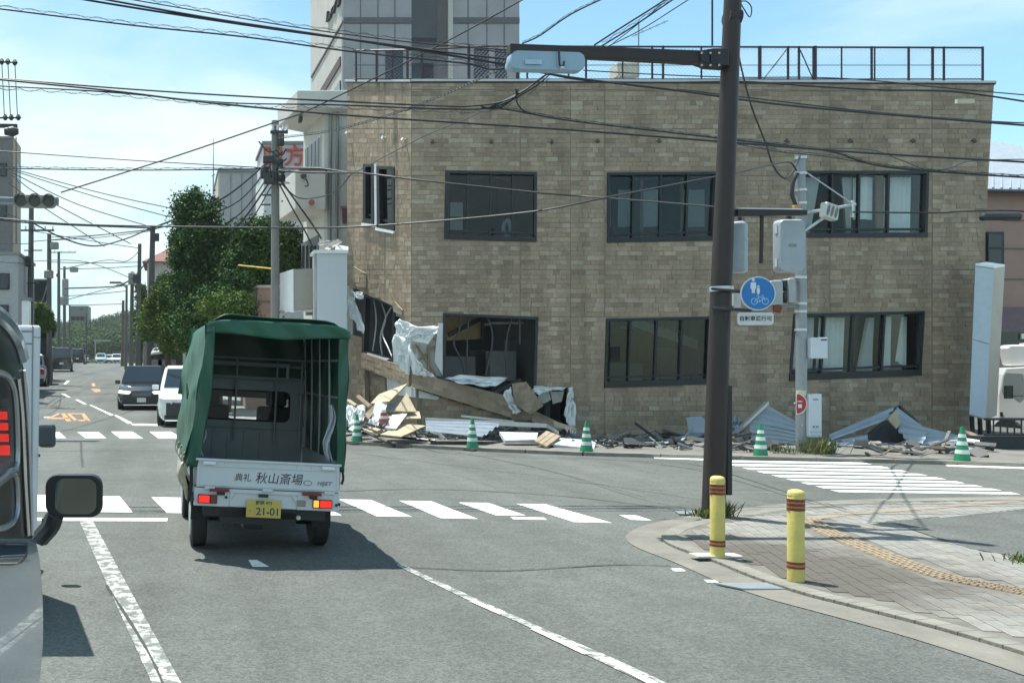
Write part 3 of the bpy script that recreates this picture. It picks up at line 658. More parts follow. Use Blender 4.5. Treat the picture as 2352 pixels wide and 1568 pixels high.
# wall lights
wl_m = mat('wall_light_bronze', (.10, .09, .075), .5)
def wall_light(sec, px, py, mt):
    a = sec(px, py, .0); m = MB(); m.cyl(a, a+sec.n*.08, .02, n=8); m.cyl(a+sec.n*.08+Vector((0, 0, .03)), a+sec.n*.11+Vector((0, 0, -.05)), .03, .045, 10); m.build('wall_light', mt, bb, smooth=True)
for px, py in ((803, 305), (886, 316), (932, 320)): wall_light(SL, px, py, white_paint)
for px in (993, 1127, 1266): wall_light(SM, px, 326, wl_m)
for px in (1369, 1510, 1802, 1948, 2091, 2231): wall_light(SR, px, 324, wl_m)
# ---------- curtains, blinds and loose things behind the glass: each hangs on its own
curt = mat('pale_curtain', (.80, .84, .85), .9, var=.08, scale=3)
def curtain(sec, q, lab, grp, out=-.3, folds=7, mt=None, nm='curtain', cat='curtain'):
    m = MB(); ph = random.random()*6
    def fn(u, v):
        a, b, c, d = q; x = (a[0]*(1-u)+b[0]*u)*(1-v)+(d[0]*(1-u)+c[0]*u)*v; y = (a[1]*(1-u)+b[1]*u)*(1-v)+(d[1]*(1-u)+c[1]*u)*v
        return sec(x, y, out+.05*math.sin(u*folds*6.283+ph+v*.6))
    m.grid(fn, folds*6, 5); tag(m.build(nm, mt or curt, smooth=True), lab, cat, grp)
g1 = 'curtains in the right-hand windows'
curtain(SR, [(1842, 402), (1905, 402), (1880, 532), (1842, 532)], 'pale curtain bunched at the far left of the upper curtained window', g1)
curtain(SR, [(1950, 402), (1974, 402), (1972, 532), (1962, 532)], 'narrow curtain beside the open dark sash of the upper window', g1, folds=3)
curtain(SR, [(1982, 402), (2029, 402), (2027, 500), (1982, 500)], 'pale sheet in place of the reflection left of the brown board in the upper window', g1, folds=1)  # pale sheet stands in for the bright reflection in this pane
curtain(SR, [(2052, 402), (2113, 402), (2112, 530), (2052, 530)], 'white pleated curtain filling the end pane of the upper window', g1, folds=6)
curtain(SR, [(1824, 728), (1886, 728), (1882, 852), (1818, 852)], 'grey curtain behind the galvanised pole in the lower window', g1, folds=6)
curtain(SR, [(1898, 728), (1958, 728), (1954, 852), (1892, 852)], 'full pleated curtain right of the white cabinet in the lower window', g1, folds=6)
curtain(SR, [(2012, 728), (2028, 728), (2026, 852), (1988, 852)], 'curtain drawn aside at a slant in the lower window', g1, folds=4)
curtain(SR, [(2044, 726), (2066, 726), (2064, 846), (2040, 846)], 'narrow straight curtain beside the mullion of the lower window', g1, folds=3)
curtain(SR, [(2094, 726), (2102, 726), (2102, 846), (2080, 828)], 'thin ragged curtain at the end of the lower window', g1, folds=3)
m = MB(); m.box(SR(2037, 465, -.25), (.16, .06, 1.45)); tag(m.build('wooden_board', mat('brown_board', (.22, .12, .06), .7)), 'brown upright board between the curtains of the upper window', 'board')
blind = mat('white_blind', (.50, .55, .57), .8, var=.05)
g2 = 'blinds in the upper middle window'
for a, b, lab in ((1398, 1422, 'narrow white blind at the left edge of the upper middle window'), (1438, 1472, 'white blind with creased cloth in the upper middle window'), (1492, 1540, 'wide white blind in the upper middle window'), (1588, 1640, 'grey blind next to the brown pole in the upper middle window')):
    curtain(SR, [(a, 428), (b, 428), (b, 515), (a, 515)], lab, g2, out=-.45, folds=1, mt=blind, nm='window_blind', cat='blind')
for px in (1512-20, 1586): m = MB(); m.box(SR(px, 470, -.4), (.07, .05, 1.5)); tag(m.build('window_post', stud_m), 'thin brown post inside the upper middle window' if px < 1550 else 'second brown post inside the upper middle window', 'post')
ac = empty('air_conditioner', SM(1049, 540, -.55), 'white appliance standing inside the upper corner window', 'appliance')
m = MB(); m.box(SM(1049, 494, -.55), (.34, .25, .8)); m.build('housing', white_paint, ac, bevel=.02); m = MB(); m.box(SM(1049, 494, -.42), (.30, .02, .04)); m.build('vent', dark_metal, ac)
m = MB(); m.tube(smooth_path([SM(1172, 545, -.4), SM(1160, 520, -.4), SM(1172, 500, -.38), SM(1180, 545, -.36)], 5), .05, 6); tag(m.build('cloth', curt, smooth=True), 'white cloth hanging over the sill of the upper corner window', 'cloth')
# ---------- rooftop fence
fence_m = mat('purple_brown_fence', (.035, .022, .03), .5, .2)
rf = empty('rooftop_fence', (13, 24.3, 9), 'dark wire-mesh fence round the flat roof of the brick building', 'fence')
path = [(812, 26.4), (945, 24.9), (1310, 24.2), (2258, 24.4)]
def fy(px):
    for (a, ya), (b, yb) in zip(path, path[1:]):
        if px <= b: return lerp(ya, yb, (px-a)/(b-a))
    return path[-1][1]
def ftop(px): return 116-(px-812)/1250*9 if px < 970 else 106+(px-970)/1290*4
for px, r in ((818, .04), (865, .045), (902, .04), (936, .05), (969, .05), (1077, .055), (1189, .07), (1211, .035), (1306, .035), (1346, .04), (1430, .03), (1498, .04), (1523, .045), (1611, .035), (1745, .065), (1810, .045), (1835, .045), (1871, .08), (1933, .03), (2002, .045), (2009, .03), (2087, .045), (2142, .05), (2168, .045), (2257, .045)):
    m = MB(); Y = fy(px); m.cyl(P(px, ftop(px)-2, Y), P(px, 187, Y), r*.68, n=6); m.build('post', fence_m, rf)
pts = [P(x, ftop(x), fy(x)) for x in (812, 945, 1130, 1310, 1600, 1900, 2258)]
m = MB(); m.tube(pts, .024, 6); m.build('top_rail', fence_m, rf)
m = MB(); m.tube([P(x, 182, fy(x)) for x in (812, 945, 1310, 1700, 2258)], .016, 6); m.build('bottom_rail', fence_m, rf)
m = MB(); m.tube([P(x, 150, fy(x)) for x in (812, 945, 1310, 1700, 2258)], .010, 4); m.build('middle_wire', fence_m, rf)
m = MB(); x = 740
while x < 2330:
    for s in (1, -1):
        a = (x, 184); b = (x+s*74, ftop(x))
        if s < 0: a = (x+74, 184); b = (x, ftop(x))
        p, q = a, b
        # clip to the fence
        def cl(p, q):
            if p[0] < 813:
                if q[0] <= 814: return None
                t = (813-p[0])/(q[0]-p[0]); p = (813, p[1]+(q[1]-p[1])*t)
            if p[0] > 2257:
                if q[0] >= 2256: return None
                t = (2257-p[0])/(q[0]-p[0]); p = (2257, p[1]+(q[1]-p[1])*t)
            return p
        p2 = cl(p, q); q2 = cl(q, p)
        if p2 and q2: m.tube([P(*p2, fy(p2[0])), P((p2[0]+q2[0])/2, (p2[1]+q2[1])/2, fy((p2[0]+q2[0])/2)), P(*q2, fy(q2[0]))], .0028, 3, cap=False)
    x += 9
m.build('wire_mesh', mat('mesh_wire', (.22, .22, .26), .5, .3), rf)['kind'] = 'stuff'
for a, b in (((1745+8, 183), (1806, 115)), ((1838, 115), (1868, 183))):
    m = MB(); m.cyl(P(*a, fy(a[0])), P(*b, fy(b[0])), .015, n=5); m.build('brace', fence_m, rf)
ut = empty('roof_unit', P(1434, 182, 25.5), 'beige box unit standing on the roof behind the mesh fence', 'roof unit')
m = MB(); m.box(P(1434, 166, 25.5), (.58, .5, .37)); m.build('housing', mat('beige_unit', (.50, .49, .38), .6), ut, bevel=.02); m = MB(); m.box(P(1434, 151, 25.5), (.40, .3, .05)); m.build('lid', conc_grey, ut)
an = empty('roof_antenna', P(1466, 185, 25), 'thin television antenna on the roof behind the overhead cables', 'antenna')
m = MB(); m.cyl(P(1466, 186, 25), P(1467, 50, 25), .018, n=5); m.build('mast', steel, an)
m = MB(); m.cyl(P(1452, 84, 25), P(1534, 48, 25.3), .012, n=5); m.build('boom', steel, an)
for t in (.1, .3, .5, .7, .9):
    c = P(1452, 84, 25).lerp(P(1534, 48, 25.3), t); m = MB(); m.cyl(c+Vector((-.12, -.2, -.03)), c+Vector((.12, .2, .03)), .007, n=4); m.build('element', steel, an)
# ================================================================ OTHER BUILDINGS
def P3(px, py, Y): return P(px, py, Y)
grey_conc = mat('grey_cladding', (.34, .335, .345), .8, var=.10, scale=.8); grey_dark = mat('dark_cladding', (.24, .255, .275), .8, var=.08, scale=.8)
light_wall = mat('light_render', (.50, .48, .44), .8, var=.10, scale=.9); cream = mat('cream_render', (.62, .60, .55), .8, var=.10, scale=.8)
groove = mat('groove', (.13, .13, .14), .9); shade_win = mat('window_dark', (.03, .035, .04), .15, var=0)
# tall grey block behind
tb = empty('tall_building', (11, 47, 0), 'tall grey concrete-panelled block rising behind the brick building', 'building')
x0, x1, Yf, Yb = P(790, 0, 46).x, P(1193, 0, 46).x, 46.0, 56.5
r0, r1 = P(945, 0, 46).x, P(1033, 0, 46).x
m = MB(); H = 26
m.prism([Vector((x0, Yf, 0)), Vector((r0, Yf, 0)), Vector((r0, Yf+2.2, 0)), Vector((r1+.5, Yf+2.2, 0)), Vector((r1, Yf, 0)), Vector((x1, Yf, 0)), Vector((x1, Yb, 0)), Vector((x0, Yb, 0))], (0, 0, H)); m.build('wall', grey_conc, tb)
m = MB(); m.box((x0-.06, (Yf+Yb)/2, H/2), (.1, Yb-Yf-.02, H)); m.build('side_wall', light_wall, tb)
zb = P(0, 48, 46).z
for a, b in ((x0, r0), (r1, x1)):
    m = MB(); m.box(((a+b)/2, Yf-.02, zb), (b-a-.02, .08, .28)); m.build('groove_band', groove, tb)
m = MB(); m.box(((r0+r1)/2, Yf+2.15, zb-.2), (r1-r0-.1, .08, .2)); m.build('groove_band', groove, tb)
m = MB(); m.box((r1+.02, Yf-.03, H/2), (.22, .12, H)); m.build('edge_trim', light_wall, tb)
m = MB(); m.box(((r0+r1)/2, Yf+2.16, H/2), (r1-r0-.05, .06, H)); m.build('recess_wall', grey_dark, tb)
for px in (828, 868, 907, 1075, 1118, 1158):
    m = MB(); m.box((P(px, 0, 46).x, Yf-.01, H/2), (.035, .03, H)); m.build('panel_joint', groove, tb)
for z in (13.5, 10.5):
    for a, b in ((x0, r0), (r1, x1)): m = MB(); m.box(((a+b)/2, Yf-.01, z), (b-a-.05, .03, .04)); m.build('panel_joint', groove, tb)
for px, w in ((905, 40), (985, 30), (1010, 25), (1105, 34), (1150, 26)):
    c = P(px, 150, 46); m = MB(); m.box((c.x, Yf+(-.03 if not 945 < px < 1033 else 2.1), c.z), (w/F*46, .06, 1.5)); m.build('window', shade_win, tb)
def SBp(px, py, out=.0):   # point on the side wall seen at an angle
    Y = (x0-.115)*F/(px-CX); return P(px, py, Y)+Vector((-out, 0, 0))
def side_band(q, mt, nm, th=.06):
    v = [SBp(*p, .0) for p in q]; m = MB(); m.prism(v, (-th, 0, 0)); return m.build(nm, mt, tb)
side_band([(716, 175), (789, 48), (789, 52), (716, 180)], groove, 'groove_band')
side_band([(716, 243), (783, 130), (783, 150), (716, 262)], mat('brown_band', (.10, .075, .06), .7), 'brown_band')
side_band([(728, 275), (760, 222), (760, 258), (740, 285)], shade_win, 'window'); side_band([(762, 219), (783, 185), (783, 232), (762, 256)], shade_win, 'window')
side_band([(758, 285), (783, 245), (783, 262), (762, 290)], shade_win, 'window')
for px in (764, 769, 774, 779): side_band([(px, 215), (px+1.2, 213), (px+1.2, 245), (px, 248)], light_wall, 'mullion', .09)
for a, b in (((753, 52), (755, 28)), ((756, 50), (760, 34)), ((760, 44), (766, 20)), ((764, 24), (770, 14)), ((768, 32), (774, 6)), ((773, 12), (777, -6)), ((778, 18), (781, -8)), ((781, 12), (785, -16))):
    side_band([a, (a[0]+2, a[1]-3), (b[0]+2, b[1]-2), b], ink, 'sign_stroke', .12)
m = MB(); m.box(((x0+x1)/2, (Yf+Yb)/2, H+.1), (x1-x0+.3, Yb-Yf+.3, .3)); m.build('roof', grey_dark, tb)
# white building with canopy and balcony beside the brick one
wb = empty('white_building', (5.2, 31, 0), 'white rendered building with projecting canopy and balcony next to the brick building', 'building')
def pl(points, z0, z1, mt, nm, bev=0):
    m = MB(); m.prism([Vector((x, y, z0)) for x, y in points], (0, 0, z1-z0)); return m.build(nm, mt, wb, bevel=bev)
def Q(px, Y): return (P(px, 0, Y).x, Y)
WSec = Sec(697, 32.0, 745, 29.6); WF = Sec(745, 29.6, 800, 29.4)
pl([Q(745, 29.6), Q(830, 29.4), (8, 40), (Q(697, 40)[0], 40), Q(697, 32)], 0, 9.75, cream, 'wall')
pl([Q(683, 29), Q(812, 29), Q(812, 30.6), Q(745, 31.0), Q(697, 32.0), Q(637, 31.3)], P(0, 250, 29).z, P(0, 207, 29).z, cream, 'canopy', .03)
bz0, bz1 = P(0, 480, 29).z, P(0, 391, 29).z
pl([Q(678, 29), Q(748, 29), Q(748, 30.4), Q(697, 31.7), Q(642, 31.2)], bz0, bz1, cream, 'balcony', .03)
pl([Q(686, 28.9), Q(752, 28.9), Q(752, 29.5), Q(686, 29.5)], bz1+.01, bz1+.06, conc_grey, 'balcony_rail')
def wquad(sec, q, mt, nm, th=.05, parent=None): m = MB(); m.prism([sec(*p, .0) for p in q], sec.n*th); return m.build(nm, mt, parent or wb)
o = wquad(WSec, [(703, 342), (738, 312), (738, 386), (704, 386)], alu, 'window', .05)
for a, b, t0, t1 in ((704.5, 711, 341, 336), (712.5, 720, 334, 328), (721.5, 728, 327, 321), (729.5, 736.5, 320, 314)):
    m = MB(); m.prism([WSec(a, t0+2, .055), WSec(b, t1+2, .055), WSec(b, 384, .055), WSec(a, 384, .055)], WSec.n*.012); m.build('pane', shade_win, o)
wquad(WF, [(785, 479), (799, 478), (799, 514), (787, 514)], mat('red_brown_window', (.10, .02, .025), .4), 'window', .03)
wquad(WF, [(782, 474), (799, 474), (799, 479), (782, 479)], stud_m, 'window_head', .06)
o = wquad(WSec, [(695, 560), (733, 540), (733, 618), (697, 618)], mat('grey_shopfront', (.16, .165, .17), .4), 'shop_window', .05)
for a in (698, 707, 716, 725): m = MB(); m.prism([WSec(a, 566, .055), WSec(a+5, 563, .055), WSec(a+5, 616, .055), WSec(a, 616, .055)], WSec.n*.012); m.build('pane', shade_win, o)
for px, r in ((760, .06), (776, .05)):
    m = MB(); m.cyl(WF(px, 255, .09), WF(px-3, 580, .09), r, n=8); m.build('drain_pipe', conc_grey, wb, smooth=True)
m = MB(); m.box(P(690, 275, 29.8), (.10, .3, .14)); m.build('soffit_lamp', dark_metal, wb)
m = MB(); m.tube(smooth_path([P(690, 403, 28.9), P(703, 412, 28.8), P(708, 426, 28.8), P(700, 428, 28.8)], 4), .02, 5); m.box(P(698, 405, 28.9), (.14, .1, .12)); m.build('bracket', dark_metal, wb)
m = MB(); m.cyl(P(716, 465, 28.9), P(716, 465, 28.7), .09, n=10); m.build('alarm_bell', mat('dull_red', (.35, .09, .09), .5), wb)
# white sign pillar with rubble on its top
sp = empty('sign_pillar', P(760, 1000, 26.0), 'tall blank white sign pillar between the white building and the brick building', 'sign')
m = MB(); m.prism([P(728, 580, 25.8), P(798, 580, 25.8), P(798, 1005, 25.8), P(728, 1005, 25.8)], (0, .7, 0)); m.build('body', mat('blank_sign_grey', (.56, .60, .63), .5, var=.04, scale=1.5), sp, bevel=.02)
m = MB(); m.prism([P(722, 574, 25.7), P(800, 574, 25.7), P(800, 581, 25.7), P(722, 581, 25.7)], (0, .85, 0)); m.build('cap', white_paint, sp)
m = MB(); m.prism([P(721, 575, 26.6), P(727.6, 575, 25.82), P(727.6, 1005, 25.82), P(721, 1005, 26.6)], (-.02, 0, 0)); m.build('side_panel', conc_grey, sp)
bs = empty('sign_box', P(680, 712, 27.2), 'blank white box sign hanging from the wall beside the utility pole', 'sign')
m = MB(); m.prism([P(675, 618, 26.9), P(720, 618, 27.4), P(720, 708, 27.4), P(675, 712, 26.9)], (-.1, 1.3, 0)); m.build('box', mat('blank_sign_beige', (.56, .56, .52), .5, var=.05), bs)
m = MB(); m.prism([P(643, 628, 27.6), P(674.4, 618, 26.9), P(674.4, 712, 26.9), P(643, 708, 27.6)], (-.01, -.04, 0)); m.build('face', white_paint, bs)
for a, b in ((643, 720),): m = MB(); m.prism([P(a-1, 708, 27.6), P(675, 712.6, 26.88), P(721, 709, 27.4), P(700, 706, 28.6)], (0, 0, -.06)); m.build('bottom_trim', white_paint, bs)
m = MB(); m.box(P(724, 790, 27.6), (.12, .3, 5.0)); m.box(P(722, 720, 27.8), (.5, .1, .1)); m.build('support', conc_grey, bs)
# building with red lettering, grey block, low blocks down the street
sg = empty('lettered_building', P(650, 500, 50), 'pale building with big red lettering behind the utility pole', 'building')
m = MB(); c0 = P(606, 332, 50); c1 = P(700, 385, 50); m.box(((c0.x+c1.x)/2, 52, (c0.z+c1.z)/2), (c1.x-c0.x, 4, c0.z-c1.z)); m.build('sign_board', mat('lilac_board', (.56, .52, .60), .6, var=.08), sg)
m = MB(); m.box(((c0.x+c1.x)/2, 52, c0.z+.08), (c1.x-c0.x+.2, 4.2, .16)); m.build('sign_trim', conc_grey, sg)
m = MB(); m.box(((c0.x+c1.x)/2+.3, 53, c1.z/2), (c1.x-c0.x+.5, 5, c1.z)); m.build('wall', mat('white_wall_far', (.60, .62, .62), .8, var=.1), sg)
redl = mat('red_letter', (.48, .09, .035), .6, var=.05)
t = text('四方', 1.15, redl, sg, Matrix.Translation(P(652, 361, 49.9)-Vector(sg.location)) @ FACE, extrude=.05, sx=1.0, bold=.012)
gb = empty('grey_block', P(560, 520, 62), 'plain grey concrete block behind the trees', 'building')
m = MB(); a = P(505, 395, 62); b = P(640, 500, 62); m.box(((a.x+b.x)/2, 66, a.z/2), (b.x-a.x, 8, a.z)); m.build('wall', mat('far_grey_wall', (.38, .40, .40), .8, var=.08), gb)
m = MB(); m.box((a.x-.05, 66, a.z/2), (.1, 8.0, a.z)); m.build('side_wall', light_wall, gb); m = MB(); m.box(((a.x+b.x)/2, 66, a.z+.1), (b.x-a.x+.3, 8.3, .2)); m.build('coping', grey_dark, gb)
for px in (530, 555, 580): m = MB(); c = P(px, 470, 62); m.box((c.x, 61.97, c.z), (.06, .04, 4)); m.build('wall_joint', grey_dark, gb)
am = empty('mast', P(490, 430, 64), 'thin tall aerial mast above the trees', 'mast'); m = MB(); m.cyl(P(490, 440, 64), P(490, 318, 64), .05, .02, 6); m.build('pole', steel, am); m = MB(); m.cyl(P(486, 405, 64), P(494, 400, 64), .03, n=5); m.build('bracket', steel, am)
pk = empty('pink_block', P(600, 730, 35), 'low pinkish tiled block beside the trees', 'building')
m = MB(); a = P(566, 661, 35); b = P(640, 720, 35); m.box(((a.x+b.x)/2, 36.5, a.z/2), (b.x-a.x, 3, a.z)); m.build('wall', mat('pink_tile', (.36, .24, .20), .8, var=.12), pk); m = MB(); m.box(((a.x+b.x)/2, 36.5, a.z+.05), (b.x-a.x+.15, 3.1, .1)); m.build('coping', light_wall, pk)
m = MB(); m.box(P(590, 690, 34.97), (.03, .04, 1.2)); m.box(P(596, 692, 34.97), (1.0, .04, .03)); m.build('wall_joint', groove, pk)
yb = tag(MB().cyl(P(548, 609, 29.5), P(625, 617, 27.6), .02, n=8).build('yellow_pipe', mat('yellow_paint', (.60, .42, .06), .5)), 'yellow pipe reaching from the trees to the utility pole', 'pipe')
sh = empty('tiled_shed', G(388, 870), 'low shed with bright tin roof behind the white oncoming car', 'shed')
m = MB(); a = P(352, 815, 46); b = P(420, 870, 46); m.box(((a.x+b.x)/2, 48, (a.z+b.z)/2), (b.x-a.x, 3, a.z-b.z+.6)); m.build('wall', mat('dark_boards', (.10, .085, .07), .8, var=.2), sh)
m = MB(); m.prism([P(346, 815, 45), P(425, 806, 45), P(425, 796, 48), P(352, 803, 48)], (0, 0, .08)); m.build('roof', alu, sh)
for px in (360, 375, 392): m = MB(); m.box(P(px, 842, 45.9), (.5, .06, .7)); m.build('window', conc_grey, sh)
rh = empty('brown_house', P(380, 640, 60), 'red-brown house half hidden by the trees', 'house')
m = MB(); a = P(352, 600, 60); m.box((a.x+1.2, 63, a.z/2), (3.2, 5, a.z)); m.build('wall', light_wall, rh); m = MB(); c = Vector((a.x+1.2, 63, a.z)); m.loft([[c+Vector((-1.9, -3, 0)), c+Vector((1.9, -3, 0)), c+Vector((1.9, 3, 0)), c+Vector((-1.9, 3, 0))], [c+Vector((-.3, -1, 1.0)), c+Vector((.6, -1, 1.0)), c+Vector((.6, 1, 1.0)), c+Vector((-.3, 1, 1.0))]]); m.build('roof', mat('red_tiles', (.20, .085, .07), .8, var=.2), rh)
# left side of the street
def block(name, lab, q, depth, mt, wins=(), cat='building', trim=None):
    """q: x0, y0(top), x1, Y"""
    xa, yt, xb, Y = q; a = P(xa, yt, Y); b = P(xb, yt, Y); e = empty(name, ((a.x+b.x)/2, Y+depth/2, 0), lab, cat)
    m = MB(); m.box(((a.x+b.x)/2, Y+depth/2, a.z/2), (b.x-a.x, depth, a.z)); m.build('wall', mt, e)
    m = MB(); m.box(((a.x+b.x)/2, Y+depth/2, a.z+.06), (b.x-a.x+.14, depth+.14, .12)); m.build('coping', trim or conc_grey, e)
    for x0_, y0_, x1_, y1_ in wins:
        p = P(x0_, y0_, Y); q_ = P(x1_, y1_, Y); w_ = MB(); w_.box(((p.x+q_.x)/2, Y-.02, (p.z+q_.z)/2), (q_.x-p.x, .08, p.z-q_.z)); wo = w_.build('window', frame_m, e)
        w_ = MB(); w_.box(((p.x+q_.x)/2, Y-.07, (p.z+q_.z)/2), ((q_.x-p.x)*.88, .03, (p.z-q_.z)*.86)); w_.build('pane', shade_win, wo)
    return e
lt = block('office_block', 'slim grey tiled office block at the left edge behind the signal', (-120, 318, 28, 58), 2.4, mat('grey_tile_wall', (.17, .165, .17), .7, var=.1), [(-20, 375, 16, 405), (-60, 375, -28, 405), (-20, 470, 16, 500), (-60, 470, -28, 500)])
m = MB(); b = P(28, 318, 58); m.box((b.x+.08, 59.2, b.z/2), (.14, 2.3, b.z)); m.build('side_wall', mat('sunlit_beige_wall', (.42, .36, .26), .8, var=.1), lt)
w_ = MB(); w_.box((b.x+.17, 59.2, P(0, 390, 58).z), (.04, 1.2, 1.0)); w_.build('window', shade_win, lt)
block('white_shop', 'white two-storey shop building on the left kerb', (-150, 585, 42, 44), 5, mat('pale_grey_wall', (.42, .43, .43), .8, var=.12), [(-30, 628, 22, 665), (-30, 700, 20, 745)])
block('white_column', 'white gate column in front of the shop', (50, 690, 67, 40), .5, white_paint, cat='column')
nb = block('netted_scaffold', 'dark netted scaffold cover down the street on the left', (72, 645, 110, 62), .8, mat('dark_net', (.03, .045, .045), .8, var=.35, scale=1.5))
for i, (a, b) in enumerate((((84, 712), (108, 655)), ((92, 715), (113, 672)))): m = MB(); m.tube([P(*a, 61.9), P((a[0]+b[0])/2+3, (a[1]+b[1])/2+3, 61.85), P(*b, 61.9)], .05, 4); m.build('net_fold', conc_grey, nb)
block('far_grey_building', 'dull grey building standing in front of the wooded hill', (158, 703, 202, 330), 12, mat('far_building_wall', (.12, .13, .13), .8), [(182, 709, 192, 712)])
block('low_kiosk', 'small dark shop front far down the left pavement', (92, 745, 108, 82), 1, mat('teal_shop', (.06, .09, .10), .7))
m = MB(); m.tube(smooth_path([P(42, 480, 45), P(42, 700, 45)], 2), .06, 6); 
# pink shop building on the right with slanted tin roof
pb = empty('pink_building', (26, 31, 0), 'salmon-coloured building with a slanted grey tin roof at the right edge', 'building')
pa = P(2230, 440, 33); pink = mat('salmon_wall', (.36, .235, .195), .8, var=.08, scale=1.2)
m = MB(); m.box((pa.x+4.5, 36, pa.z/2), (9, 6, pa.z)); m.build('wall', pink, pb)
tin = mat('tin_roof', (.40, .44, .47), .45, .3, var=.12)
rq = [P(2240, 438, 32.6), P(2700, 446, 32.6), P(2700, 400, 39), P(2240, 322, 39)]
m = MB(); m.prism(rq, (0, 0, .08)); m.build('roof', tin, pb)
for i in range(24):
    a = bil(rq, i/23, 0)+Vector((0, 0, .10)); b = bil(rq, i/23, 1)+Vector((0, 0, .10)); m = MB(); m.cyl(a, b, .035, n=4); m.build('roof_rib', tin, pb)
m = MB(); m.cyl(P(2240, 438, 32.5), P(2700, 447, 32.5), .06, n=6); m.build('gutter', dark_metal, pb)
def pbox(x0_, y0_, x1_, y1_, mt, nm, th=.08, Y=32.96, par=None):
    p = P(x0_, y0_, Y); q_ = P(x1_, y1_, Y); m = MB(); m.box(((p.x+q_.x)/2, Y, (p.z+q_.z)/2), (q_.x-p.x, th, p.z-q_.z)); return m.build(nm, mt, par or pb)
wo = pbox(2266, 533, 2304, 608, frame_m, 'window'); pbox(2270, 538, 2300, 568, shade_win, 'pane', .03, 32.91, wo); pbox(2270, 573, 2300, 604, shade_win, 'pane', .03, 32.91, wo)
pbox(2230, 705, 2420, 762, mat('mauve_band', (.17, .12, .14), .7), 'sign_band'); pbox(2230, 762, 2420, 800, shade_win, 'shop_window'); pbox(2345, 766, 2400, 778, white_paint, 'shop_sign', .05, 32.88)
for y in (505, 570, 640): pbox(2306, y, 2420, y+2, groove, 'wall_joint', .02)
# leaning pylon sign
ps = empty('pylon_sign', P(2262, 960, 22.8), 'tall blank blue-white pylon sign leaning at the right end of the brick wall', 'sign')
fl = [P(2239, 610, 23.0), P(2282, 616, 22.9), P(2263, 964, 22.9), P(2225, 953, 23.0)]
dv = P(2308, 612, 23.3)-fl[1]
m = MB(); m.prism(fl, dv); m.build('body', mat('pylon_side', (.36, .33, .28), .35, .2, var=.15, scale=1.5), ps)
m = MB(); nrm = (fl[1]-fl[0]).cross(fl[3]-fl[0]).normalized(); nrm = nrm if nrm.y < 0 else -nrm
cc = sum(fl, Vector())/4
m.prism([cc+(v-cc)*.985+nrm*.012 for v in (fl[0], fl[1], fl[1].lerp(fl[2], .50), fl[0].lerp(fl[3], .49))], nrm*.01); m.build('face_panel', mat('pylon_face', (.46, .55, .64), .45, var=.05), ps)
m = MB(); m.prism([cc+(v-cc)*.985+nrm*.012 for v in (fl[0].lerp(fl[3], .495), fl[1].lerp(fl[2], .505), fl[2], fl[3])], nrm*.01); m.build('face_panel', mat('pylon_face', (.46, .55, .64)), ps)
m = MB(); m.prism([fl[0]+Vector((0, -.02, .0)), fl[1]+Vector((0, -.02, 0)), fl[1]+dv, fl[0]+dv], (0, 0, .05)); m.build('cap', white_paint, ps)
for px in (2232, 2250, 2270): m = MB(); m.cyl(P(px, 955, 23.2), P(px+4, 1030, 23.4), .05, n=6); m.build('leg', dark_metal, ps)
# dark planter and rail by the white lorry
rl = empty('guard_rail', P(2320, 1030, 21), 'low dark fence and planter in front of the white lorry', 'fence')
for y in (962, 998): m = MB(); m.cyl(P(2262, y, 21), P(2480, y, 21), .03, n=6); m.build('rail', black_pl, rl)
for px in range(2266, 2480, 16): m = MB(); m.cyl(P(px, 962, 21), P(px, 1000, 21), .016, n=5); m.build('bar', black_pl, rl)
m = MB(); a = P(2256, 1002, 21); b = P(2500, 1040, 21); m.box(((a.x+b.x)/2, 21.3, (a.z+b.z)/2), (b.x-a.x, .55, a.z-b.z)); m.build('planter', mat('dark_planter', (.03, .035, .038), .7, var=.15), rl)
# ================================================================ TREES AND HILL
leafm = [mat('leaf_%d' % i, c, .7, var=.2, scale=2, spec=.12) for i, c in enumerate([(.045, .095, .03), (.065, .13, .036), (.10, .165, .038), (.026, .058, .024), (.14, .19, .045)])]
bark = mat('bark', (.09, .07, .05), .9, var=.25, scale=6, bump=.4)
def leaves(m, blobs, n, size, pal, rng):
    tot = sum(b[1].x*b[1].y*b[1].z for b in blobs)
    for c, r in blobs:
        k = int(n*(r.x*r.y*r.z)/tot); ncl = max(6, k//45)
        for _ in range(ncl):
            d = Vector((rng.gauss(0, 1), rng.gauss(0, 1), rng.gauss(0, 1))).normalized()*(rng.random()**.4)
            cc = c+Vector((d.x*r.x, d.y*r.y, d.z*r.z)); pick = rng.choice(pal); cr = rng.uniform(.28, .6)*min(1.0, r.x)*.8
            for _ in range(45):
                q = cc+Vector((rng.gauss(0, cr*.55), rng.gauss(0, cr*.55), rng.gauss(0, cr*.42)))
                nrm = Vector((rng.gauss(0, 1), rng.gauss(0, 1), rng.gauss(.5, 1))).normalized(); u = nrm.orthogonal().normalized(); w = nrm.cross(u); a = rng.random()*6.28
                u2 = (u*math.cos(a)+w*math.sin(a))*size*rng.uniform(.6, 1.2); w2 = (w*math.cos(a)-u*math.sin(a))*size*.55
                m.add([q-u2, q+w2, q+u2, q-w2], [(0, 1, 2, 3)], pick if rng.random() < .75 else rng.choice(pal))
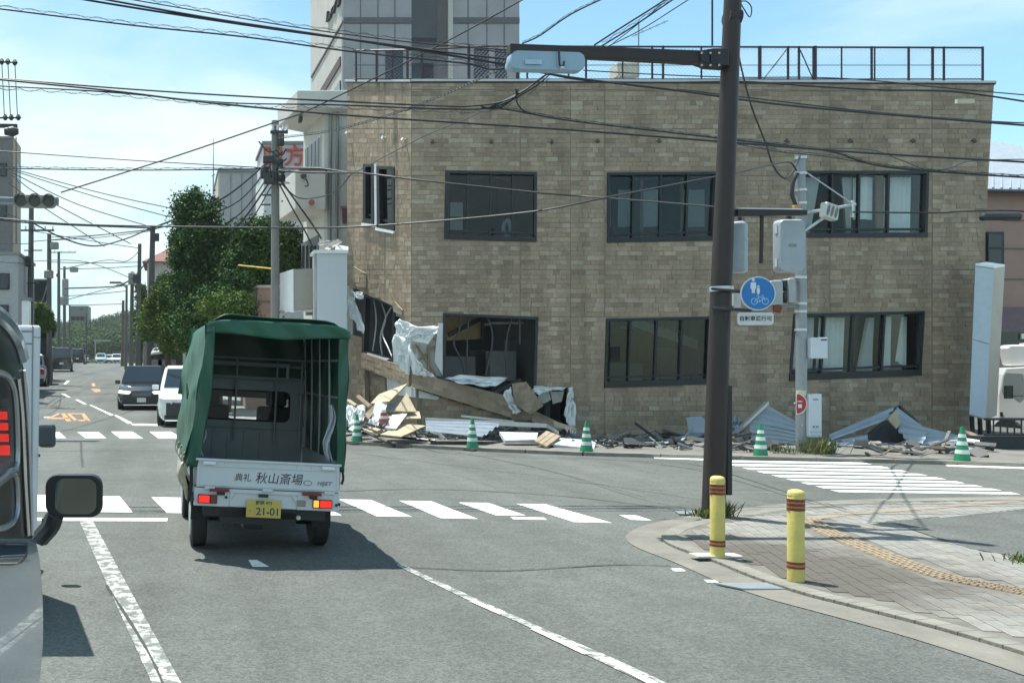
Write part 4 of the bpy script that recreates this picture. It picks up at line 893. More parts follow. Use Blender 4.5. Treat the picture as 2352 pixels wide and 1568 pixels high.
def tree(name, lab, base, blobs, n, size, pal, seed, trunk_r=.18, group=None, cat='tree'):
    rng = random.Random(seed); e = empty(name, base, lab, cat, group)
    top = max(blobs, key=lambda b: b[0].z); t = MB()
    cm = sum((b[0] for b in blobs), Vector())/len(blobs)
    mid = Vector((lerp(base.x, cm.x, .4), lerp(base.y, cm.y, .4), lerp(base.z, cm.z, .6)))
    t.tube(smooth_path([base, base.lerp(mid, .5)+Vector((.06, .02, 0)), mid, cm+Vector((0, 0, .3)), top[0]], 3), [trunk_r*(1-.8*i/12) for i in range(13)], 8)
    for c, r in blobs: t.tube([mid, mid.lerp(c, .5)+Vector((0, 0, .2)), c+Vector((0, 0, r.z*.3))], [trunk_r*.5, trunk_r*.35, .03], 5)
    t.build('trunk', bark, e, smooth=True)
    sat = []
    for c, r in blobs:
        for _ in range(6):
            d = Vector((rng.gauss(0, 1), rng.gauss(0, 1), rng.gauss(0, 1))).normalized(); k = rng.uniform(.28, .48); sat.append((c+Vector((d.x*r.x, d.y*r.y, d.z*r.z))*rng.uniform(.8, 1.08), r*k))
    m = MB(); leaves(m, list(blobs)+sat, n*1.25, size, pal, rng); m.build('crown', leafm, e)
    return e
def blob(px, py, rx, ry, Y, ky=1.0): s = Y/F; return (P(px, py, Y), Vector((rx*s, max(rx, ry)*s*ky, ry*s)))
def gb_(px, Y): c = P(px, 0, Y); return Vector((c.x, Y, gz(Y)))
tree('broadleaf_tree', 'tall dark round-topped tree, highest of the clump by the street', gb_(450, 40), [blob(447, 490, 54, 48, 40), blob(470, 560, 75, 55, 40), blob(430, 570, 40, 60, 40), blob(480, 640, 70, 60, 40.5), blob(440, 670, 50, 60, 40)], 51518, 0.073, [0, 1, 3, 3, 1, 2], 1)
tree('broadleaf_tree', 'dark bushy tree directly behind the concrete utility pole', gb_(600, 37), [blob(600, 545, 55, 45, 37), blob(655, 560, 45, 45, 37.5), blob(570, 610, 55, 60, 37), blob(640, 640, 60, 70, 37.5)], 44158, 0.068, [0, 1, 3, 2], 2)
tree('broadleaf_tree', 'yellow-green sunlit tree along the far pavement edge', gb_(385, 44), [blob(385, 680, 36, 50, 44), blob(360, 735, 40, 50, 44.5), blob(400, 760, 40, 55, 43.5)], 29440, 0.068, [1, 2, 4, 4], 3)
tree('broadleaf_tree', 'dark leafy tree just above the green truck cover', gb_(500, 35), [blob(480, 700, 45, 40, 35), blob(540, 660, 40, 40, 35), blob(520, 720, 70, 50, 35), blob(440, 750, 40, 60, 35)], 33120, 0.063, [0, 3, 1, 1], 4)
tree('shrub', 'olive spreading shrub left of the pinkish block', gb_(525, 33), [blob(515, 705, 45, 28, 33), blob(545, 690, 28, 18, 33)], 12878, 0.053, [2, 4, 1], 5, .08, cat='shrub')
tree('street_tree', 'small ragged tree among the poles of the right pavement', gb_(322, 62), [blob(325, 690, 16, 40, 62), blob(335, 760, 24, 50, 60), blob(315, 735, 10, 25, 62)], 12878, 0.073, [1, 2, 0], 6, .1)
tree('garden_tree', 'yellowish round tree behind the white column', gb_(85, 50), [blob(82, 715, 26, 18, 50), blob(105, 735, 18, 25, 50), blob(30, 715, 18, 14, 49)], 16560, 0.068, [2, 4, 1], 7, .1)
tree('garden_tree', 'dark narrow tree beside the left pavement', gb_(118, 62), [blob(112, 752, 12, 28, 60), blob(102, 750, 10, 30, 60)], 9200, 0.073, [3, 0], 8, .1)
# wooded hill closing the street: one mass nobody could count
hm = MB(); rng = random.Random(5)
def hz(x, y): return 3+max(0, (y-198))*.115+1.6*math.sin(x*.07+1)+1.2*math.sin(x*.13+y*.05)
m = MB(); nx, ny = 40, 16
vs = [(-140+i*6.5, 195+j*8, max(2.6, hz(-140+i*6.5, 195+j*8)-1) if j else 2.0) for j in range(ny+1) for i in range(nx+1)]
m.add(vs, [(j*(nx+1)+i, j*(nx+1)+i+1, (j+1)*(nx+1)+i+1, (j+1)*(nx+1)+i) for j in range(ny) for i in range(nx)]); tag(m.build('hill', mat('hill_soil', (.045, .07, .03), .9, var=.3, scale=.2), local=True), 'wooded hill closing the end of the street', kind='structure')
farleaf = [mat('far_leaf_%d' % i, c, .9, var=.2, scale=.3, spec=.05) for i, c in enumerate([(.05, .085, .04), (.065, .105, .045), (.04, .068, .035), (.085, .12, .05)])]
for _ in range(1700):
    y = 196+rng.random()**1.2*115; x = (rng.uniform(80, 330)-CX)/F*y; z = hz(x, y); r = rng.uniform(1.0, 2.2); pk_ = rng.randrange(4)
    if y < 215 and -30 < x < -9 and rng.random() < .5 and y < 204: continue
    for _ in range(130):
        d = Vector((rng.gauss(0, 1), rng.gauss(0, 1), rng.gauss(0, .8))).normalized(); q = Vector((x, y, z+r*.9))+d*r*rng.uniform(.6, 1); u = d.orthogonal().normalized()
        n2 = (d+Vector((rng.gauss(0, .5), rng.gauss(0, .5), rng.gauss(0, .5)))).normalized(); u = n2.orthogonal().normalized()*r*.10; w = n2.cross(u)
        hm.add([q-u, q+w, q+u, q-w], [(0, 1, 2, 3)], pk_ if rng.random() < .8 else rng.randrange(4))
tag(hm.build('woodland', farleaf, local=True), 'green woodland covering the far hill', 'woodland', kind='stuff')
def weeds(lab, c, n, h, r, seed, name='weed_clump'):
    rng = random.Random(seed); m = MB()
    for _ in range(int(n*2.2)):
        b = c+Vector((rng.gauss(0, r), rng.gauss(0, r*.6), 0)); t = b+Vector((rng.gauss(0, h*.35), rng.gauss(0, h*.35), h*rng.uniform(.4, 1))); s = Vector((rng.gauss(0, 1), rng.gauss(0, 1), 0)).normalized()*.0045
        m.add([b-s, b+s, b.lerp(t, .6)+s*1.6, t, b.lerp(t, .6)-s*1.6], [(0, 1, 2, 3, 4)], rng.randrange(3))
    tag(m.build(name, [leafm[2], leafm[1], mat('dry_grass', (.20, .17, .07), .8)]), lab, 'weeds', kind='stuff')
weeds('tuft of weeds at the foot of the brown signal pole, street side', G(1660, 1196, .05), 60, .22, .05, 1)
weeds('dry weeds at the foot of the brown signal pole, kerb side', G(1618, 1196, .05), 50, .12, .07, 2)
weeds('tall weeds growing at the foot of the galvanised pole', G(1880, 1049, .06), 110, .42, .17, 3)
weeds('low weeds left of the galvanised pole', G(1798, 1048, .06), 40, .2, .16, 4)
weeds('dry grass at the edge of the driveway', G(2352, 1300, .04), 30, .10, .12, 5)
# ================================================================ CONES AND BOLLARDS
cone_g = mat('cone_green', (.012, .22, .10), .5, var=.1); cone_w = mat('cone_white', (.62, .65, .64), .45, var=.04); cone_k = mat('cone_base', (.02, .022, .025), .7)
cg = 'green and white traffic cones along the rubble'
def cone(loc, lab, rz):
    e = empty('traffic_cone', loc, lab, 'traffic cone', cg, (0, 0, rz))
    m = MB(); m.box((0, 0, .018), (.38, .38, .036)); m.build('base', cone_k, e, local=True, bevel=.01)
    def rr(z): return lerp(.135, .028, (z-.036)/.664)
    zs = [.036, .20, .275, .36, .435, .50, .565, .70]
    for i in range(7):
        a, b = zs[i], zs[i+1]; m = MB(); w = i in (1, 3, 5); k = .004 if w else 0
        m.tube([(0, 0, a), (0, 0, b)], [rr(a)+k, rr(b)+k], 20); m.build('white_band' if w else 'cone_body', cone_w if w else cone_g, e, smooth=True, local=True)
    return e
c0 = cone(G(820, 1020, .0), 'green striped cone nearest the green truck', .2)
def dup(root, loc, lab, rot=None):
    c = copy_tree(root); c.location = loc; c['label'] = lab; ORG[c.name] = Vector(loc)
    if rot is not None: c.rotation_euler = rot
    return c
for (x, y), lab, rz in (((1085, 1034), 'green striped cone in front of the smashed corner window', .5), ((1347, 1044), 'green striped cone in front of the middle of the brick wall', -.3), ((1747, 1053), 'green striped cone between the brown and the galvanised pole', .1), ((2210, 1066), 'green striped cone below the leaning pylon sign', -.2)): dup(c0, G(x, y), lab, (0, 0, rz))
def GP(px, py, h):
    Y = (CH-h)*F/(py-HY); return P(px, py, Y)
yel = mat('bollard_yellow', (.60, .505, .145), .5, var=.12, scale=7, bump=.1); bred = mat('bollard_red_band', (.16, .035, .02), .4, var=.05); boran = mat('bollard_orange_band', (.45, .17, .07), .45, var=.05)
bg_ = 'yellow bollards on the street corner'
def bollard(loc, lab, plate):
    e = empty('bollard', loc, lab, 'bollard', bg_); r = .063
    m = MB(); m.tube([(0, 0, 0), (0, 0, .79), (0, 0, .812), (0, 0, .822)], [r, r, r*.86, r*.5], 28); m.build('post', yel, e, smooth=True, local=True, angle=50)
    for z, h, mt in ((.715, .05*.5, bred), (.675, .025, bred), (.635, .025, bred), (.155, .02, bred), (.115, .02, bred)):
        m = MB(); m.tube([(0, 0, z), (0, 0, z+h)], [r+.0035]*2, 28); m.build('red_band', mt, e, smooth=True, local=True)
    for z in (.695, .656, .136):
        m = MB(); m.tube([(0, 0, z+.002), (0, 0, z+.018)], [r+.0025]*2, 28); m.build('orange_band', boran, e, smooth=True, local=True)
    m = MB(); m.tube([(0, 0, .770), (0, 0, .776)], [r+.002]*2, 28); m.build('cap_seam', yel, e, smooth=True, local=True)
    e.scale = (1, 1, .925)
    if plate: m = MB(); m.box((.0, .03, .012), (.42, .16, .02)); m.build('footing', mat('pale_footing', (.60, .58, .50), .8), e, local=True)
    return e
bollard(GP(1648, 1279, .04), 'yellow bollard standing on a pale footing by the brown pole', True)
bollard(GP(1828, 1333, .04), 'yellow bollard nearer the road edge, dirt round its foot', False)
# ================================================================ SIGNALS, SIGNS, POLES
YP = 11.45
bp_ = empty('signal_pole', P(1641, 1190, YP), 'thick brown signal pole with a long arm at the paved corner', 'signal pole')
m = MB(); m.tube([P(1638, 1195, YP), P(1651, 800, YP), P(1667, 400, YP), P(1683, 0, YP), P(1688, -160, YP)], [.128, .116, .105, .094, .088], 24); m.build('shaft', brown_paint, bp_, smooth=True)
m = MB(); m.box(P(1669, 1010, YP-.02), (.06, .14, 1.3)); m.build('cable_duct', mat('dark_duct', (.02, .02, .022), .5), bp_, bevel=.01)
m = MB(); a = P(1667, 133, YP-.02); b = P(1172, 113, YP-.02); d = (b-a); R = Matrix.Rotation(math.atan2(d.z, d.x), 3, 'Y').inverted()
def beam(m, a, b, h, dpt, h2=None):
    h2 = h2 or h; z = Vector((0, 0, 1)); y = Vector((0, dpt/2, 0))
    m.loft([[a-z*h/2-y, a-z*h/2+y, a+z*h/2+y, a+z*h/2-y], [b-z*h2/2-y, b-z*h2/2+y, b+z*h2/2+y, b+z*h2/2-y]])
beam(m, P(1640, 135, YP-.05), P(1168, 115, YP-.05), .145, .13, .115); m.build('arm', brown_paint, bp_, bevel=.008)
m = MB(); beam(m, P(1664, 137, YP-.05), P(1622, 136, YP-.05), .21, .20, .19); beam(m, P(1622, 136, YP-.05), P(1600, 134, YP-.05), .19, .18, .13); m.build('arm_bracket', mat('dark_bracket', (.025, .025, .028), .45, .2), bp_, bevel=.01)
m = MB()
for dx in (1612, 1632, 1652):
    for dy in (122, 150): m.cyl(P(dx, dy, YP-.17), P(dx, dy, YP-.14), .014, n=6)
m.build('bolt', chrome, bp_)
m = MB(); m.box(P(1640, 117, YP-.08), (.10, .10, .05)); m.build('lamp_socket', alu, bp_, bevel=.01)
m = MB(); m.cyl(P(1636, 105, YP+.02), P(1636, -160, YP+.02), .011, n=6); m.build('riser_cable', black_pl, bp_)
m = MB(); beam(m, P(1690, 489, YP-.02), P(1850, 489, YP-.02), .085, .08, .06); m.build('lower_arm', brown_paint, bp_, bevel=.006)
m = MB(); m.cyl(P(1690, 480, YP-.02), P(1842, 482, YP-.02), .014, n=8); m.build('arm_conduit', alu, bp_)
m = MB(); m.cyl(P(1750, 494, YP-.02), P(1748, 605, YP-.02), .022, n=8); m.build('drop_rod', brown_paint, bp_)
for y in (664, 709):
    m = MB(); c = P(1657, y, YP); m.tube([c+Vector((0, 0, -.03)), c+Vector((0, 0, .03))], [.128, .128], 20); m.build('clamp', alu if y < 700 else dark_metal, bp_, smooth=True)
    m = MB(); m.cyl(P(1636, y-1, YP-.16), P(1636, y-1, YP-.02), .016, n=6); m.cyl(P(1637, y-1, YP-.14), P(1725, y+(8 if y < 700 else 4), YP-.14), .018, n=6); m.build('sign_bracket', dark_metal, bp_)
m = MB(); m.cyl(P(1668, 40, YP), P(1697, 42, YP), .10, n=12); m.build('clamp', brown_paint, bp_)
m = MB(); m.tube(smooth_path([P(1690, 8, YP), P(1712, 3, YP), P(1726, 18, YP), P(1722, 40, YP), P(1708, 20, YP), P(1700, 6, YP)], 5), .007, 5); m.build('cable_loop', black_pl, bp_)
# horizontal signal seen from its back, hung under the arm
def round_rect(w, h, r, n=5):
    out = []
    for cx, cz, a0 in ((w/2-r, h/2-r, 0), (-w/2+r, h/2-r, 90), (-w/2+r, -h/2+r, 180), (w/2-r, -h/2+r, 270)):
        for i in range(n+1): a = math.radians(a0+90*i/n); out.append((cx+r*math.cos(a), cz+r*math.sin(a)))
    return out
sig_m = mat('signal_grey_blue', (.30, .42, .52), .4, .1, var=.06, scale=3)
def signal_box(name, lab, cat, c, w, h, dpt, r, mt, visors, rot=0.0, tilt=0.0, group=None, face=1):
    """face=+1: lamps on the far side (+y)"""
    e = empty(name, c, lab, cat, group, (0, tilt, rot)); rr = round_rect(w, h, r)
    m = MB(); m.loft([[(x*.97, -dpt/2-.0, z*.95) for x, z in rr], [(x, -dpt/2+.03, z) for x, z in rr], [(x, dpt/2, z) for x, z in rr]]); m.build('housing', mt, e, local=True, smooth=True, angle=30)
    for i, (x, z, rad, mm) in enumerate(visors):
        m = MB(); y0 = dpt/2*face
        ring_ = [(x+rad*1.08*math.cos(a), z+rad*1.08*math.sin(a)) for a in [math.radians(-20+220*k/14) for k in range(15)]]
        m.loft([[(p, y0, q) for p, q in ring_], [(p, y0+.17*face, q) for p, q in ring_]], cap=False, closed=False); v = m.build('visor', mt, e, local=True, solid=.008)
        m = MB(); m.tube([(x, y0-.005*face, z), (x, y0+.012*face, z)], [rad, rad*.96], 20); m.build('lens', mm, e, local=True)
    return e
lens_off = mat('unlit_lens', (.045, .03, .03), .25, var=.1)
sb = signal_box('traffic_signal', 'blue-grey back of a horizontal traffic signal hung under the brown arm', 'traffic signal', P(1254, 143, YP-.06), .90, .225, .13, .09, sig_m, [(-.29, 0, .105, lens_off), (0, 0, .105, lens_off), (.29, 0, .105, lens_off)], tilt=math.radians(1.6))
m = MB(); m.box((-.18, -.085, -.03), (.20, .006, .055)); m.build('rating_plate', mat('pale_blue_plate', (.42, .56, .68), .4), sb, local=True)
m = MB(); m.tube([(.11, -.10, .12), (.115, -.11, .0), (.12, -.11, -.07), (.17, -.11, -.07), (.17, -.11, -.02)], .012, 6); m.build('conduit', black_pl, sb, local=True)
m = MB(); m.box((.155, -.10, -.085), (.03, .02, .03)); m.build('latch', white_paint, sb, local=True)
m = MB(); m.box((-.30, 0, .13), (.05, .06, .06)); m.box((.30, 0, .13), (.05, .06, .06)); m.build('hanger', dark_metal, sb, local=True)
sb2 = signal_box('traffic_signal', 'grey upright signal housing with a small label hung from the lower brown arm', 'traffic signal', P(1812, 565, YP+.12), .30, .63, .14, .05, mat('signal_grey', (.36, .41, .45), .45, .1, var=.08), [(.05, .19, .08, lens_off), (.05, 0, .08, lens_off), (.05, -.19, .08, lens_off)])
m = MB(); m.box((.0, -.073, .0), (.09, .004, .035)); m.build('label_plate', mat('label_grey', (.22, .24, .22), .5), sb2, local=True)
for z in (.2, -.2): m = MB(); m.box((-.152, 0, z), (.012, .05, .10)); m.build('hinge', alu, sb2, local=True)
for t_, x_ in (('ー', -.028), ('Ⅱ', 0), ('ア', .028)): pass
m = MB(); m.cyl((0, 0, .31), (0, 0, .37), .03, n=8); m.build('hanger', dark_metal, sb2, local=True)
sb3 = signal_box('traffic_signal', 'narrow bluish signal housing seen edge-on against the brown pole', 'traffic signal', P(1699, 568, YP+.2), .22, .62, .14, .04, mat('signal_blue_grey', (.33, .40, .46), .45, .1, var=.06), [(0, .19, .085, lens_off), (0, 0, .085, lens_off), (0, -.19, .085, lens_off)], rot=math.radians(50))
m = MB(); m.cyl((0, 0, .31), (.0, 0, .40), .025, n=8); m.build('hanger', dark_metal, sb3, local=True)
for z in (-.1, .1): m = MB(); m.box((0, -.074, z), (.18, .006, .012)); m.build('seam', alu, sb3, local=True)
# round blue sign
blue = mat('sign_blue', (.012, .17, .50), .35, var=.04); wsign = mat('sign_white', (.70, .74, .76), .4, var=.03); lbl = mat('sign_light_blue', (.30, .56, .78), .4, var=0)
rs = empty('round_sign', P(1741, 674, YP-.2), 'round blue sign with walking pair and bicycle on the brown pole', 'sign', rot=(0, 0, math.radians(-4)))
r = .2
m = MB(); m.tube([(0, .012, 0), (0, .006, 0), (0, -.002, 0)], [r*.99, r, r*.985], 48); m.build('back_plate', wsign, rs, local=True)
m = MB(); m.tube([(0, -.003, 0), (0, -.006, 0)], [r*.93, r*.93], 48); m.build('blue_face', blue, rs, local=True)
def sym(polys, mt, nm):
    m = MB()
    for pgn in polys: m.prism([Vector((x*r, -.0062, z*r)) for x, z in pgn], (0, -.002, 0))
    return m.build(nm, mt, rs, local=True)
def disc(cx, cz, rad, n=12): return [(cx+rad*math.cos(2*math.pi*i/n), cz+rad*math.sin(2*math.pi*i/n)) for i in range(n)]
sym([disc(-.28, .80, .085), [(-.42, .66), (-.14, .66), (-.12, .28), (-.18, .28), (-.2, .02), (-.27, .02), (-.28, .25), (-.29, .02), (-.36, .02), (-.38, .28), (-.45, .28)]], wsign, 'adult_figure')
sym([disc(.0, .42, .06), [(-.08, .33), (.08, .33), (.09, .12), (.05, -.04), (-.05, -.04), (-.09, .12)]], wsign, 'child_figure')
def annul(cx, cz, R_, w, n=20):
    o = []
    for i in range(n):
        a, b = 2*math.pi*i/n, 2*math.pi*(i+1)/n; o.append([(cx+R_*math.cos(a), cz+R_*math.sin(a)), (cx+R_*math.cos(b), cz+R_*math.sin(b)), (cx+(R_-w)*math.cos(b), cz+(R_-w)*math.sin(b)), (cx+(R_-w)*math.cos(a), cz+(R_-w)*math.sin(a))])
    return o
def bar2(x1, z1, x2, z2, w):
    d = Vector((x2-x1, z2-z1)).normalized()*w/2; return [(x1-d.y, z1+d.x), (x2-d.y, z2+d.x), (x2+d.y, z2-d.x), (x1+d.y, z1-d.x)]
sym(annul(-.22, -.46, .20, .045)+annul(.40, -.46, .20, .045)+[bar2(-.22, -.46, .02, -.22, .04), bar2(.02, -.22, .28, -.24, .04), bar2(.28, -.24, .08, -.5, .04), bar2(.08, -.5, -.22, -.46, .04), bar2(.08, -.5, -.02, -.14, .04), bar2(.40, -.46, .26, -.12, .04), bar2(.16, -.12, .30, -.10, .04), bar2(-.10, -.13, .06, -.13, .05)], lbl, 'bicycle_symbol')
sp2 = empty('plate_sign', P(1735, 732, YP-.2), 'small white plate with black Japanese writing under the round blue sign', 'sign', rot=(0, 0, math.radians(-4)))
rr = round_rect(.405, .145, .03)
m = MB(); m.loft([[(x, .006, z) for x, z in rr], [(x, -.004, z) for x, z in rr]]); m.build('plate', wsign, sp2, local=True)
rr2 = round_rect(.385, .125, .025); m = MB(); m.loft([[(x, -.0045, z) for x, z in rr2], [(x, -.0055, z) for x, z in rr2]]); m.build('face', mat('sign_face_grey', (.60, .63, .62), .5), sp2, local=True)
text('自転車通行可', .062, ink, sp2, Matrix.Translation((0, -.006, 0)) @ FACE, extrude=.001, bold=.0012)
# small plates behind the round sign
tag(MB().box(P(1692, 690, YP+.05), (.09, .02, .17)).build('notice_plate', wsign), 'small white notice on the brown pole left of the round sign', 'notice')
# galvanised pole
YG = 19.7
gp = empty('signal_pole', P(1840, 1046, YG), 'slim galvanised signal pole standing in the weeds by the crumpled shutter', 'signal pole')
m = MB(); m.tube([P(1841, 1050, YG), P(1840, 700, YG), P(1838, 356, YG)], [.105, .098, .088], 18); m.build('shaft', steel, gp, smooth=True)
for y in (366, 402, 440, 470, 640, 700, 718, 760): m = MB(); c = P(1839, y, YG); m.tube([c, c+Vector((0, 0, .05))], [.112, .112], 16); m.build('strap', alu, gp, smooth=True)
m = MB(); m.tube(smooth_path([P(1832, 398, YG-.1), P(1822, 420, YG-.1), P(1820, 450, YG-.1), P(1832, 478, YG-.1)], 5), .035, 6); m.build('cable_bundle', black_pl, gp, smooth=True)
m = MB(); m.box(P(1840, 903, YG-.09), (.17, .05, .12)); m.build('yellow_band', mat('pale_yellow_tape', (.58, .58, .38), .6), gp)
for (a, b, r_) in (((1846, 490), (1965, 470), .035), ((1846, 532), (1900, 495), .03), ((1846, 392), (1958, 468), .014)): m = MB(); m.cyl(P(*a, YG-.05), P(*b, YG-.15), r_, n=8); m.build('stay', alu, gp, smooth=True)
m = MB(); m.box(P(1957, 480, YG-.15), (.05, .06, .34)); m.build('end_bracket', alu, gp)
m = MB(); m.box(P(1829, 478, YG-.12), (.13, .12, .13)); m.build('orange_joint', mat('orange_joint', (.50, .26, .10), .5), gp, bevel=.03)
for x, y0, y1 in ((1776, 645, 702), (1812, 640, 696)):
    hs = signal_box('pedestrian_signal', 'pedestrian signal half hidden behind the round blue sign' if x < 1800 else 'pedestrian signal with curved hoods seen from the side', 'pedestrian signal', P(x, (y0+y1)/2, YG-.05), .26 if x < 1800 else .14, .50, .22, .03, mat('ped_grey', (.34, .37, .38), .5, .1), [])
    for z in (.10, -.14):
        m = MB(); m.prism([(-.07, -.06, z+.12), (-.07, -.06, z-.10), (-.13, -.06, z-.02), (-.15, -.06, z+.10)], (0, .12, 0)); m.build('hood', dark_metal, hs, local=True)
    for z in (.26, -.27): m = MB(); m.cyl((.0, 0, z), (.24 if x > 1800 else .5, 0, z), .02, n=6); m.build('bracket', steel, hs, local=True)
for x, lab in ((1783, 'small dark red lamp under the pedestrian signal'),): m = MB(); m.cyl(P(x, 716, YG-.1), P(x+4, 704, YG-.1), .07, .09, n=12); tag(m.build('warning_lamp', mat('dark_red_lamp', (.16, .03, .02), .4)), lab, 'lamp')
ls = signal_box('traffic_signal', 'pale three-lamp signal turned sideways on the galvanised pole', 'traffic signal', P(1905, 486, YG-.22), .40, .32, .12, .05, mat('signal_pale', (.56, .59, .57), .5, var=.05), [], rot=math.radians(22), tilt=math.radians(10))
for x in (-.12, 0, .12):
    m = MB(); rr_ = [(x+.042*math.cos(a)+.02*math.sin(a), .12*math.sin(a)) for a in [2*math.pi*k/16 for k in range(16)]]; m.loft([[(p, -.062, q) for p, q in rr_], [(p, -.066, q) for p, q in rr_]]); m.build('louvre', mat('louvre_dark', (.16, .17, .16), .6), ls, local=True)
cb = empty('control_cabinet', P(1876, 799, YG-.1), 'square white control cabinet strapped to the galvanised pole', 'cabinet'); m = MB(); m.box((0, 0, 0), (.345, .16, .43)); m.build('box', mat('cabinet_white', (.56, .62, .68), .4, var=.03), cb, local=True, bevel=.012)
m = MB(); m.box((.09, -.083, .165), (.12, .004, .03)); m.build('name_plate', dark_metal, cb, local=True)
lp = empty('tall_cabinet', P(1868, 954, YG-.12), 'tall narrow white cabinet on the galvanised pole above the weeds', 'cabinet'); m = MB(); m.box((0, 0, 0), (.26, .14, .88)); m.build('box', mat('cabinet_white', (.6, .6, .6)), lp, local=True, bevel=.015)
for z, w_ in ((.33, .10), (-.22, .045), (-.22, .045)): pass
m = MB(); m.box((0, -.072, .33), (.11, .004, .03)); m.box((-.035, -.072, -.225), (.05, .004, .04)); m.box((.035, -.072, -.225), (.05, .004, .04)); m.box((0, -.072, -.33), (.2, .004, .006)); m.build('print', mat('faded_print', (.22, .25, .28), .6), lp, local=True)
for z in (.1, -.2): m = MB(); m.box((-.17, .04, z), (.1, .03, .03)); m.build('bracket', alu, lp, local=True)
rd = empty('half_round_sign', P(1829, 927, YG-.12), 'half-round red sign wrapped on the galvanised pole', 'sign'); rr_ = [(.0, -.22), (0, .22)]+[(.215*math.sin(a), .22*math.cos(a)) for a in [math.pi*k/14 for k in range(1, 14)]]
m = MB(); m.prism([Vector((x, 0, z)) for x, z in rr_], (0, -.012, 0)); m.build('rim', wsign, rd, local=True); m = MB(); m.prism([Vector((x*.9, -.0125, z*.91)) for x, z in rr_], (0, -.003, 0)); m.build('red_face', mat('sign_red', (.40, .025, .03), .4), rd, local=True)
m = MB(); m.box((.06, -.017, .05), (.10, .003, .018)); m.box((.065, -.017, -.045), (.075, .003, .075)); m.build('white_mark', wsign, rd, local=True)
m = MB(); m.cyl((.0, .0, .0), (.0, .05, 0), .03, n=6); m.build('mount', steel, rd, local=True)
# signal at the left edge, facing us
YL = 25.0
ts = signal_box('traffic_signal', 'green-grey horizontal signal with three unlit lamps facing the road', 'traffic signal', P(81, 463, YL), 1.10, .33, .16, .13, mat('signal_green_grey', (.24, .27, .235), .5, var=.15), [(-.37, 0, .155, lens_off), (0, 0, .155, lens_off), (.37, 0, .155, lens_off)], face=-1, tilt=math.radians(1))
m = MB(); m.box((.56, .02, .02), (.10, .14, .20)); m.build('end_cap', conc_grey, ts, local=True, bevel=.02)
m = MB(); m.cyl((-.5, .05, .08), (-2.6, .05, .10), .03, n=8); m.cyl((-.5, .05, -.06), (-2.6, .05, -.08), .03, n=8); m.build('arm', steel, ts, local=True)
# ---------- utility poles
pole_c = mat('pole_concrete', (.22, .215, .20), .85, var=.15, scale=1.5); pole_d = mat('pole_dark', (.10, .098, .092), .8, var=.15)
def upole(lab, px, ytop, Y, r0, r1, mt, xb=None, arms=(), tr=(), boxes=()):
    b = gb_((xb or px), Y); t = P(px, ytop, Y); e = empty('utility_pole', b, lab, 'utility pole', 'utility poles along the street')
    m = MB(); m.cyl(b, t, r0, r1, 16); m.build('shaft', mt, e, smooth=True)
    for y, w in arms:
        c = P(px, y, Y); m = MB(); m.box(c+Vector((w*.2, -.12, 0)), (w, .08, .08)); m.build('crossarm', dark_metal, e)
        for k in (-.4, -.1, .25, .5): q = c+Vector((w*.2+k*w*.9, -.12, .04)); m = MB(); m.tube([q, q+Vector((0, 0, .06)), q+Vector((0, 0, .08)), q+Vector((0, 0, .16))], [.03, .05, .03, .045], 8); m.build('insulator', wsign, e)
    for dx, y, rr3, h in tr:
        c = P(px+dx, y, Y); m = MB(); m.tube([c-Vector((0, 0, h/2)), c-Vector((0, 0, h/2-.04)), c+Vector((0, 0, h/2-.05)), c+Vector((0, 0, h/2))], [rr3*.9, rr3, rr3, rr3*.8], 14); m.build('transformer', conc_grey, e, smooth=True)
    for dx, y, s in boxes:
        m = MB(); m.box(P(px+dx, y, Y-.2), s); m.build('junction_box', dark_metal, e, bevel=.03)
    return e
big = upole('thick concrete utility pole crowded with cables, in front of the lettered building', 632, 278, 27.5, .135, .105, pole_c, arms=((306, .5),), boxes=((14, 322, (.16, .15, .34)), (-16, 366, (.3, .2, .2)), (14, 408, (.22, .2, .42)), (-14, 408, (.3, .25, .35)), (10, 378, (.2, .15, .3)), (16, 462, (.05, .1, .05)), (-22, 448, (.35, .05, .05)), (-22, 470, (.3, .05, .05)), (-26, 400, (.2, .2, .25))))
rng = random.Random(3)
for k in range(9):
    m = MB(); a = P(632+rng.uniform(-25, 18), rng.uniform(340, 420), 27.25); b = a+Vector((rng.uniform(-.5, .5), 0, rng.uniform(-.5, .4))); m.tube(smooth_path([a, a.lerp(b, .5)+Vector((0, -.1, -.18)), b], 4), .022, 5); m.build('jumper_wire', black_pl, big)
for y in (388, 400, 420): m = MB(); c = P(640, y, 27.2); m.cyl(c, c+Vector((.32, 0, 0)), .03, n=6); m.build('bracket', alu, big)
upole('dark wooden-looking pole, nearest of the row on the right pavement', 351, 518, 49, .20, .13, pole_d, xb=343, boxes=((8, 545, (.3, .2, .4)),))
upole('slim pole second in the row on the right pavement, lamp cable loop at its top', 321, 560, 58, .17, .11, pole_d, xb=316, boxes=((-8, 640, (.4, .2, .5)),))
upole('short thick pole with a dark canister, third in the row on the right pavement', 304, 624, 72, .19, .13, pole_d, tr=((-1, 640, .28, .9),), xb=301)
upole('lamp pole with two street-lamp arms down the right pavement', 291, 655, 86, .15, .1, pole_d, xb=289)
upole('rusty-footed pole at the far end of the right pavement', 283, 690, 100, .2, .14, mat('rusty_pole', (.12, .08, .06), .8), xb=281)
upole('tall pole behind the left signal, with wire brackets', 72, 478, 46, .17, .12, pole_d, xb=68, arms=((530, 1.6),), boxes=((-6, 600, (.3, .3, .5)), (4, 575, (.9, .06, .06)), (4, 650, (.6, .06, .06))))
upole('pole with a round transformer bucket beside its top on the left pavement', 113, 538, 55, .17, .12, pole_d, tr=((12, 564, .26, .4), (-1, 630, .28, .45)))
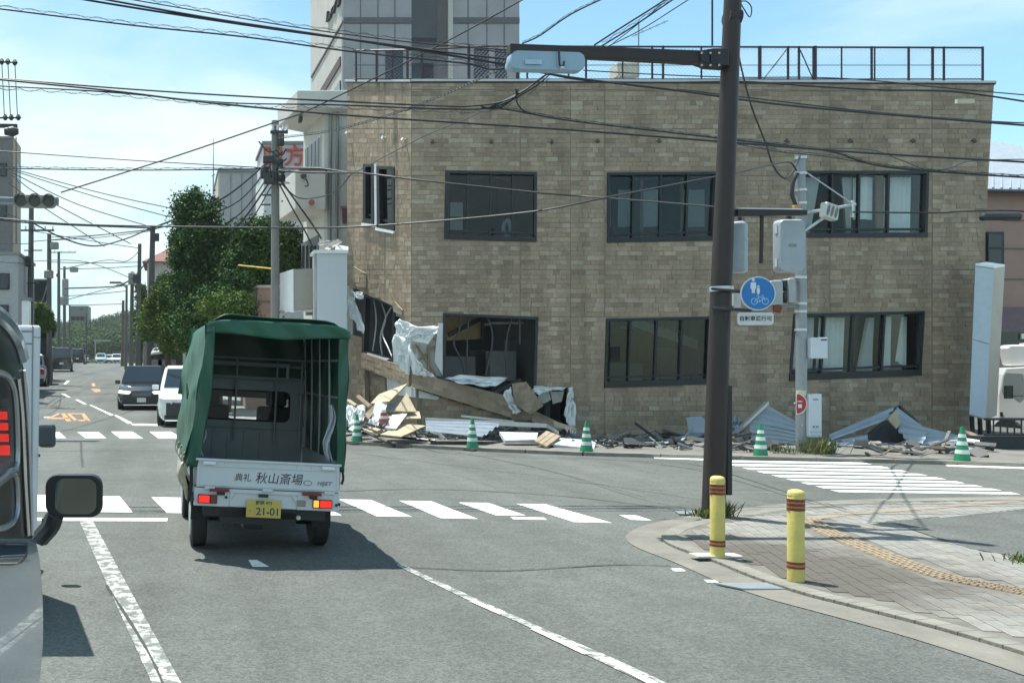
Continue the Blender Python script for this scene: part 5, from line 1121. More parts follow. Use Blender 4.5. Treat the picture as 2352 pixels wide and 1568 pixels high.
upole('pole with a wide crossarm far down the left pavement', 135, 578, 92, .19, .13, pole_d, arms=((580, 2.4),), boxes=((-2, 632, (.3, .3, .3)),))
upole('pole with a stack of grey transformers far down the left pavement', 148, 612, 98, .20, .13, pole_d, arms=((618, 1.8),), tr=((22, 619, .45, .5), (2, 662, .34, 1.9), (0, 690, .45, .8)))
upole('thin pole before the wooded hill on the left pavement', 160, 700, 110, .12, .09, pole_d)
upole('concrete pole behind the oncoming dark car', 336, 700, 52, .16, .12, pole_c, xb=334)
# roof frame with insulators at the left edge
rfm = empty('insulator_rack', P(10, 320, 40), 'rack of wires, insulators and a transformer at the upper left edge', 'insulators')
for x, y0 in ((4, 142), (18, 142), (34, 144)):
    m = MB(); m.tube([P(x, y0, 40), P(x+6, 268, 40)], .02, 5); m.build('wire', dark_metal, rfm); m = MB(); c = P(x, y0, 40); m.tube([c-Vector((0, 0, .12)), c, c+Vector((0, 0, .12))], [.05, .13, .05], 10); m.build('insulator', dark_metal, rfm)
    m = MB(); c = P(x+8, 270, 40); m.tube([c-Vector((0, 0, .12)), c, c+Vector((0, 0, .12))], [.05, .13, .05], 10); m.build('insulator', dark_metal, rfm)
m = MB(); m.cyl(P(-60, 142, 40), P(38, 143, 40), .04, n=6); m.cyl(P(-60, 270, 40), P(46, 270, 40), .05, n=6); m.cyl(P(-60, 288, 40), P(40, 290, 40), .09, n=6); m.build('crossarm', dark_metal, rfm)
m = MB(); c = P(30, 302, 39.8); m.tube([c-Vector((.35, 0, 0)), c, c+Vector((.22, 0, 0))], [.15, .22, .12], 12); m.build('transformer', dark_metal, rfm, smooth=True)
m = MB(); m.cyl(P(37, 315, 40), P(37, 560, 40), .025, .025, 6); m.build('shaft', pole_d, rfm)
# far signal gantry and street lamps
def far_signal(lab, px, y, Y, w):
    e = empty('traffic_signal', P(px, y, Y), lab, 'traffic signal'); m = MB(); m.box((0, 0, 0), (w, .2, w*.3)); m.build('housing', dark_metal, e, local=True)
    for k in (-1, 0, 1): m = MB(); m.tube([(k*w*.31, -.12, 0), (k*w*.31, -.10, 0)], [w*.13]*2, 10); m.build('lens', lens_off, e, local=True)
    m = MB(); m.cyl((w*.5, 0, 0), (w*.62, .0, 0), .06, n=5); m.cyl((w*.62, 0, .6), (w*.62, 0, -(P(0, y, Y).z-gz(Y))), .09, n=6); m.build('post', dark_metal, e, local=True)
far_signal('tiny dark three-lamp signal far down the street', 179, 731, 120, 1.7)
tag(MB().box(P(234, 782, 180), (3.2, .2, .3)).cyl(P(219, 782, 180), P(219, 830, 180), .12, n=6).build('sign_gantry', conc_grey), 'pale horizontal sign arm in front of the wooded hill', 'sign arm')
for px, y, w in ((265, 649, 26), (276, 655, 16)):
    m = MB(); m.box(P(px, y, 86), (w/F*86, .25, .16)); m.cyl(P(px+w/2, y, 86), P(291, y+7, 86), .05, n=5); tag(m.build('street_lamp', dark_metal), 'longer street-lamp head over the far roadway' if w > 20 else 'shorter street-lamp head next to its pole', 'street lamp')
# ================================================================ OVERHEAD CABLES
cab = mat('cable_black', (.016, .018, .022), .55, var=0); cab2 = mat('cable_grey', (.06, .07, .08), .6, var=0)
def cable(lab, pts, r, mt=None, grp=None, spiral=None, k=8):
    """pts: px, py, distance; r in px of the 2352 px picture"""
    w = smooth_path([P(*p) for p in pts], k); m = MB(); m.tube(w, [r*p.y/F for p in w], 6); o = tag(m.build('overhead_cable', mt or cab, smooth=True), lab, 'cable', grp)
    if spiral:   # a thin wire wound in long turns round the cable, hung just above it
        amp, pitch, off = spiral; acc = 0; sp_ = []; ln = [0]
        for a, b in zip(w, w[1:]): ln.append(ln[-1]+(b-a).length)
        Y0 = w[0].y; nst = int(ln[-1]/(pitch*Y0/F)*8); j = 0
        for i in range(nst+1):
            s = ln[-1]*i/nst
            while j < len(w)-2 and ln[j+1] < s: j += 1
            t = (s-ln[j])/max(1e-6, ln[j+1]-ln[j]); p = w[j].lerp(w[j+1], t); ph = i/8*2*math.pi; a_ = amp*p.y/F
            sp_.append(p+Vector((0, math.sin(ph)*a_*.7, off*p.y/F+abs(math.cos(ph/2))*a_*1.4)))
        q = MB(); q.tube(sp_, max(.004, .55*Y0/F), 4); q.build('spiral_wire', cab2, o)
        q = MB(); q.tube([p+Vector((0, 0, amp*1.4*p.y/F)) for p in w], .45*Y0/F, 4); q.build('messenger_wire', cab2, o)
    return o
gA = 'upper bundle of cables crossing the junction'; gB = 'middle bundle of cables crossing the junction'; gC = 'cables running in front of the brick wall'; gD = 'cables over the far street'; gE = 'cables rising over the roof'
cable('heavy black cable, upper of the two that dive behind the signal on the brown arm', [(30, -28, 14), (330, 22, 14), (620, 66, 14), (860, 98, 14), (1020, 120, 14), (1172, 137, 14)], 2.4, grp=gA)
cable('heavy black cable twisted onto the upper one above the tall building', [(140, -20, 14), (470, 40, 14), (760, 84, 14), (1000, 122, 14), (1180, 152, 14)], 2.6, grp=gA)
cable('cable with wound wire along the top of the upper bundle', [(160, -25, 14.3), (470, 28, 14.3), (700, 66, 14.3), (950, 98, 14.3), (1175, 116, 14.3)], 1.4, grp=gA, spiral=(4.5, 46, 2))
cable('lower cable of the upper bundle with wound wire, passing the mesh fence', [(-30, 17, 14), (300, 58, 14), (560, 85, 14), (800, 118, 14), (1010, 140, 14), (1080, 148, 14), (1130, 160, 14), (1180, 156, 14)], 1.9, grp=gA, spiral=(5, 52, 2))
cable('thin cable ending at the back of the signal on the brown arm', [(1090, 112, 14), (1172, 123, 14)], 1.5, grp=gA)
cable('black cable at the top of the middle bundle', [(-30, 178, 14), (300, 205, 14), (640, 226, 14), (1000, 243, 14), (1090, 243, 14), (1170, 228, 14), (1250, 176, 14)], 2.0, grp=gB)
cable('thickest black cable of the middle bundle, sloping across the brick wall to the right', [(-30, 180, 13.5), (250, 208, 13.5), (480, 236, 13.5), (800, 265, 13.5), (1300, 298, 13.5), (1650, 325, 13.5), (2000, 352, 13.5), (2420, 376, 13.5)], 2.4, grp=gB)
cable('cable with wound wire along the bottom of the middle bundle', [(-30, 196, 14), (250, 212, 14), (520, 236, 14), (760, 241, 14), (1000, 250, 14), (1130, 247, 14), (1220, 205, 14), (1262, 172, 14)], 1.7, grp=gB, spiral=(-5, 50, -2))
cable('black cable dropping from the knot over the brick wall to the far right', [(1130, 247, 14), (1190, 256, 14), (1300, 276, 14), (1500, 300, 14), (1690, 322, 14), (1900, 347, 14), (2050, 386, 14), (2420, 412, 14)], 1.8, grp=gC, spiral=(3, 60, 1))
cable('short looped cable below the knot on the brick wall', [(1185, 205, 14), (1188, 236, 14), (1206, 256, 14), (1250, 268, 14)], 1.8, grp=gC)
cable('cable sagging behind the brown pole below the parapet', [(1180, 152, 14), (1240, 166, 14), (1345, 185, 14), (1500, 190, 14), (1700, 188, 14), (1814, 195, 14), (2000, 206, 14), (2200, 212, 14), (2420, 244, 14)], 2.0, grp=gC)
cable('cable along the foot of the mesh fence', [(1340, 162, 14), (1520, 172, 14), (1700, 178, 14), (1850, 178, 14), (1990, 184, 14), (2190, 204, 14), (2420, 224, 14)], 1.3, grp=gC)
cable('black cable crossing the wall from the signal to the right edge', [(1180, 156, 13), (1340, 182, 13), (1555, 208, 13), (1773, 238, 13), (2000, 260, 13), (2276, 282, 13), (2420, 293, 13)], 2.4, grp=gC)
cable('thin cable beside the one that meets the right edge', [(1555, 205, 13.2), (1773, 231, 13.2), (2000, 257, 13.2), (2276, 279, 13.2), (2420, 284, 13.2)], 1.5, grp=gC)
cable('slack grey cable near the upper curtained window', [(1690, 320, 14), (1820, 340, 14), (1990, 343, 14), (2070, 368, 14), (2130, 391, 14), (2180, 386, 14), (2240, 369, 14), (2420, 366, 14)], 1.2, cab2, gC)
cable('taut line with wound wire under the slack grey cable', [(1690, 331, 14), (1800, 350, 14), (1900, 360, 14), (2050, 384, 14), (2260, 401, 14), (2420, 410, 14)], 1.2, cab2, gC, spiral=(3, 44, 1))
cable('long loose cable looping down from the brown pole to the galvanised pole', [(1694, 112, 12), (1706, 170, 13), (1728, 250, 15), (1759, 330, 17), (1776, 381, 18.5), (1803, 410, 19.3), (1825, 388, 19.5), (1837, 358, 19.6)], 2.0, grp=gC)
cable('cable from the brown pole up to the top of the galvanised pole', [(1690, 398, 12), (1773, 378, 16), (1814, 373, 19), (1830, 392, 19.5)], 1.8, grp=gC)
cable('heavy cable from the utility pole past the upper side windows to the middle window', [(640, 392, 27), (700, 396, 26), (780, 397, 24.6), (835, 398, 22), (950, 412, 21), (1231, 442, 20), (1397, 455, 19), (1684, 478, 13)], 2.2, grp=gC)
cable('thin cable under the heavy one, rising to the brown pole', [(-30, 499, 22), (200, 516, 22), (620, 523, 22), (790, 522, 22), (1000, 508, 21), (1231, 485, 20), (1397, 453, 18), (1684, 398, 12.5)], 2.0, grp=gC)
cable('cable running right along the wall at the height of the side signal', [(1960, 487, 19.5), (2150, 489, 19.5), (2200, 486, 19.5), (2330, 484, 19.5), (2420, 495, 19.5)], 1.8, grp=gC)
m = MB(); m.tube([P(2252, 496, 19), P(2256, 498, 19), P(2340, 497, 19), P(2346, 494, 19)], [.03, .08, .08, .03], 10); tag(m.build('cable_closure', black_pl, smooth=True), 'black cable joint closure hanging at the right edge', 'cable closure')
m = MB(); m.box(P(2216, 233, 14), (.25, .05, .06)); tag(m.build('cable_tag', mat('cream_tag', (.55, .53, .40), .6)), 'small cream tag clipped on a cable below the parapet', 'tag')
cable('straight diagonal cable from the left signal up across the tall building', [(140, 442, 25), (400, 360, 24), (632, 281, 22), (700, 257, 21), (860, 180, 19), (1040, 88, 17), (1240, -22, 15)], 1.7)
cable('faint wound cable from the utility pole up to the knot behind the signal', [(640, 318, 27), (760, 302, 24), (900, 264, 21), (1030, 215, 18), (1150, 160, 15), (1240, 120, 14)], 1.0, cab2, spiral=(3, 16, 0))
cable('thin grey cable crossing the side windows diagonally', [(800, 405, 24), (960, 320, 20), (1090, 265, 17), (1180, 215, 15)], 1.0, cab2)
cable('rising cable with ties, left of the two that leave the top edge', [(1200, 100, 20.0), (1240, 82, 19.5), (1310, 34, 19.0), (1400, -10, 18.5), (1440, -30, 18.0)], 1.9, grp=gE, spiral=(3, 40, 1))
cable('thick rising cable leaving the top edge near the roof antenna', [(1365, 104, 19.5), (1430, 62, 19.0), (1500, 18, 18.5), (1570, -28, 18.0)], 2.1, grp=gE)
cable('second thick rising cable next to the roof antenna', [(1382, 106, 19.5), (1450, 64, 19.0), (1530, 10, 18.5), (1590, -30, 18.0)], 1.9, grp=gE, spiral=(5, 34, 2))
cable('thin rising line crossing the roof antenna', [(1400, 106, 19.5), (1460, 60, 19.0), (1560, -22, 18.0)], 1.1, grp=gE)
cable('thin rising line to the right of the roof antenna', [(1385, 112, 19.5), (1470, 70, 19.0), (1600, -12, 18.0), (1650, -40, 18.0)], 1.2, grp=gE)
cable('knotted cable climbing from the wall to behind the signal', [(1120, 250, 14), (1200, 210, 14), (1262, 168, 13.8), (1330, 150, 13)], 2.2, grp=gC)
cable('looped cable in front of the brick wall under the knot', [(1105, 245, 14), (1140, 250, 14), (1178, 228, 14), (1190, 205, 14)], 2.0, grp=gC)
cable('hanging loop of cable between the white balcony and the side windows', [(645, 420, 27.2), (680, 452, 27), (720, 455, 26.5), (770, 440, 26), (805, 402, 25)], 1.6, cab2)
cable('pair of dark drop cables from the utility pole to the rubble, upper', [(643, 412, 27.2), (672, 452, 27), (715, 512, 26.6), (738, 548, 26.4)], 2.0)
cable('pair of dark drop cables from the utility pole to the rubble, lower', [(640, 420, 27.2), (668, 472, 27), (700, 530, 26.6), (722, 575, 26.4)], 1.7)
cable('cable crossing above the balcony rail', [(640, 386, 27.2), (700, 386, 26.5), (745, 388, 26), (808, 398, 25)], 1.8)
for i, (a, b, r_) in enumerate((((-30, 345, 30), (618, 386, 27.2), 1.3), ((-30, 386, 30), (618, 388, 27.2), 1.4))):
    mid = ((a[0]+b[0])/2, (a[1]+b[1])/2+(4 if i else 2), 28.5); cable(('plain' if i == 0 else 'wound')+' cable from the left edge to the concrete utility pole', [a, mid, b], r_, grp=gD, spiral=(3, 44, 1) if i else None)
names = ['uppermost', 'second', 'third', 'fourth', 'lowest']
for i, (a, c, b) in enumerate((((616, 372, 27.3), (500, 462, 38), (355, 522, 49)), ((612, 392, 27.3), (520, 478, 38), (355, 526, 49)), ((618, 402, 27.3), (540, 500, 38), (400, 590, 49)), ((620, 418, 27.3), (530, 535, 38), (425, 608, 52)), ((622, 430, 27.3), (560, 520, 35), (470, 560, 46)))):
    cable(names[i]+' of the cables fanning down from the utility pole towards the trees', [a, c, b], 2.2 if i in (0, 3) else 1.5, grp=gD)
for i, (a, c, b) in enumerate((((30, 392, 40), (240, 458, 45), (480, 522, 50)), ((30, 398, 40), (180, 470, 45), (350, 522, 49)), ((36, 390, 40), (260, 450, 46), (500, 500, 55)), ((30, 404, 40), (110, 460, 50), (300, 560, 60)), ((20, 420, 40), (90, 470, 50), (240, 566, 62)))):
    cable(names[i]+' of the cables fanning right from the left edge over the street', [a, c, b], 1.1, cab2, gD)
for i, pts in enumerate(([(73, 511, 46), (147, 548, 47), (217, 565, 48), (290, 548, 48.5), (349, 522, 49)], [(-30, 470, 30), (60, 510, 38), (73, 520, 46)], [(-30, 500, 26), (100, 514, 30), (351, 524, 49)], [(113, 545, 55), (220, 540, 52), (351, 526, 49)], [(113, 552, 55), (230, 545, 52), (351, 530, 49)], [(72, 555, 46), (180, 545, 48), (351, 528, 49)],
     [(113, 602, 55), (220, 604, 57), (321, 602, 58)], [(135, 618, 66), (230, 616, 62), (321, 611, 58)], [(148, 617, 76), (240, 598, 66), (290, 600, 62), (321, 575, 58)], [(72, 530, 46), (200, 552, 52), (321, 570, 58)], [(148, 662, 76), (220, 660, 74), (270, 656, 74), (304, 640, 72), (321, 620, 58), (348, 590, 49)], [(148, 690, 76), (230, 668, 80), (304, 652, 72)],
     [(148, 680, 76), (210, 676, 84), (291, 668, 86)], [(135, 700, 66), (200, 700, 80), (283, 698, 100)], [(72, 600, 46), (200, 602, 55), (304, 640, 72)], [(-30, 560, 40), (72, 560, 46)], [(-30, 600, 40), (72, 606, 46)])):
    cable('thin line strung between poles over the far street, ' + ['deep sagging loop', 'short piece at the left edge, upper', 'long piece from the left edge', 'to the nearest right pole, upper', 'to the nearest right pole, lower', 'to the nearest right pole, crossing', 'level across the middle', 'level below the middle one', 'kinked near the slim pole', 'slanting to the slim pole', 'thick bundle along the right poles', 'slanting to the canister pole', 'low, to the lamp pole', 'lowest, to the end pole', 'slanting from the bracketed pole', 'short piece at the left edge, middle', 'short piece at the left edge, lower'][i], pts, 1.7 if i in (0, 2, 10) else .9, cab if i in (0, 2, 10) else cab2, gD, k=6)
# ================================================================ RUBBLE
dg_ = 'rubble of the wrecked ground floor'
tanb = mat('tan_board_face', (.42, .345, .235), .8, var=.15, scale=7); tanb2 = mat('pale_board_back', (.56, .52, .44), .8, var=.12, scale=6)
whiteb = mat('white_board', (.66, .68, .67), .7, var=.08); sheetm = mat('torn_white_sheet', (.68, .72, .73), .8, var=.10, scale=4)
shut = mat('shutter_grey', (.33, .38, .42), .5, .25, var=.15, scale=2); shut_d = mat('shutter_dark', (.07, .075, .08), .6)
def V3(l): return [P(*p) for p in l]
def board(lab, pts, mt, th=.03, name='broken_board', cat='board', bricks=False):
    q = V3(pts); m = MB(); n = (q[1]-q[0]).cross(q[2]-q[0]).normalized(); n = n if n.y < 0 else -n
    m.prism(q, -n*th); o = m.build(name, [mt, tanb2] if not bricks else joint_m); 
    if bricks and len(q) == 4:
        b = MB(); L1_ = (q[1]-q[0]).length; L2_ = (q[3]-q[0]).length; nr = max(2, int(L2_/.13))
        for r in range(nr):
            x = 0
            while x < .999:
                l = min(random.uniform(.22, .55)/L1_, 1-x); l = 1-x if 1-x-l < .1/L1_ else l
                c = [bil(q, x+.006, (r+.05)/nr), bil(q, x+l-.006, (r+.05)/nr), bil(q, x+l-.006, (r+.95)/nr), bil(q, x+.006, (r+.95)/nr)]
                b.add([v+n*.012 for v in c]+c, [(0, 1, 2, 3), (0, 4, 5, 1), (1, 5, 6, 2), (2, 6, 7, 3), (3, 7, 4, 0)], random.randrange(8)); x += l
        k = b.build('brick_facing', brick_m, o); k['kind'] = 'stuff'
    return tag(o, lab, cat, dg_)
def sheet(lab, pts, seed, amp=.06, mt=None, n=9, name='torn_sheet', cat='sheet', par=None):
    """crumpled membrane stretched over an outline"""
    rng = random.Random(seed); q = V3(pts); c = sum(q, Vector())/len(q); nrm = (q[1]-q[0]).cross(q[2]-q[0]).normalized(); nrm = nrm if nrm.y < 0 else -nrm
    ring_ = []
    for i in range(len(q)):
        a, b = q[i], q[(i+1) % len(q)]
        for k in range(4): ring_.append(a.lerp(b, k/4)+(Vector((rng.gauss(0, 1), 0, rng.gauss(0, 1)))*.018 if k else Vector()))
    m = MB(); N_ = len(ring_); rows_ = []; ph = [rng.uniform(0, 6.28) for _ in range(4)]
    for s in range(6):
        t = 1-s/6
        rows_.append([c.lerp(v, t)+nrm*amp*(math.sin(i*1.7+ph[0]+s)*.5+math.sin(i*.9+ph[1]-s*1.3)*.6+rng.uniform(-.12, .12)) for i, v in enumerate(ring_)])
    vs = [v for r_ in rows_ for v in r_]+[c+nrm*amp]; fs = [(s*N_+i, s*N_+(i+1) % N_, (s+1)*N_+(i+1) % N_, (s+1)*N_+i) for s in range(5) for i in range(N_)]+[(5*N_+i, 5*N_+(i+1) % N_, 6*N_) for i in range(N_)]
    m.add(vs, fs); o = m.build(name, mt or sheetm, par, solid=.008, smooth=True, angle=55)
    return tag(o, lab, cat, dg_) if par is None else o
def corr(lab, q4, n, amp=.02, mt=None, along='u', sag=0.0, name='crumpled_shutter', cat='shutter', par=None, twist=0.0):
    q = V3(q4); nrm = (q[1]-q[0]).cross(q[3]-q[0]).normalized(); nrm = nrm if nrm.y < 0 else -nrm; m = MB()
    def fn(u, v):
        t = u if along == 'u' else v; o = u if along != 'u' else v
        return bil(q, u, v)+nrm*(amp*math.copysign(min(1, abs(math.sin(t*n*math.pi))*1.6), math.sin(t*n*math.pi))+sag*math.sin(o*math.pi)+twist*(o-.5)*math.sin(t*3.1))
    m.grid(fn, n*6 if along == 'u' else 8, 8 if along == 'u' else n*6); o = m.build(name, mt or shut, par, solid=.006)
    return tag(o, lab, cat, dg_) if par is None else o
# torn sheets on the wall
sheet('bright torn sheet folded out beside the smashed side window', [(906, 742, 24.6), (918, 732, 24.55), (956, 748, 24.2), (945, 770, 24.2), (926, 776, 24.4), (910, 768, 24.6)], 1, .05)
sheet('bluish flap of torn sheet sticking out at the corner of the wall', [(930, 773, 24.1), (954, 748, 23.9), (1008, 750, 23.7), (1004, 764, 23.7), (984, 790, 23.8), (950, 784, 24.0)], 2, .05)
sheet('white sheet hanging under the smashed side window at the wall corner', [(906, 768, 24.5), (930, 776, 24.3), (943, 792, 24.2), (940, 862, 24.2), (922, 846, 24.4), (904, 832, 24.5)], 3, .06)
sheet('white sheet tongue drooping over the slumped brick strip', [(941, 798, 24.1), (958, 828, 24.0), (984, 854, 23.9), (1002, 868, 23.9), (968, 861, 24.0), (948, 860, 24.1)], 4, .05)
sheet('grey torn sheet flapping over the sign pillar edge', [(786, 689, 26.1), (802, 677, 26.2), (814, 686, 26.2), (833, 732, 26.0), (836, 766, 25.9), (822, 757, 25.9), (800, 722, 26.0)], 5, .07)
sheet('small white flap over the smashed side window', [(806, 668, 26.3), (836, 672, 26.0), (835, 686, 26.0), (812, 684, 26.2)], 6, .03)
sheet('white sheet lying in the sill of the smashed front window', [(1020, 870, 24.1), (1058, 861, 24.0), (1171, 867, 23.8), (1146, 882, 23.7), (1115, 890, 23.7), (1062, 880, 23.9)], 7, .07)
sheet('white cloth draped over the top of the black hole', [(1222, 901, 23.7), (1226, 886, 23.7), (1304, 890, 23.5), (1290, 896, 23.5), (1268, 897, 23.5), (1240, 906, 23.6)], 8, .04)
sheet('long bluish cloth hanging at the side of the black hole', [(1306, 890, 23.4), (1316, 894, 23.4), (1321, 936, 23.3), (1323, 981, 23.2), (1298, 970, 23.3), (1300, 930, 23.4)], 9, .06)
sheet('greenish torn sheet behind the hanging square of brick facing', [(1158, 900, 23.6), (1172, 888, 23.5), (1180, 925, 23.5), (1196, 945, 23.5), (1178, 952, 23.6), (1160, 920, 23.6)], 10, .05)
# sunlit heap at the corner
board('leaning tan board highest on the sunlit heap', [(851, 926, 22.7), (870, 905, 23.3), (936, 880, 23.4), (894, 921, 22.6)], tanb)
board('triangular tan board at the end of the sunlit heap', [(906, 943, 22.5), (934, 902, 23.2), (957, 945, 22.6)], tanb)
board('upright white board in the sunlit heap', [(853, 968, 22.2), (862, 924, 22.6), (892, 921, 22.7), (876, 967, 22.2)], whiteb)
board('tilted white board lower in the sunlit heap', [(885, 981, 21.8), (901, 952, 22.3), (936, 949, 22.5), (910, 984, 21.8)], whiteb, .05)
board('tan board lying flat behind the tilted white one', [(889, 947, 22.9), (963, 944, 22.9), (967, 960, 22.4), (893, 960, 22.3)], tanb)
board('long tan board lying at the front of the sunlit heap', [(873, 997, 21.5), (930, 972, 22.4), (978, 977, 22.2), (921, 1002, 21.3)], tanb)
board('dusty tan board between the cone and the front board', [(834, 985, 22.5), (862, 976, 22.8), (884, 992, 22.2), (866, 998, 21.9)], tanb)
board('pale board lying behind the cone beside the truck', [(800, 985, 22.9), (826, 962, 23.4), (842, 968, 23.2), (818, 992, 22.6)], tanb2)
board('tan board propped behind the white heap', [(838, 950, 22.9), (858, 930, 23.1), (862, 944, 23.0), (846, 962, 22.8)], tanb)
board('grey board standing between two leaning tan ones', [(888, 944, 22.7), (896, 920, 22.9), (915, 915, 23.0), (906, 946, 22.6)], conc_grey)
sheet('pile of crumpled white sheet beside the green truck', [(792, 950, 23.4), (806, 926, 23.8), (832, 932, 23.7), (842, 950, 23.3), (832, 972, 23.0), (800, 978, 23.0)], 12, .12)
sheet('smaller crumple of white sheet on the heap', [(846, 968, 22.2), (860, 958, 22.4), (872, 972, 22.2), (862, 984, 22.0)], 13, .08)
for i, (a, b, r, mt, lab) in enumerate((((822, 911, 22.8), (850, 935, 22.4), .06, stud_m, 'yellowish stick standing in the heap behind the cone'), ((836, 990, 22.4), (907, 1023, 21.4), .035, dark_metal, 'dark rod lying on the pavement beside the cone'), ((788, 1000, 22.6), (833, 992, 22.5), .04, dark_metal, 'dark bar lying next to the truck'),
      ((840, 972, 22.1), (875, 982, 22.0), .03, dark_metal, 'dark bent strip under the white board'), ((838, 996, 22.5), (1000, 1012, 21.5), .03, frame_m, 'long black bar at the front of the sunlit heap'), ((800, 920, 23.3), (818, 932, 23.0), .05, tanb, 'short tan stick by the truck cover'))):
    m = MB(); m.cyl(P(*a), P(*b), r, n=6); tag(m.build('broken_stick', mt), lab, 'stick', dg_)
cs = empty('striped_piece', P(881, 958, 22), 'small red and white striped piece in the sunlit heap', 'debris piece')
for i in range(4): m = MB(); m.tube([(0, 0, -.10+i*.07), (0, 0, -.035+i*.07)], [.12-i*.02, .11-i*.02], 12); m.build('band', cone_w if i % 2 else mat('dull_red_band', (.35, .06, .06), .6), cs, local=True)
# pieces on the pillar top
board('broken tan board on top of the sign pillar', [(742, 571, 25.9), (776, 548, 26.2), (786, 556, 26.2), (756, 574, 25.9)], tanb2)
board('white board end on top of the sign pillar', [(772, 562, 25.9), (800, 566, 25.9), (800, 574, 25.8), (770, 572, 25.8)], whiteb)
m = MB(); m.cyl(P(733, 560, 25.9), P(757, 556, 26.3), .05, n=6); m.cyl(P(744, 574, 26), P(768, 552, 26), .03, n=5); tag(m.build('bent_pipe', alu), 'bent metal pipe behind the rubble on the sign pillar', 'pipe', dg_)
# shutter lying along the wall, rails and boards
corr('flattened corrugated shutter lying in front of the corner wall', [(978, 968, 22.6), (1153, 971, 22.5), (1108, 1003, 21.4), (978, 990, 21.6)], 7, .025, along='v', mt=mat('shutter_grey_shaded', (.24, .285, .33), .5, .25, var=.15))  # darker copy of the shutter grey, shade painted into the colour
m = MB(); beam(m, P(978, 964, 22.8), P(1254, 977, 22.2), .10, .10); beam(m, P(1254, 977, 22.2), P(1282, 994, 21.8), .09, .09); tag(m.build('metal_rail', alu), 'long grey shutter rail above the flattened shutter', 'rail', dg_)
m = MB(); beam(m, P(1060, 955, 23.0), P(1180, 968, 22.8), .05, .05); tag(m.build('metal_rail', alu), 'thin metal strip lying against the corner wall', 'rail', dg_)
board('white slab with a dark groove by the middle cones', [(1147, 991, 21.8), (1236, 993, 21.8), (1232, 1009, 21.3), (1160, 1011, 21.3)], mat('white_foam_shaded', (.46, .50, .52), .8, var=.12), .07)  # white slabs tinted grey-blue, their shade painted into the colour
board('tan square of brick facing lying between two cones', [(1226, 1012, 21.0), (1255, 989, 21.6), (1288, 1002, 21.2), (1256, 1026, 20.5)], tanb, bricks=True)
board('long white slab lying behind the cone by the wall end', [(1270, 1004, 21.4), (1371, 1011, 21.2), (1364, 1030, 20.5), (1272, 1020, 20.8)], mat('white_foam_shaded', (.46, .50, .52)), .06)
spl_ = board('splintered board pointing at the black hole', [(1272, 966, 22.6), (1318, 980, 22.2), (1324, 986, 22.0), (1274, 980, 22.3)], tanb)
for i in range(6): a = (1300+i*4.4, 982+i*.6, 22.1); m = MB(); m.cyl(P(*a), P(a[0]+random.uniform(-3, 3), a[1]+random.uniform(8, 15), 22.0), .025, .006, 4); m.build('splinter', tanb2, spl_)
board('grey bent sheet beside the brown pole', [(1576, 958, 22.6), (1611, 955, 22.6), (1630, 975, 22.3), (1630, 994, 22.0), (1583, 994, 22.0)], shut, .02, 'bent_sheet', 'sheet')
sheet('pale crumpled sheet right behind the brown pole', [(1674, 962, 22.4), (1692, 956, 22.5), (1709, 972, 22.3), (1700, 988, 22.0), (1676, 984, 22.0)], 21, .08, shut)
for a, b, h, lab in (((1531, 1012, 21.6), (1629, 993, 22.2), .07, 'grey strip lying towards the bent sheet'), ((1566, 1012, 21.2), (1590, 985, 22.0), .04, 'thin bright strip crossing the grey strip'), ((1420, 1019, 21.2), (1540, 1016, 21.5), .05, 'long flat strip at the foot of the brick wall'), ((1640, 1018, 21.2), (1712, 1006, 21.5), .06, 'bent grey strip behind the brown pole foot')):
    m = MB(); beam(m, P(*a), P(*b), h, .10); tag(m.build('metal_strip', shut), lab, 'strip', dg_)
s1 = empty('crumpled_shutter', P(1780, 1019.4, 21.85), 'crumpled grey shutter in a peaked fold between the two poles', 'shutter', dg_)
m = MB(); beam(m, P(1762, 925.0, 22.25), P(1676, 1006.0, 21.85), .085, .12); m.build('edge_rail', alu, s1)
corr('', [(1764, 931.0, 22.25), (1838, 974.0, 22.05), (1836, 997.6, 21.75), (1722, 976.0, 21.95)], 6, .022, par=s1, along='v', name='slats', twist=.1)
corr('', [(1722, 978.0, 21.85), (1836, 998.4, 21.65), (1838, 1023.6, 21.45), (1726, 1018.6, 21.45)], 7, .022, par=s1, along='v', name='slats', sag=.06)
s2 = empty('crumpled_shutter', P(2050, 1022.8, 21.65), 'crumpled grey shutter folded into a tent by the pylon sign', 'shutter', dg_)
corr('', [(1904, 999.3, 21.85), (2056, 934.0, 22.45), (2044, 961.0, 22.05), (1910, 1010.2, 21.45)], 3, .03, par=s2, along='v', name='slats')
corr('', [(1908, 1012.7, 21.55), (1992, 997.6, 21.85), (1996, 1026.2, 21.25), (1910, 1028.7, 21.15)], 5, .022, par=s2, along='v', name='slats')
corr('', [(2058, 933.0, 22.45), (2112, 976.0, 22.15), (2120, 1019.4, 21.35), (2082, 1007.7, 21.55)], 8, .022, par=s2, along='v', name='slats', twist=.25)
corr('', [(2110, 977.0, 22.15), (2210, 1004.3, 21.85), (2212, 1019.4, 21.25), (2118, 1019.4, 21.35)], 8, .022, par=s2, along='v', name='slats', twist=.2)
m = MB(); m.prism(V3([(1992, 999.3, 22.35), (2044, 962.0, 22.85), (2062, 945.0, 22.85), (2084, 1001.0, 22.45), (2086, 1024.5, 21.95), (1996, 1027.0, 21.85)]), (0, .08, 0)); m.build('dark_hole_sheet', mat('shutter_hole_shade', (.035, .038, .042), .7), s2)  # dark sheet added as the shade in the gap between the folded arms
m = MB(); beam(m, P(2066, 934.0, 22.55), P(2106, 968.0, 22.35), .07, .08); beam(m, P(2062, 934.0, 22.55), P(2044, 950.0, 22.25), .06, .08); m.build('edge_rail', shut_d, s2)
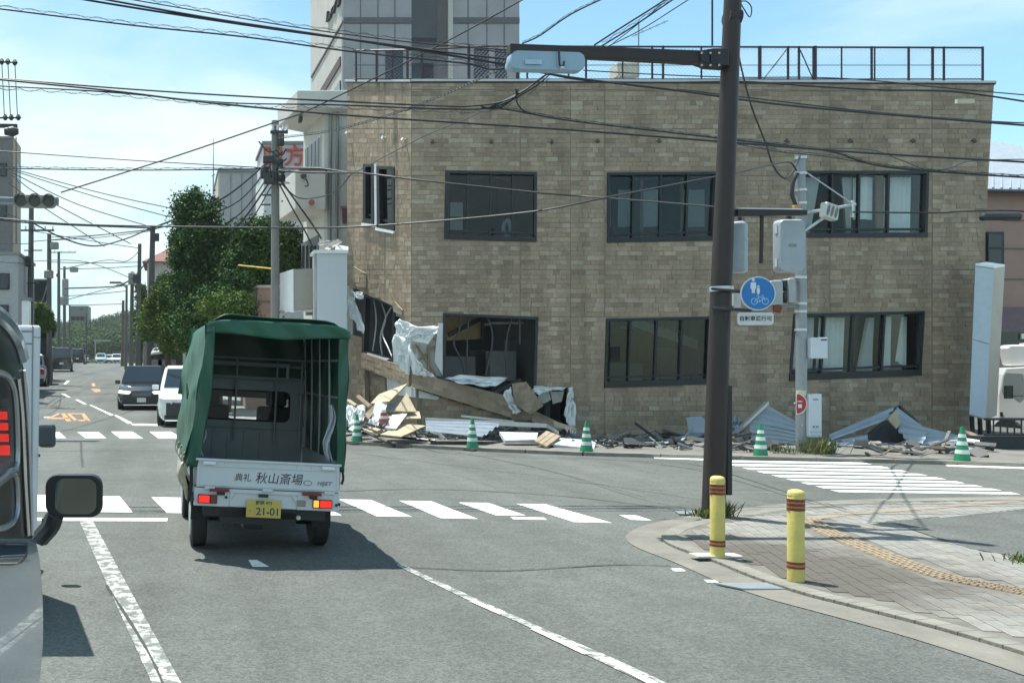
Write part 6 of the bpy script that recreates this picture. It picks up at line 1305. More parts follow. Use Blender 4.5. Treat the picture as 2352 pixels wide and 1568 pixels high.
board('brick facing scrap caught under the tent of the shutter', [(2040, 962, 21.9), (2060, 940, 22.1), (2068, 968, 22.0), (2060, 984, 21.9)], tanb)
board('splintered timber near the leaning pylon sign', [(2212, 985, 21.6), (2232, 990, 21.6), (2270, 1014, 21.1), (2256, 1016, 21.0)], stud_m)
board('white plank end beside the last cone', [(2215, 1005, 20.6), (2250, 1010, 20.6), (2250, 1016, 20.4), (2215, 1012, 20.4)], whiteb)
board('old grey plank lying by the pylon sign', [(2190, 1030, 20.2), (2270, 1024, 20.6), (2275, 1030, 20.3), (2195, 1036, 20.0)], conc_grey)
# loose rubble: far too many bits to count
rng = random.Random(9); rb = MB()
def chunk(c, s):
    R = Matrix.Rotation(rng.uniform(0, 6.28), 3, 'Z') @ Matrix.Rotation(rng.uniform(-.5, .5), 3, 'X') @ Matrix.Rotation(rng.uniform(-.5, .5), 3, 'Y')
    k = rng.random()
    if k < .22: rb.box(c+Vector((0, 0, .04)), (s*rng.uniform(3, 9), s*.25, s*.2), rng.randrange(6), R)
    else:
        n_ = rng.choice((3, 4, 5)); pg = [R @ Vector((s*rng.uniform(.5, 1.5)*math.cos(6.283*q/n_+rng.uniform(-.3, .3)), s*rng.uniform(.4, 1.1)*math.sin(6.283*q/n_), 0))+c for q in range(n_)]
        rb.prism(pg, R @ Vector((0, 0, s*rng.uniform(.1, .55))), rng.randrange(6))
for _ in range(820):
    r_ = rng.random()
    px = rng.uniform(960, 1320) if r_ < .46 else rng.uniform(1380, 1720) if r_ < .76 else rng.uniform(1720, 2260) if r_ < .86 else rng.uniform(800, 980)
    kerb_y = 1019+(px-800)*.033
    py = kerb_y-rng.uniform(4, 30)-(8 if px < 1300 else 0)
    chunk(G(px, py, .06+rng.uniform(.0, .10)), rng.uniform(.03, .12) if rng.random() < .8 else .2)
tag(rb.build('rubble', [mat('rubble_grey', (.17, .17, .165), .9, var=.2), mat('rubble_tan', (.25, .205, .145), .9, var=.2), mat('rubble_metal', (.20, .23, .26), .6), dark_metal, mat('dust_grey', (.16, .16, .155), .9), shut_d]), 'loose rubble strewn along the foot of the wall', 'rubble', kind='stuff')
gl = MB(); gm = mat('broken_glass', (.55, .70, .68), .15, var=.15, scale=20)
for _ in range(420):
    px = rng.gauss(1020, 34); py = 1004+(px-1020)*.08+rng.uniform(-6, 6); c = G(px, py, .072); s = rng.uniform(.02, .07); R = Matrix.Rotation(rng.uniform(0, 6.28), 3, 'Z') @ Matrix.Rotation(rng.uniform(-.4, .4), 3, 'X')
    gl.add([c+R @ Vector(v)*s for v in ((-1, -.6, 0), (1, -.4, 0), (.2, .9, 0))]+[c+R @ Vector((0, 0, .25))*s], [(0, 1, 3), (1, 2, 3), (2, 0, 3), (0, 2, 1)])
tag(gl.build('broken_glass', gm), 'glittering patch of broken glass on the pavement by the cones', 'broken glass', kind='stuff')
# ================================================================ VEHICLES
def wheel(par, x, y, r, w, rim_m, M=None, side=1):
    m = MB(); prof = [(-w/2, r*.90), (-w/2*.8, r*.985), (0, r), (w/2*.8, r*.985), (w/2, r*.90)]; n = 24
    m.loft([[(x+px, y+rr*math.cos(a), r+rr*math.sin(a)) for a in [2*math.pi*k/n for k in range(n)]] for px, rr in prof]); t = m.build('wheel', black_rub, par, local=True, smooth=True, angle=30)
    m = MB(); m.tube([(x+side*w*.42, y, r), (x+side*(w*.5+.006), y, r)], [r*.66, r*.60], 20); m.build('rim', rim_m, t, local=True, smooth=True, angle=30); return t
def car(name, lab, cat, px, py, head, L, Wd, H, paint, kind='suv', facing='front', loc=None, belt=None, hood=None, lit=False, plate=True, seg=1):
    """local +y = forward, origin on the ground under the bumper that faces us"""
    e = empty(name, loc or G(px, py), lab, cat, rot=(0, 0, head)); hw = Wd/2; y0, y1 = (-L, 0) if facing == 'front' else (0, L)   # y1 = front end
    belt = belt or H*.58; zb = .20
    hoodl = {'suv': .24, 'sedan': .26, 'van': .13, 'mini': .17}[kind]*L; trunk = {'suv': .03, 'sedan': .16, 'van': .015, 'mini': .02}[kind]*L
    yh = y1-hoodl; yr = y0+trunk; hz_ = belt*.98
    def ringat(y, w, zt, zl=zb):
        pts = [(w*.86, zl), (w*.98, zl+.14), (w, zl+(zt-zl)*.55), (w*.97, zt-.06), (w*.86, zt)]
        return [(x, y, z) for x, z in pts]+[(-x, y, z) for x, z in reversed(pts)]
    nose = belt*.86
    st = [ringat(y0, hw*.86, belt*.93, zb+.12), ringat(y0+.10, hw*.95, belt*.98), ringat(y0+L*.2, hw, belt), ringat(yh-.1, hw, belt), ringat(yh+hoodl*.35, hw*.985, hz_*.985), ringat(y1-.22, hw*.95, nose*.98), ringat(y1-.05, hw*.88, nose*.88), ringat(y1, hw*.80, nose*.70, zb+.10)]
    m = MB(); m.loft(st); m.build('body', paint, e, local=True, smooth=True, angle=35)
    wsl = {'suv': .42, 'sedan': .45, 'van': .5, 'mini': .5}[kind]*(H-belt)*1.6; rsl = {'suv': .5, 'sedan': 1.0, 'van': .18, 'mini': .25}[kind]*(H-belt)
    wb_, wt = hw*.93, hw*.76
    def cabring(k):    # k 0 belt .. 1 roof
        a, b = yr+rsl*k, yh-wsl*k; w = lerp(wb_, wt, k**1.2); z = lerp(belt-.03, H-.05, k); return [(w, a, z), (w, b, z), (-w, b, z), (-w, a, z)]
    m = MB(); top = [(x*.86, y+(.10 if i in (0, 3) else -.10), H) for i, (x, y, z) in enumerate(cabring(1))]; m.loft([cabring(0), cabring(.5), cabring(1), top]); m.build('cabin', paint, e, local=True, bevel=.05)
    def pane(nm, f, off):
        c = [Vector(p) for p in f]; n = (c[1]-c[0]).cross(c[2]-c[0]).normalized(); ctr = sum(c, Vector())/4; n = n if n.dot(ctr-Vector((0, (yr+yh)/2, belt))) > 0 else -n
        m = MB(); m.prism([v+n*.004 for v in c], n*off); return m.build(nm, cg_m, e, local=True)
    cg_m = mat('car_glass', (.02, .032, .042), .04, var=0, spec=.9)
    def face(i, j, u0, u1, k0, k1):
        A_, B_ = cabring(k0), cabring(k1); a, b = Vector(A_[i]), Vector(A_[j]); c, d = Vector(B_[j]), Vector(B_[i]); return [a.lerp(b, u0), a.lerp(b, u1), d.lerp(c, u1), d.lerp(c, u0)]
    pane('windscreen', face(1, 2, .07, .93, .12, .92), .012); pane('rear_window', face(3, 0, .08, .92, .25, .9), .012)
    for i, j in ((0, 1), (2, 3)):
        for u0, u1 in ((.06, .30), (.34, .62), (.65, .92)): pane('side_window', face(i, j, u0 if i == 0 else 1-u1, u1 if i == 0 else 1-u0, .16, .88), .012)
    wr = .33 if H > 1.4 else .29; rim = alu
    for sx in (1, -1):
        for yy in (y1-L*.19, y0+L*.19):
            m = MB(); m.tube([(sx*(hw-.10), yy, wr), (sx*(hw+.004), yy, wr)], [wr+.07]*2, 24); m.build('wheel_arch', black_pl, e, local=True)
            wheel(e, sx*(hw-.09), yy, wr, .21, rim, side=sx)
        m = MB(); m.box((sx*(hw+.08), yh-.25, belt+.06), (.20, .10, .15)); m.build('mirror', paint, e, local=True, bevel=.03)
        m = MB(); m.prism([(sx*hw*.42, y1-.02, nose*.84), (sx*hw*.90, y1-.10, nose*.90), (sx*hw*.90, y1-.08, nose*.76), (sx*hw*.50, y1-.01, nose*.73)], (0, .06, 0)); m.build('headlight', lamp_lit if lit else alu, e, local=True)
        m = MB(); m.prism([(sx*hw*.60, y0-.012, belt*.88), (sx*hw*.88, y0+.03, belt*.88), (sx*hw*.88, y0+.02, belt*.62), (sx*hw*.66, y0-.012, belt*.62)], (0, -.02, 0)); m.build('tail_light', (mat('dull_tail_lens', (.10, .008, .008), .3, var=0) if kind == 'van' else red_lens), e, local=True)
    m = MB(); m.box((0, y1+.006, nose*.50), (hw*1.15, .03, nose*.26)); m.build('grille', black_pl, e, local=True, bevel=.02)
    m = MB(); m.box((0, y1-.01, .30), (hw*1.5, .06, .12)); m.build('front_bumper', black_pl, e, local=True, bevel=.02)
    m = MB(); m.box((0, y1+.005, .20), (hw*1.45, .05, .035)); m.build('bumper_strip', chrome, e, local=True)
    m = MB(); m.box((0, y0+.02, .34), (hw*1.7, .08, .22)); m.build('rear_bumper', black_pl if kind != 'van' else paint, e, local=True, bevel=.03)
    if plate:
        m = MB(); m.box((0, y1+.03, nose*.46), (.33, .012, .165)); m.build('front_plate', plate_white, e, local=True)
        m = MB(); m.box((0, y0-.03, belt*.62), (.33, .012, .165)); m.build('rear_plate', plate_white, e, local=True)
    return e
blk = mat('black_car_paint', (.012, .014, .018), .18, var=0, coat=.8, spec=.6); wht = mat('white_car_paint', (.72, .73, .72), .25, var=0, coat=.6); slv = mat('silver_car_paint', (.34, .36, .38), .28, .5, var=0, coat=.5)
tealc = mat('pale_teal_paint', (.40, .55, .56), .25, var=0, coat=.6)
suv = car('oncoming_suv', 'black oncoming sport utility car with lit headlamps', 'car', 325, 942, math.radians(180-2), 4.6, 1.86, 1.66, blk, 'suv', lit=True)
m = MB(); m.prism([(-.72, -.02, .55), (-.35, .02, .60), (-.40, .03, .34), (-.70, -.0, .36)], (0, .02, 0)); m.prism([(.72, -.02, .55), (.35, .02, .60), (.40, .03, .34), (.70, -.0, .36)], (0, .02, 0)); m.build('air_intake', black_pl, suv, local=True)
wmv = car('oncoming_minivan', 'white oncoming minivan half hidden by the green truck cover', 'minivan', 428, 981, math.radians(180-1), 4.5, 1.74, 1.82, wht, 'mini', belt=1.10)
m = MB(); m.box((0, .02, .52), (1.2, .05, .42)); m.build('black_mask', black_pl, wmv, local=True, bevel=.04)
bv = car('parked_van', 'black one-box van seen from behind on the far street', 'van', 141, 854, math.radians(6), 4.6, 1.80, 2.0, blk, 'van', 'rear', belt=1.12)
m = MB(); m.box((-.66, .3, 2.03), (.25, .2, .05)); m.build('roof_lamp', wht, bv, local=True)
car('dark_car', 'dark red-lit car ahead of the black van', 'car', 178, 836, math.radians(3), 4.4, 1.75, 1.9, blk, 'van', 'rear', loc=Vector(((178-CX)/F*115, 115, gz(115))))
m = MB(); m.box(P(187, 822, 118), (.22, .1, .3)); tag(m.build('brake_lamp', red_lit), 'lit red brake lamp of the car ahead of the black van', 'lamp')
for px, py, pt, lab, hh in ((191, 829, wht, 'tiny white car right of the dark car on the far street', 1.45), (233, 834, tealc, 'pale teal car, largest of the three oncoming at the end of the street', 1.7), (252, 834, wht, 'white car in the middle of the three oncoming at the end of the street', 1.5), (268, 835, wht, 'white car by the poles, last of the three oncoming at the end of the street', 1.6)):
    car('far_car', lab, 'car', px, py, math.radians(180), 4.3, 1.85, hh, pt, 'mini', plate=False, loc=Vector(((px-CX)/F*165, 165-1.2*(px % 3), gz(165))))
car('silver_minivan', 'silver minivan peeping out beside the white box vehicle', 'minivan', 70, 888, math.radians(6), 4.4, 1.7, 1.8, slv, 'mini', 'rear', belt=1.08)
# ---------------------------------------------------------------- covered kei truck in the middle lane
tr = empty('covered_truck', (.880, 9.24, 0), 'small white truck with a green tarpaulin cover, yellow plate and lit tail lamps', 'truck', rot=(0, 0, math.radians(2.6)))
RO = Matrix.Translation((0, 0, .30)) @ Matrix.Rotation(math.radians(2.9), 4, 'Y') @ Matrix.Translation((0, 0, -.30))
def T(m, nm, mt, par=None, **k): return m.xf(RO).build(nm, mt, par or tr, local=True, **k)
tw = mat('truck_white', (.60, .64, .66), .32, var=.03, coat=.4); tw2 = mat('truck_white_shade', (.60, .64, .66)); rim_t = mat('steel_rim', (.40, .42, .42), .5, .5)
for sx in (-1, 1): wheel(tr, sx*.615, .56, .275, .155, rim_t, side=sx); wheel(tr, sx*.60, 2.46, .275, .15, rim_t, side=sx)
m = MB(); m.box((0, .99, .615), (1.40, 1.94, .05)); T(m, 'bed_floor', mat('bed_grey', (.14, .15, .155), .7, var=.2))
for sx in (-1, 1): m = MB(); m.box((sx*.70, 1.0, .79), (.03, 1.93, .27)); T(m, 'bed_side', tw)
# tailgate
m = MB(); m.box((0, -.012, .775), (1.38, .024, .27)); tg = T(m, 'tailgate', tw, bevel=.006)
m = MB(); m.box((0, -.020, .905), (1.41, .05, .022)); T(m, 'top_rail', tw, tg, bevel=.006)
m = MB(); m.box((0, -.028, .665), (1.36, .012, .018)); m.box((0, -.028, .845), (1.36, .012, .010)); m.box((-.675, -.028, .76), (.02, .012, .20)); m.box((.675, -.028, .76), (.02, .012, .20))
for x in (-.42, -.28, 0, .28, .42): m.box((x, -.027, .872), (.016, .010, .05))
T(m, 'rib', tw, tg, bevel=.003)
for x in (-.575, .575): m = MB(); m.box((x, -.045, .873), (.125, .035, .035)); T(m, 'latch', white_paint, tg, bevel=.008)
for x in (-.56, 0, .60): m = MB(); m.box((x, -.035, .635), (.10, .035, .025)); T(m, 'hinge', tw, tg, bevel=.005)
def tt(s, size, x, z, mt=ink, y=-.0255, sh=0.0, sx=1.0, bold=0.0): return text(s, size, mt, tg, RO @ Matrix.Translation((x, y, z)) @ FACE, extrude=.0012, shear=sh, sx=sx, bold=bold)
tt('典礼', .082, -.245, .742, sh=.12, bold=0); tt('秋山斎場', .115, .105, .742, sh=.15, sx=1.0, bold=0)
tt('HIJET', .048, .545, .722, mat('emblem_grey', (.20, .22, .24), .4, .3), sh=.3, sx=1.25, bold=.0015)
m = MB(); m.loft([[(.385+.042*math.cos(a), -.0255, .722+.026*math.sin(a)) for a in [2*math.pi*k/24 for k in range(24)]], [(.385+.042*math.cos(a), -.028, .722+.026*math.sin(a)) for a in [2*math.pi*k/24 for k in range(24)]]]); T(m, 'emblem', mat('emblem_grey', (.2, .22, .24)), tg)
m = MB(); m.loft([[(.385+.033*math.cos(a), -.0285, .722+.018*math.sin(a)) for a in [2*math.pi*k/24 for k in range(24)]], [(.385+.033*math.cos(a), -.029, .722+.018*math.sin(a)) for a in [2*math.pi*k/24 for k in range(24)]]]); m.box((.385, -.030, .722), (.03, .002, .034)); T(m, 'emblem_centre', tw, tg)
# rear panel with recess for the plate
m = MB(); m.box((-.535, .0, .545), (.34, .04, .175)); m.box((.50, .0, .545), (.41, .04, .175)); m.box((-.03, .0, .612), (.67, .04, .04)); m.box((-.03, .012, .535), (.67, .03, .155)); m.prism([(-.365, -.02, .592), (-.30, -.02, .592), (-.365, -.02, .50)], (0, .05, 0)); m.prism([(.295, -.02, .592), (.23, -.02, .592), (.295, -.02, .50)], (0, .05, 0)); rp = T(m, 'rear_panel', tw, bevel=.008)
for x in (-.19, .20): m = MB(); m.box((x, .02, .575), (.02, .03, .035)); T(m, 'bracket', tw, rp)
m = MB(); m.box((-.035, -.005, .580), (.095, .06, .03)); T(m, 'plate_lamp', black_pl, bevel=.008)
m = MB(); m.box((-.03, -.035, .455), (.335, .012, .168)); pp = T(m, 'number_plate', plate_yellow, bevel=.003)
def pt(s, size, x, z, mt, **k): return text(s, size, mt, pp, RO @ Matrix.Translation((x, -.0415, z)) @ FACE, extrude=.0008, **k)
pt('21-01', .098, .012, .428, green_ink, sx=1.02, bold=.002); pt('静岡 483', .042, -.03, .512, green_ink, bold=.001); pt('う', .03, -.163, .43, green_ink)
# lamps
def lamp(x0, x1, z0, z1, mt, par=None, y=-.03, th=.03): m = MB(); m.box(((x0+x1)/2, y, (z0+z1)/2), (x1-x0, th, z1-z0)); return T(m, 'lens' if par else 'tail_lamp', mt, par, bevel=.006)
l1 = lamp(-.668, -.482, .486, .570, mat('lamp_body', (.10, .015, .012), .3)); lamp(-.660, -.556, .494, .562, red_lit, l1, -.042, .02); lamp(-.548, -.490, .494, .562, mat('brown_lens', (.16, .05, .03), .25), l1, -.042, .02)
l2 = lamp(.443, .632, .486, .568, mat('lamp_body', (.1, .015, .012))); lamp(.450, .500, .494, .560, amber_lit, l2, -.042, .02); lamp(.512, .624, .494, .560, red_lit, l2, -.042, .02)
m = MB(); m.box((.335, -.02, .525), (.085, .03, .06)); T(m, 'reverse_lamp', conc_grey, bevel=.008)
for x0, x1, z in ((-.56, -.375, .618), (.335, .52, .618)): m = MB(); m.box(((x0+x1)/2, -.045, z), (x1-x0, .04, .026)); T(m, 'reflector', mat('reflector_red', (.20, .02, .02), .3)); m = MB(); m.box(((x0+x1)/2+.02, -.03, z-.03), (.075, .03, .035)); T(m, 'reflector_mount', black_pl, bevel=.006)
for x, z in ((-.715, .52), (-.395, .55), (.675, .52), (.70, .53)): m = MB(); m.cyl((x, -.01, z), (x, -.032, z), .014, n=12); T(m, 'sensor', black_pl)
m = MB(); m.box((0, 1.1, .405), (1.20, 2.0, .12)); m.box((-.06, .25, .345), (.75, .30, .13)); m.box((-.05, .62, .28), (.20, .25, .22)); m.cyl((-.55, .58, .28), (.55, .58, .28), .05, n=10); m.box((.10, .12, .39), (.02, .03, .12)); m.box((-.02, 2.2, .30), (.9, .6, .16)); T(m, 'chassis', black_pl)
m = MB(); m.box((-.615, .30, .37), (.18, .015, .19)); T(m, 'mud_flap', black_rub); m = MB(); m.box((.60, .30, .36), (.19, .015, .21)); T(m, 'mud_flap', black_rub)
m = MB(); m.cyl((.33, .06, .37), (.33, .2, .37), .022, n=10); T(m, 'exhaust_pipe', alu)
# cab
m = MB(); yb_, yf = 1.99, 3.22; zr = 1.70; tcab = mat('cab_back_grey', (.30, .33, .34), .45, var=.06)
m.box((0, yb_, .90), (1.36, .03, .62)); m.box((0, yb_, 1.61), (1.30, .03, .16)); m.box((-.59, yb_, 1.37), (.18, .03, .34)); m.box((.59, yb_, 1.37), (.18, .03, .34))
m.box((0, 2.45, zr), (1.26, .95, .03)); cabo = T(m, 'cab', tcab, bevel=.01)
for sx in (-1, 1):
    m = MB(); m.box((sx*.69, 2.6, .78), (.03, 1.24, .72)); m.box((sx*.66, 2.06, 1.42), (.03, .12, .56)); m.tube([(sx*.67, 3.12, 1.13), (sx*.62, 2.82, 1.66)], .035, 6); T(m, 'cab_side', tw, cabo)
    m = MB(); m.box((sx*.38, 2.28, 1.08), (.42, .16, .56)); m.box((sx*.40, 2.30, 1.46), (.25, .10, .20)); T(m, 'seat', mat('seat_fabric', (.04, .045, .05), .8), cabo, bevel=.04)
m = MB(); m.box((0, 3.16, .80), (1.38, .10, .70)); m.box((0, 3.0, 1.10), (1.30, .25, .06)); T(m, 'dashboard', black_pl, cabo)
m = MB(); m.box((-.05, 2.88, 1.50), (.22, .04, .07)); T(m, 'rear_view_mirror', black_pl, cabo)
m = MB()
rr = round_rect(1.03, .36, .08)
m.loft([[(x, yb_-.018, 1.37+z) for x, z in rr], [(x, yb_-.032, 1.37+z) for x, z in rr], [(x*.955, yb_-.032, 1.37+z*.9) for x, z in rr], [(x*.955, yb_-.018, 1.37+z*.9) for x, z in rr]], cap=False); T(m, 'window_rubber', black_rub, cabo)
m = MB(); m.add([(x*.97, yb_-.01, 1.37+z*.95) for x, z in rr], [tuple(range(len(rr)))]); T(m, 'rear_window', glass_clear, cabo)
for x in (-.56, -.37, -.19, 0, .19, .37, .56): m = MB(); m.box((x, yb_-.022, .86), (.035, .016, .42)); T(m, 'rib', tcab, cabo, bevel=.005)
m = MB(); m.box((0, yb_-.02, 1.10), (1.28, .012, .02)); T(m, 'seam', conc_grey, cabo)
# hoop frame under the cover
fr_m = mat('frame_grey', (.38, .40, .41), .55, .3)
def tube_part(nm, pts, r=.014): m = MB(); m.tube(pts, r, 8); return T(m, nm, fr_m)
for y in (.06, .55, 1.05, 1.5, 1.90):
    tube_part('hoop', smooth_path([(-.72, y, .80), (-.67, y, 1.5), (-.60, y, 2.20), (.64, y, 2.20), (.68, y, 1.5), (.70, y, .80)], 1))
for z in (1.55, 1.92): tube_part('side_rail', [(.69, .05, z), (.69, 1.92, z)]); tube_part('side_rail', [(-.64, .05, z), (-.64, 1.92, z)])
for z, w in ((1.92, .012), (1.84, .012)): tube_part('cross_bar', [(-.66, 1.88, z), (.66, 1.88, z)], w)
for x in (-.14, .33, -.52, .62): tube_part('upright', [(x, 1.87, .95 if x in (-.14, .33) else .85), (x, 1.87, 1.90)], .012)
for z in (1.70, 1.86): tube_part('rack_bar', [(-.52, 1.80, z), (.46, 1.80, z)], .016)
for x in (-.50, .44): tube_part('rack_post', [(x, 1.80, 1.70), (x, 1.80, 1.86)], .02)
# tarpaulin
tarp = mat('green_tarpaulin', (.013, .090, .052), .38, var=.16, scale=2.2, spec=.55, bump=.35, bscale=5)
def wr_(u, v, s): return .014*math.sin(u*17+v*5+s)+.010*math.sin(u*7-v*23+s*2)+.007*math.sin(v*41+u*9+s)
LBx, LTx, RTx, RBx, ZT, ZL, ZR = -.79, -.655, .715, .735, 2.285, .83, .84
def tarp_pt(t, y):   # t along the section: 0 left hem .. 1 right hem
    y_ = y
    if t < .36: k = t/.36; x = lerp(LBx, LTx, k)-.015*math.sin(k*3.14); z = lerp(ZL, ZT-.09, k)
    elif t < .64: k = (t-.36)/.28; x = lerp(LTx, RTx, k); z = ZT-.09*(1-min(1, math.sin(k*math.pi)*2.6))+.012*math.sin(k*3.14)
    else: k = (t-.64)/.36; x = lerp(RTx, RBx, k); z = lerp(ZT-.09, ZR, k)
    return x, y_, z
def shell(u, v):
    y = lerp(-.02, 2.42, v); x, y, z = tarp_pt(u, y); w = wr_(u*2, v, 1.0)*(1.2 if u < .36 else .8)
    if .36 <= u <= .64: return Vector((x, y, z+w*.8-.02*abs(math.sin(v*math.pi*4))))
    return Vector((x+w*(1 if u > .5 else -1)-(.02*abs(math.sin(v*math.pi*4)))*(1 if u > .5 else -1), y, z+(.02*math.sin(v*19) if u in (0, 1) else 0)))
m = MB(); m.grid(shell, 64, 30); tp = T(m, 'tarpaulin', tarp, smooth=True, solid=.006, angle=70)
m = MB(); m.grid(lambda u, v: Vector((lerp(lerp(LBx, LTx, v), lerp(RBx, RTx, v), u), 2.42+wr_(u, v, 3), lerp(1.45, ZT-.03, v))), 16, 8); T(m, 'front_panel', tarp, tp, smooth=True)
m = MB(); m.grid(lambda u, v: Vector((lerp(LTx-.01, RTx+.01, u), -.035+.012*math.sin(u*23+v*3), lerp(ZT-.165-.02*math.sin(u*3.14)+.012*math.sin(u*9), ZT-.03-.06*(abs(u-.5)*2)**8, v))), 40, 6); T(m, 'valance', tarp, tp, smooth=True, solid=.008)
def flapL(u, v):
    z = lerp(ZL-.0, ZT-.10, v); xo = lerp(LBx, LTx, v); wd = lerp(.10, .07, v)+.05*math.sin(v*3.14); return Vector((xo+wd*u, -.03+.05*u*math.sin(v*3.1)+.02*math.sin(v*14+u*3), z))
m = MB(); m.grid(flapL, 8, 24); T(m, 'rear_flap', tarp, tp, smooth=True, solid=.008)
def flapR(u, v):
    z = lerp(ZR, ZT-.10, v); xo = lerp(RBx, RTx, v); wd = lerp(.07, .09, v); return Vector((xo-wd*u, -.03+.04*u+.015*math.sin(v*16+u*3), z))
m = MB(); m.grid(flapR, 8, 24); T(m, 'rear_flap', tarp, tp, smooth=True, solid=.008)
m = MB(); m.prism([(-.805, .25, 1.62), (-.80, .33, 1.55), (-.795, .27, 1.46), (-.79, .20, 1.53)], (-.012, 0, 0)); T(m, 'black_patch', black_rub, tp)
eye = mat('brass_eyelet', (.35, .30, .18), .35, .7)
for v in (.04, .22, .40, .58, .76, .94):
    p = shell(0.012, v); m = MB(); m.cyl((p.x-.012, p.y, p.z+.03), (p.x+.006, p.y, p.z+.03), .016, n=10); T(m, 'eyelet', eye, tp)
    m = MB(); m.tube([(p.x-.014, p.y, p.z+.03), (p.x-.02, p.y+.01, p.z-.08), (-.715, p.y+.02, .66)], .006, 5); T(m, 'tie_rope', mat('tie_rope', (.40, .38, .33), .9), tp)
# rolled hem, tie ropes and rags
m = MB(); m.tube(smooth_path([(-.80, .02, .86), (-.83, .04, .74), (-.79, .03, .62), (-.76, .03, .50)], 5), [.03, .045, .045, .045, .045, .045, .04, .04, .035, .03, .03, .02, .02, .02, .02, .01], 7); T(m, 'tie_cloth', mat('straw_rope', (.42, .38, .28), .9, var=.25, scale=20), tp, smooth=True)
m = MB(); m.tube(smooth_path([(-.745, .0, .84), (-.735, .0, .66), (-.75, .0, .5)], 4), .018, 6); T(m, 'tie_strap', black_rub, tp)
m = MB(); m.tube(smooth_path([(.72, .0, .86), (.735, .0, .78), (.72, .0, .72)], 4), .012, 6); T(m, 'tie_strap', black_rub, tp)
rag = mat('rag_white', (.50, .53, .58), .8, var=.1)
m = MB(); m.grid(lambda u, v: Vector((.60+.05*math.sin(v*7)*.5+lerp(-.045, .045, u)*(.35+v*.9 if v < .7 else 1.5-v), .10+.03*math.sin(u*9+v*8), lerp(1.48, .92, v))), 8, 14); T(m, 'hanging_rag', rag, tp, smooth=True, solid=.006)
m = MB(); m.grid(lambda u, v: Vector((-.655+.03*math.sin(v*6)+lerp(-.03, .03, u)*(.4+v), .10+.02*math.sin(u*9+v*8), lerp(1.22, .92, v))), 6, 8); T(m, 'hanging_rag', rag, tp, smooth=True, solid=.006)
# ---------------------------------------------------------------- near van at the left edge
nv = empty('near_van', P(0, 1500, 4.4), 'blue-silver van cut by the left edge, black mirror sticking out', 'van')
VS = Sec(-60, 3.60, 105, 5.10)
vpaint = mat('blue_silver_paint', (.30, .385, .45), .2, .4, var=.02, coat=.6); vdark = mat('van_black_trim', (.014, .015, .017), .3, var=0, coat=.2); vglass = mat('van_brown_glass', (.045, .035, .03), .12, var=0, spec=.7)
def vp(poly, out, th, mt, nm, par=None, bevel=0): m = MB(); m.prism([VS(x, y, out) for x, y in poly], -VS.n*th); return m.build(nm, mt, par or nv, bevel=bevel)
def curvebody(edge, left, mt, nm, bulge):
    """side skin that rounds away at its front edge"""
    m = MB(); rows_ = []
    for x, y in edge:
        r_ = []
        for k in range(9):
            t = k/8; xx = lerp(left, x, t); r_.append(VS(xx, y, -bulge*(t**3)))
        for k in range(1, 5): r_.append(VS(x, y, -bulge-.09*k))
        rows_.append(r_)
    n = len(rows_[0]); m.add([v for r_ in rows_ for v in r_], [(j*n+i, j*n+i+1, (j+1)*n+i+1, (j+1)*n+i) for j in range(len(rows_)-1) for i in range(n-1)]); return m.build(nm, mt, nv, smooth=True, angle=60)
curvebody(smooth_path([Vector(p+(0,)) for p in [(80, 1236), (88, 1243), (96, 1275), (102, 1330), (105, 1400), (105, 1470), (101, 1530), (92, 1590), (70, 1640)]], 3) and [(v.x, v.y) for v in smooth_path([Vector(p+(0,)) for p in [(80, 1236), (88, 1243), (96, 1275), (102, 1330), (105, 1400), (105, 1470), (101, 1530), (92, 1590), (70, 1640)]], 3)], -70, vpaint, 'body', .015)
up = [(-5, 727), (25, 752), (48, 790), (60, 830), (72, 885), (78, 980), (81, 1100), (84, 1236)]
curvebody([(v.x, v.y) for v in smooth_path([Vector(p+(0,)) for p in up], 3)], -70, vdark, 'upper_body', .02)
def vtube(pts, r, mt, nm, out=.01): m = MB(); m.tube(smooth_path([VS(x, y, out-.004*max(0, x)/80) for x, y in pts], 4), r, 8); return m.build(nm, mt, nv, smooth=True)
m = MB(); m.tube(smooth_path([VS(x, y, .0-.0002*max(0, x)) for x, y in [(-40, 700), (-5, 722), (25, 749), (46, 786), (56, 822)]], 4), .035, 8); m.build('roof_rail', vpaint, nv, smooth=True)
vp([(-70, 862), (-4, 862), (20, 880), (30, 930), (32, 1052), (8, 1084), (-70, 1130)], -.012, .01, vglass, 'front_window')
vtube([(-60, 848), (0, 856), (24, 874), (36, 926), (39, 1062), (20, 1082), (0, 1102), (-60, 1140)], .016, slv, 'window_frame', .0)
vp([(-70, 1150), (0, 1112), (24, 1096), (34, 1104), (36, 1170), (26, 1194), (0, 1206), (-70, 1212)], -.012, .01, vglass, 'quarter_window')
vtube([(-60, 1150), (0, 1108), (26, 1090), (38, 1102), (40, 1172), (28, 1200), (0, 1213), (-60, 1218)], .014, slv, 'window_frame', .0)
vtube([(42, 868), (52, 960), (58, 1100), (66, 1228)], .012, chrome, 'pillar_trim', .0); vtube([(60, 850), (70, 990), (75, 1110), (79, 1228)], .010, alu, 'pillar_trim', -.008)
vp([(36, 1060), (46, 1060), (56, 1228), (44, 1228)], -.02, .02, mat('pillar_grey', (.12, .13, .135), .3, coat=.5), 'pillar')
for y0, y1, xr in ((945, 963, 11), (971, 988, 13), (996, 1014, 14), (1022, 1045, 17)): vp([(-30, y0), (xr, y0), (xr+1, y1), (-30, y1)], .012, .02, mat('van_lamp_red', (.45, .012, .01), .2, var=0, emit=(1, .03, .02), estr=.35), 'lamp_segment', bevel=.004)
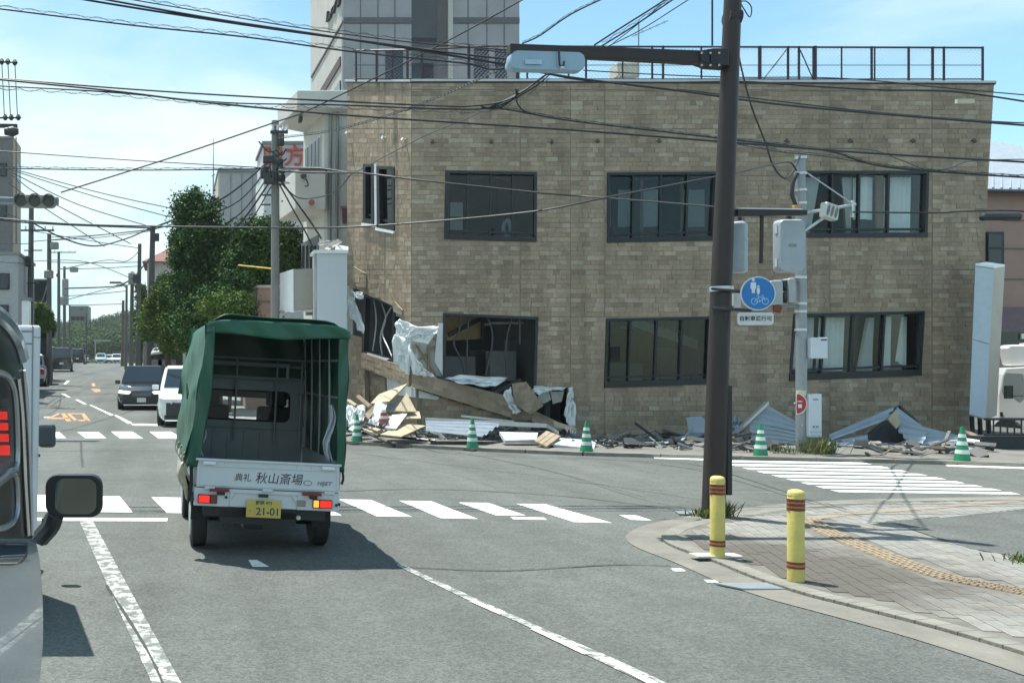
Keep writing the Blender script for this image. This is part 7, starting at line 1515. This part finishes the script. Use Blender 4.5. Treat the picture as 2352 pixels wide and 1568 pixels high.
vp([(-40, 936), (16, 936), (26, 1050), (0, 1072), (-40, 1072)], .002, .012, mat('lamp_shell', (.09, .02, .02), .25), 'lamp_housing')
vp([(-60, 1243), (56, 1245), (60, 1252), (57, 1280), (44, 1294), (24, 1300), (-60, 1300)], .012, .02, vdark, 'handle_recess', bevel=.004)
vp([(-60, 1248), (52, 1249), (54, 1256), (50, 1274), (-60, 1280)], .018, .012, mat('chrome_blue_reflection', (.20, .32, .50), .08, .9, var=0), 'door_handle', bevel=.003)  # chrome handle, its blue reflection painted into the colour
vp([(-60, 1282), (46, 1278), (30, 1293), (-60, 1295)], .022, .014, chrome, 'handle_trim', bevel=.004)
vtube([(-60, 1392), (60, 1394), (97, 1396)], .004, vdark, 'body_seam', -.03)
# mirror
mr_ = MB(); rrm = round_rect(.300, .225, .065, 6); cM = P(171, 1137, 5.0)
mr_.loft([[cM+Vector((x*.70, .13, z*.68)) for x, z in rrm], [cM+Vector((x*.95, .07, z*.94)) for x, z in rrm], [cM+Vector((x, -.01, z)) for x, z in rrm], [cM+Vector((x*.97, -.035, z*.96)) for x, z in rrm]]); mo = mr_.build('mirror', black_pl, nv, smooth=True, angle=40)
rrg = round_rect(.215, .185, .05, 6); g0 = cM+Vector((.010, -.036, .0)); m = MB(); m.loft([[g0+Vector((x, 0, z)) for x, z in rrg], [g0+Vector((x, -.004, z)) for x, z in rrg]])
mg = mat('mirror_glass', (.17, .18, .16), .06, .9, var=.0); m.build('mirror_glass', mg, mo)
m = MB(); m.tube(smooth_path([P(92, 1236, 5.05), P(104, 1222, 5.02), P(118, 1205, 5.0), P(126, 1180, 5.0)], 4), [.05]*12+[.045], 10); m.prism([P(94, 1190, 5.0), P(140, 1180, 5.0), P(139, 1205, 5.0), P(122, 1232, 5.0), P(100, 1249, 5.0)], (0, .08, 0)); m.build('mirror_arm', black_pl, mo, bevel=.012)
# ---------------------------------------------------------------- white box vehicle beyond it
wv = empty('white_box_truck', P(60, 1300, 6.6), 'white box-bodied vehicle ahead of the near van', 'truck')
WS = Sec(-40, 6.6, 95, 6.6)
def wvp(poly, out, th, mt, nm, bevel=0): m = MB(); m.prism([WS(x, y, out) for x, y in poly], Vector((-.20*th, th, 0))); return m.build(nm, mt, wv, bevel=bevel)
wvp([(-160, 745), (94, 747), (84, 1290), (-160, 1290)], 0, 1.3, mat('box_white', (.60, .63, .66), .45, var=.04, scale=1.5), 'box', .02)
wvp([(-160, 759), (74, 760), (74, 762), (-160, 761)], .004, .01, dark_metal, 'panel_seam'); wvp([(-160, 787), (74, 788), (74, 790), (-160, 789)], .004, .01, dark_metal, 'panel_seam'); wvp([(74, 748), (77, 748), (72, 1290), (69, 1290)], .005, .01, conc_grey, 'corner_seam'); wvp([(76, 773), (93, 774), (93, 776), (76, 775)], .004, .01, conc_grey, 'panel_seam')
wvp([(34, 774), (52, 774), (52, 778), (34, 778)], .02, .02, black_pl, 'handle'); wvp([(47, 797), (54, 797), (54, 808), (47, 808)], .02, .02, black_pl, 'latch'); wvp([(90, 1042), (94, 1042), (94, 1048), (90, 1048)], .03, .03, black_pl, 'side_marker')
m = MB(); m.box(P(108, 1000, 8.3), (.15, .07, .205)); m.build('mirror', mat('mirror_grey', (.06, .075, .08), .3), wv, bevel=.03); m = MB(); m.cyl(P(88, 990, 8.3), P(100, 990, 8.3), .02, n=6); m.build('mirror_arm', black_pl, wv)
for sx, yy in ((-1.05, 7.1), (-1.42, 8.8)):
    m = MB(); m.tube([(sx-.20, yy, .31), (sx-.02, yy, .31)], [.31, .31], 20); m.build('wheel', black_rub, wv)
m = MB(); m.box((-2.1, 8.5, .95), (1.3, 1.0, 1.1)); m.build('cab', white_paint, wv, bevel=.06)
# ---------------------------------------------------------------- white lorry at the right edge
lo = empty('white_lorry', P(2340, 985, 27.8), 'white lorry with a wind deflector cut by the right edge', 'lorry')
LS = Sec(2290, 28.6, 2362, 27.8); LF_ = Sec(2362, 27.8, 2520, 27.4)
def lp_(sec, poly, out, th, mt, nm, bevel=0, par=None): m = MB(); m.prism([sec(x, y, out) for x, y in poly], Vector((.5, 1, 0)).normalized()*th); return m.build(nm, mt, par or lo, bevel=bevel)
lp_(LS, [(2293, 1000), (2294, 905), (2303, 860), (2312, 845), (2362, 842), (2362, 1000)], 0, 1.2, wht, 'cab', .03)
lp_(LF_, [(2362, 842), (2520, 842), (2520, 1000), (2362, 1000)], 0, 1.2, wht, 'cab_front', .02)
lp_(LS, [(2302, 900), (2307, 862), (2313, 856), (2350, 858), (2354, 905), (2340, 918), (2326, 908)], .012, .01, mat('lorry_glass', (.30, .34, .33), .08, var=0, spec=.8), 'door_window')
lp_(LF_, [(2364, 858), (2520, 858), (2520, 915), (2370, 915)], .012, .01, mat('lorry_glass', (.12, .15, .15)), 'windscreen')
lp_(LS, [(2316, 840), (2306, 800), (2312, 791), (2420, 792), (2420, 838)], -.15, .9, white_paint, 'wind_deflector', .05)
lp_(LS, [(2297, 830), (2297, 787), (2460, 787), (2460, 836)], -1.0, .5, white_paint, 'cargo_box', .02)
m = MB(); m.box(LS(2329, 900, .22), (.20, .10, .38)); m.cyl(LS(2335, 910, .2), LS(2352, 908, .02), .015, n=6); m.build('mirror', black_pl, lo, bevel=.03)
lp_(LS, [(2298, 946), (2304, 946), (2304, 956), (2298, 956)], .015, .015, black_pl, 'door_handle')
lp_(LS, [(2294, 978), (2310, 968), (2330, 974), (2340, 995), (2340, 1004), (2294, 1004)], .02, .03, black_pl, 'wheel_arch')
m = MB(); c = LS(2318, 990, -.1); m.tube([c, c+LS.n*.22], [.36, .36], 20); m.build('wheel', black_rub, lo)
lp_(LF_, [(2364, 945), (2380, 945), (2380, 965), (2364, 962)], .02, .02, lamp_lit, 'headlight')
# ---------------------------------------------------------------- air: far things fade a little
hzm = bpy.data.materials.new('haze'); hzm.use_nodes = True; nt = hzm.node_tree; nt.nodes.clear()
ho = nt.nodes.new('ShaderNodeOutputMaterial'); hv = nt.nodes.new('ShaderNodeVolumePrincipled'); hv.inputs['Color'].default_value = (.86, .94, .97, 1); hv.inputs['Density'].default_value = .00028; hv.inputs['Anisotropy'].default_value = .2
nt.links.new(hv.outputs[0], ho.inputs['Volume'])
m = MB(); m.box((0, 1470, 14), (3200, 3100, 32)); o = m.build('haze', hzm, local=True); tag(o, 'thin pale haze over the street', kind='stuff')
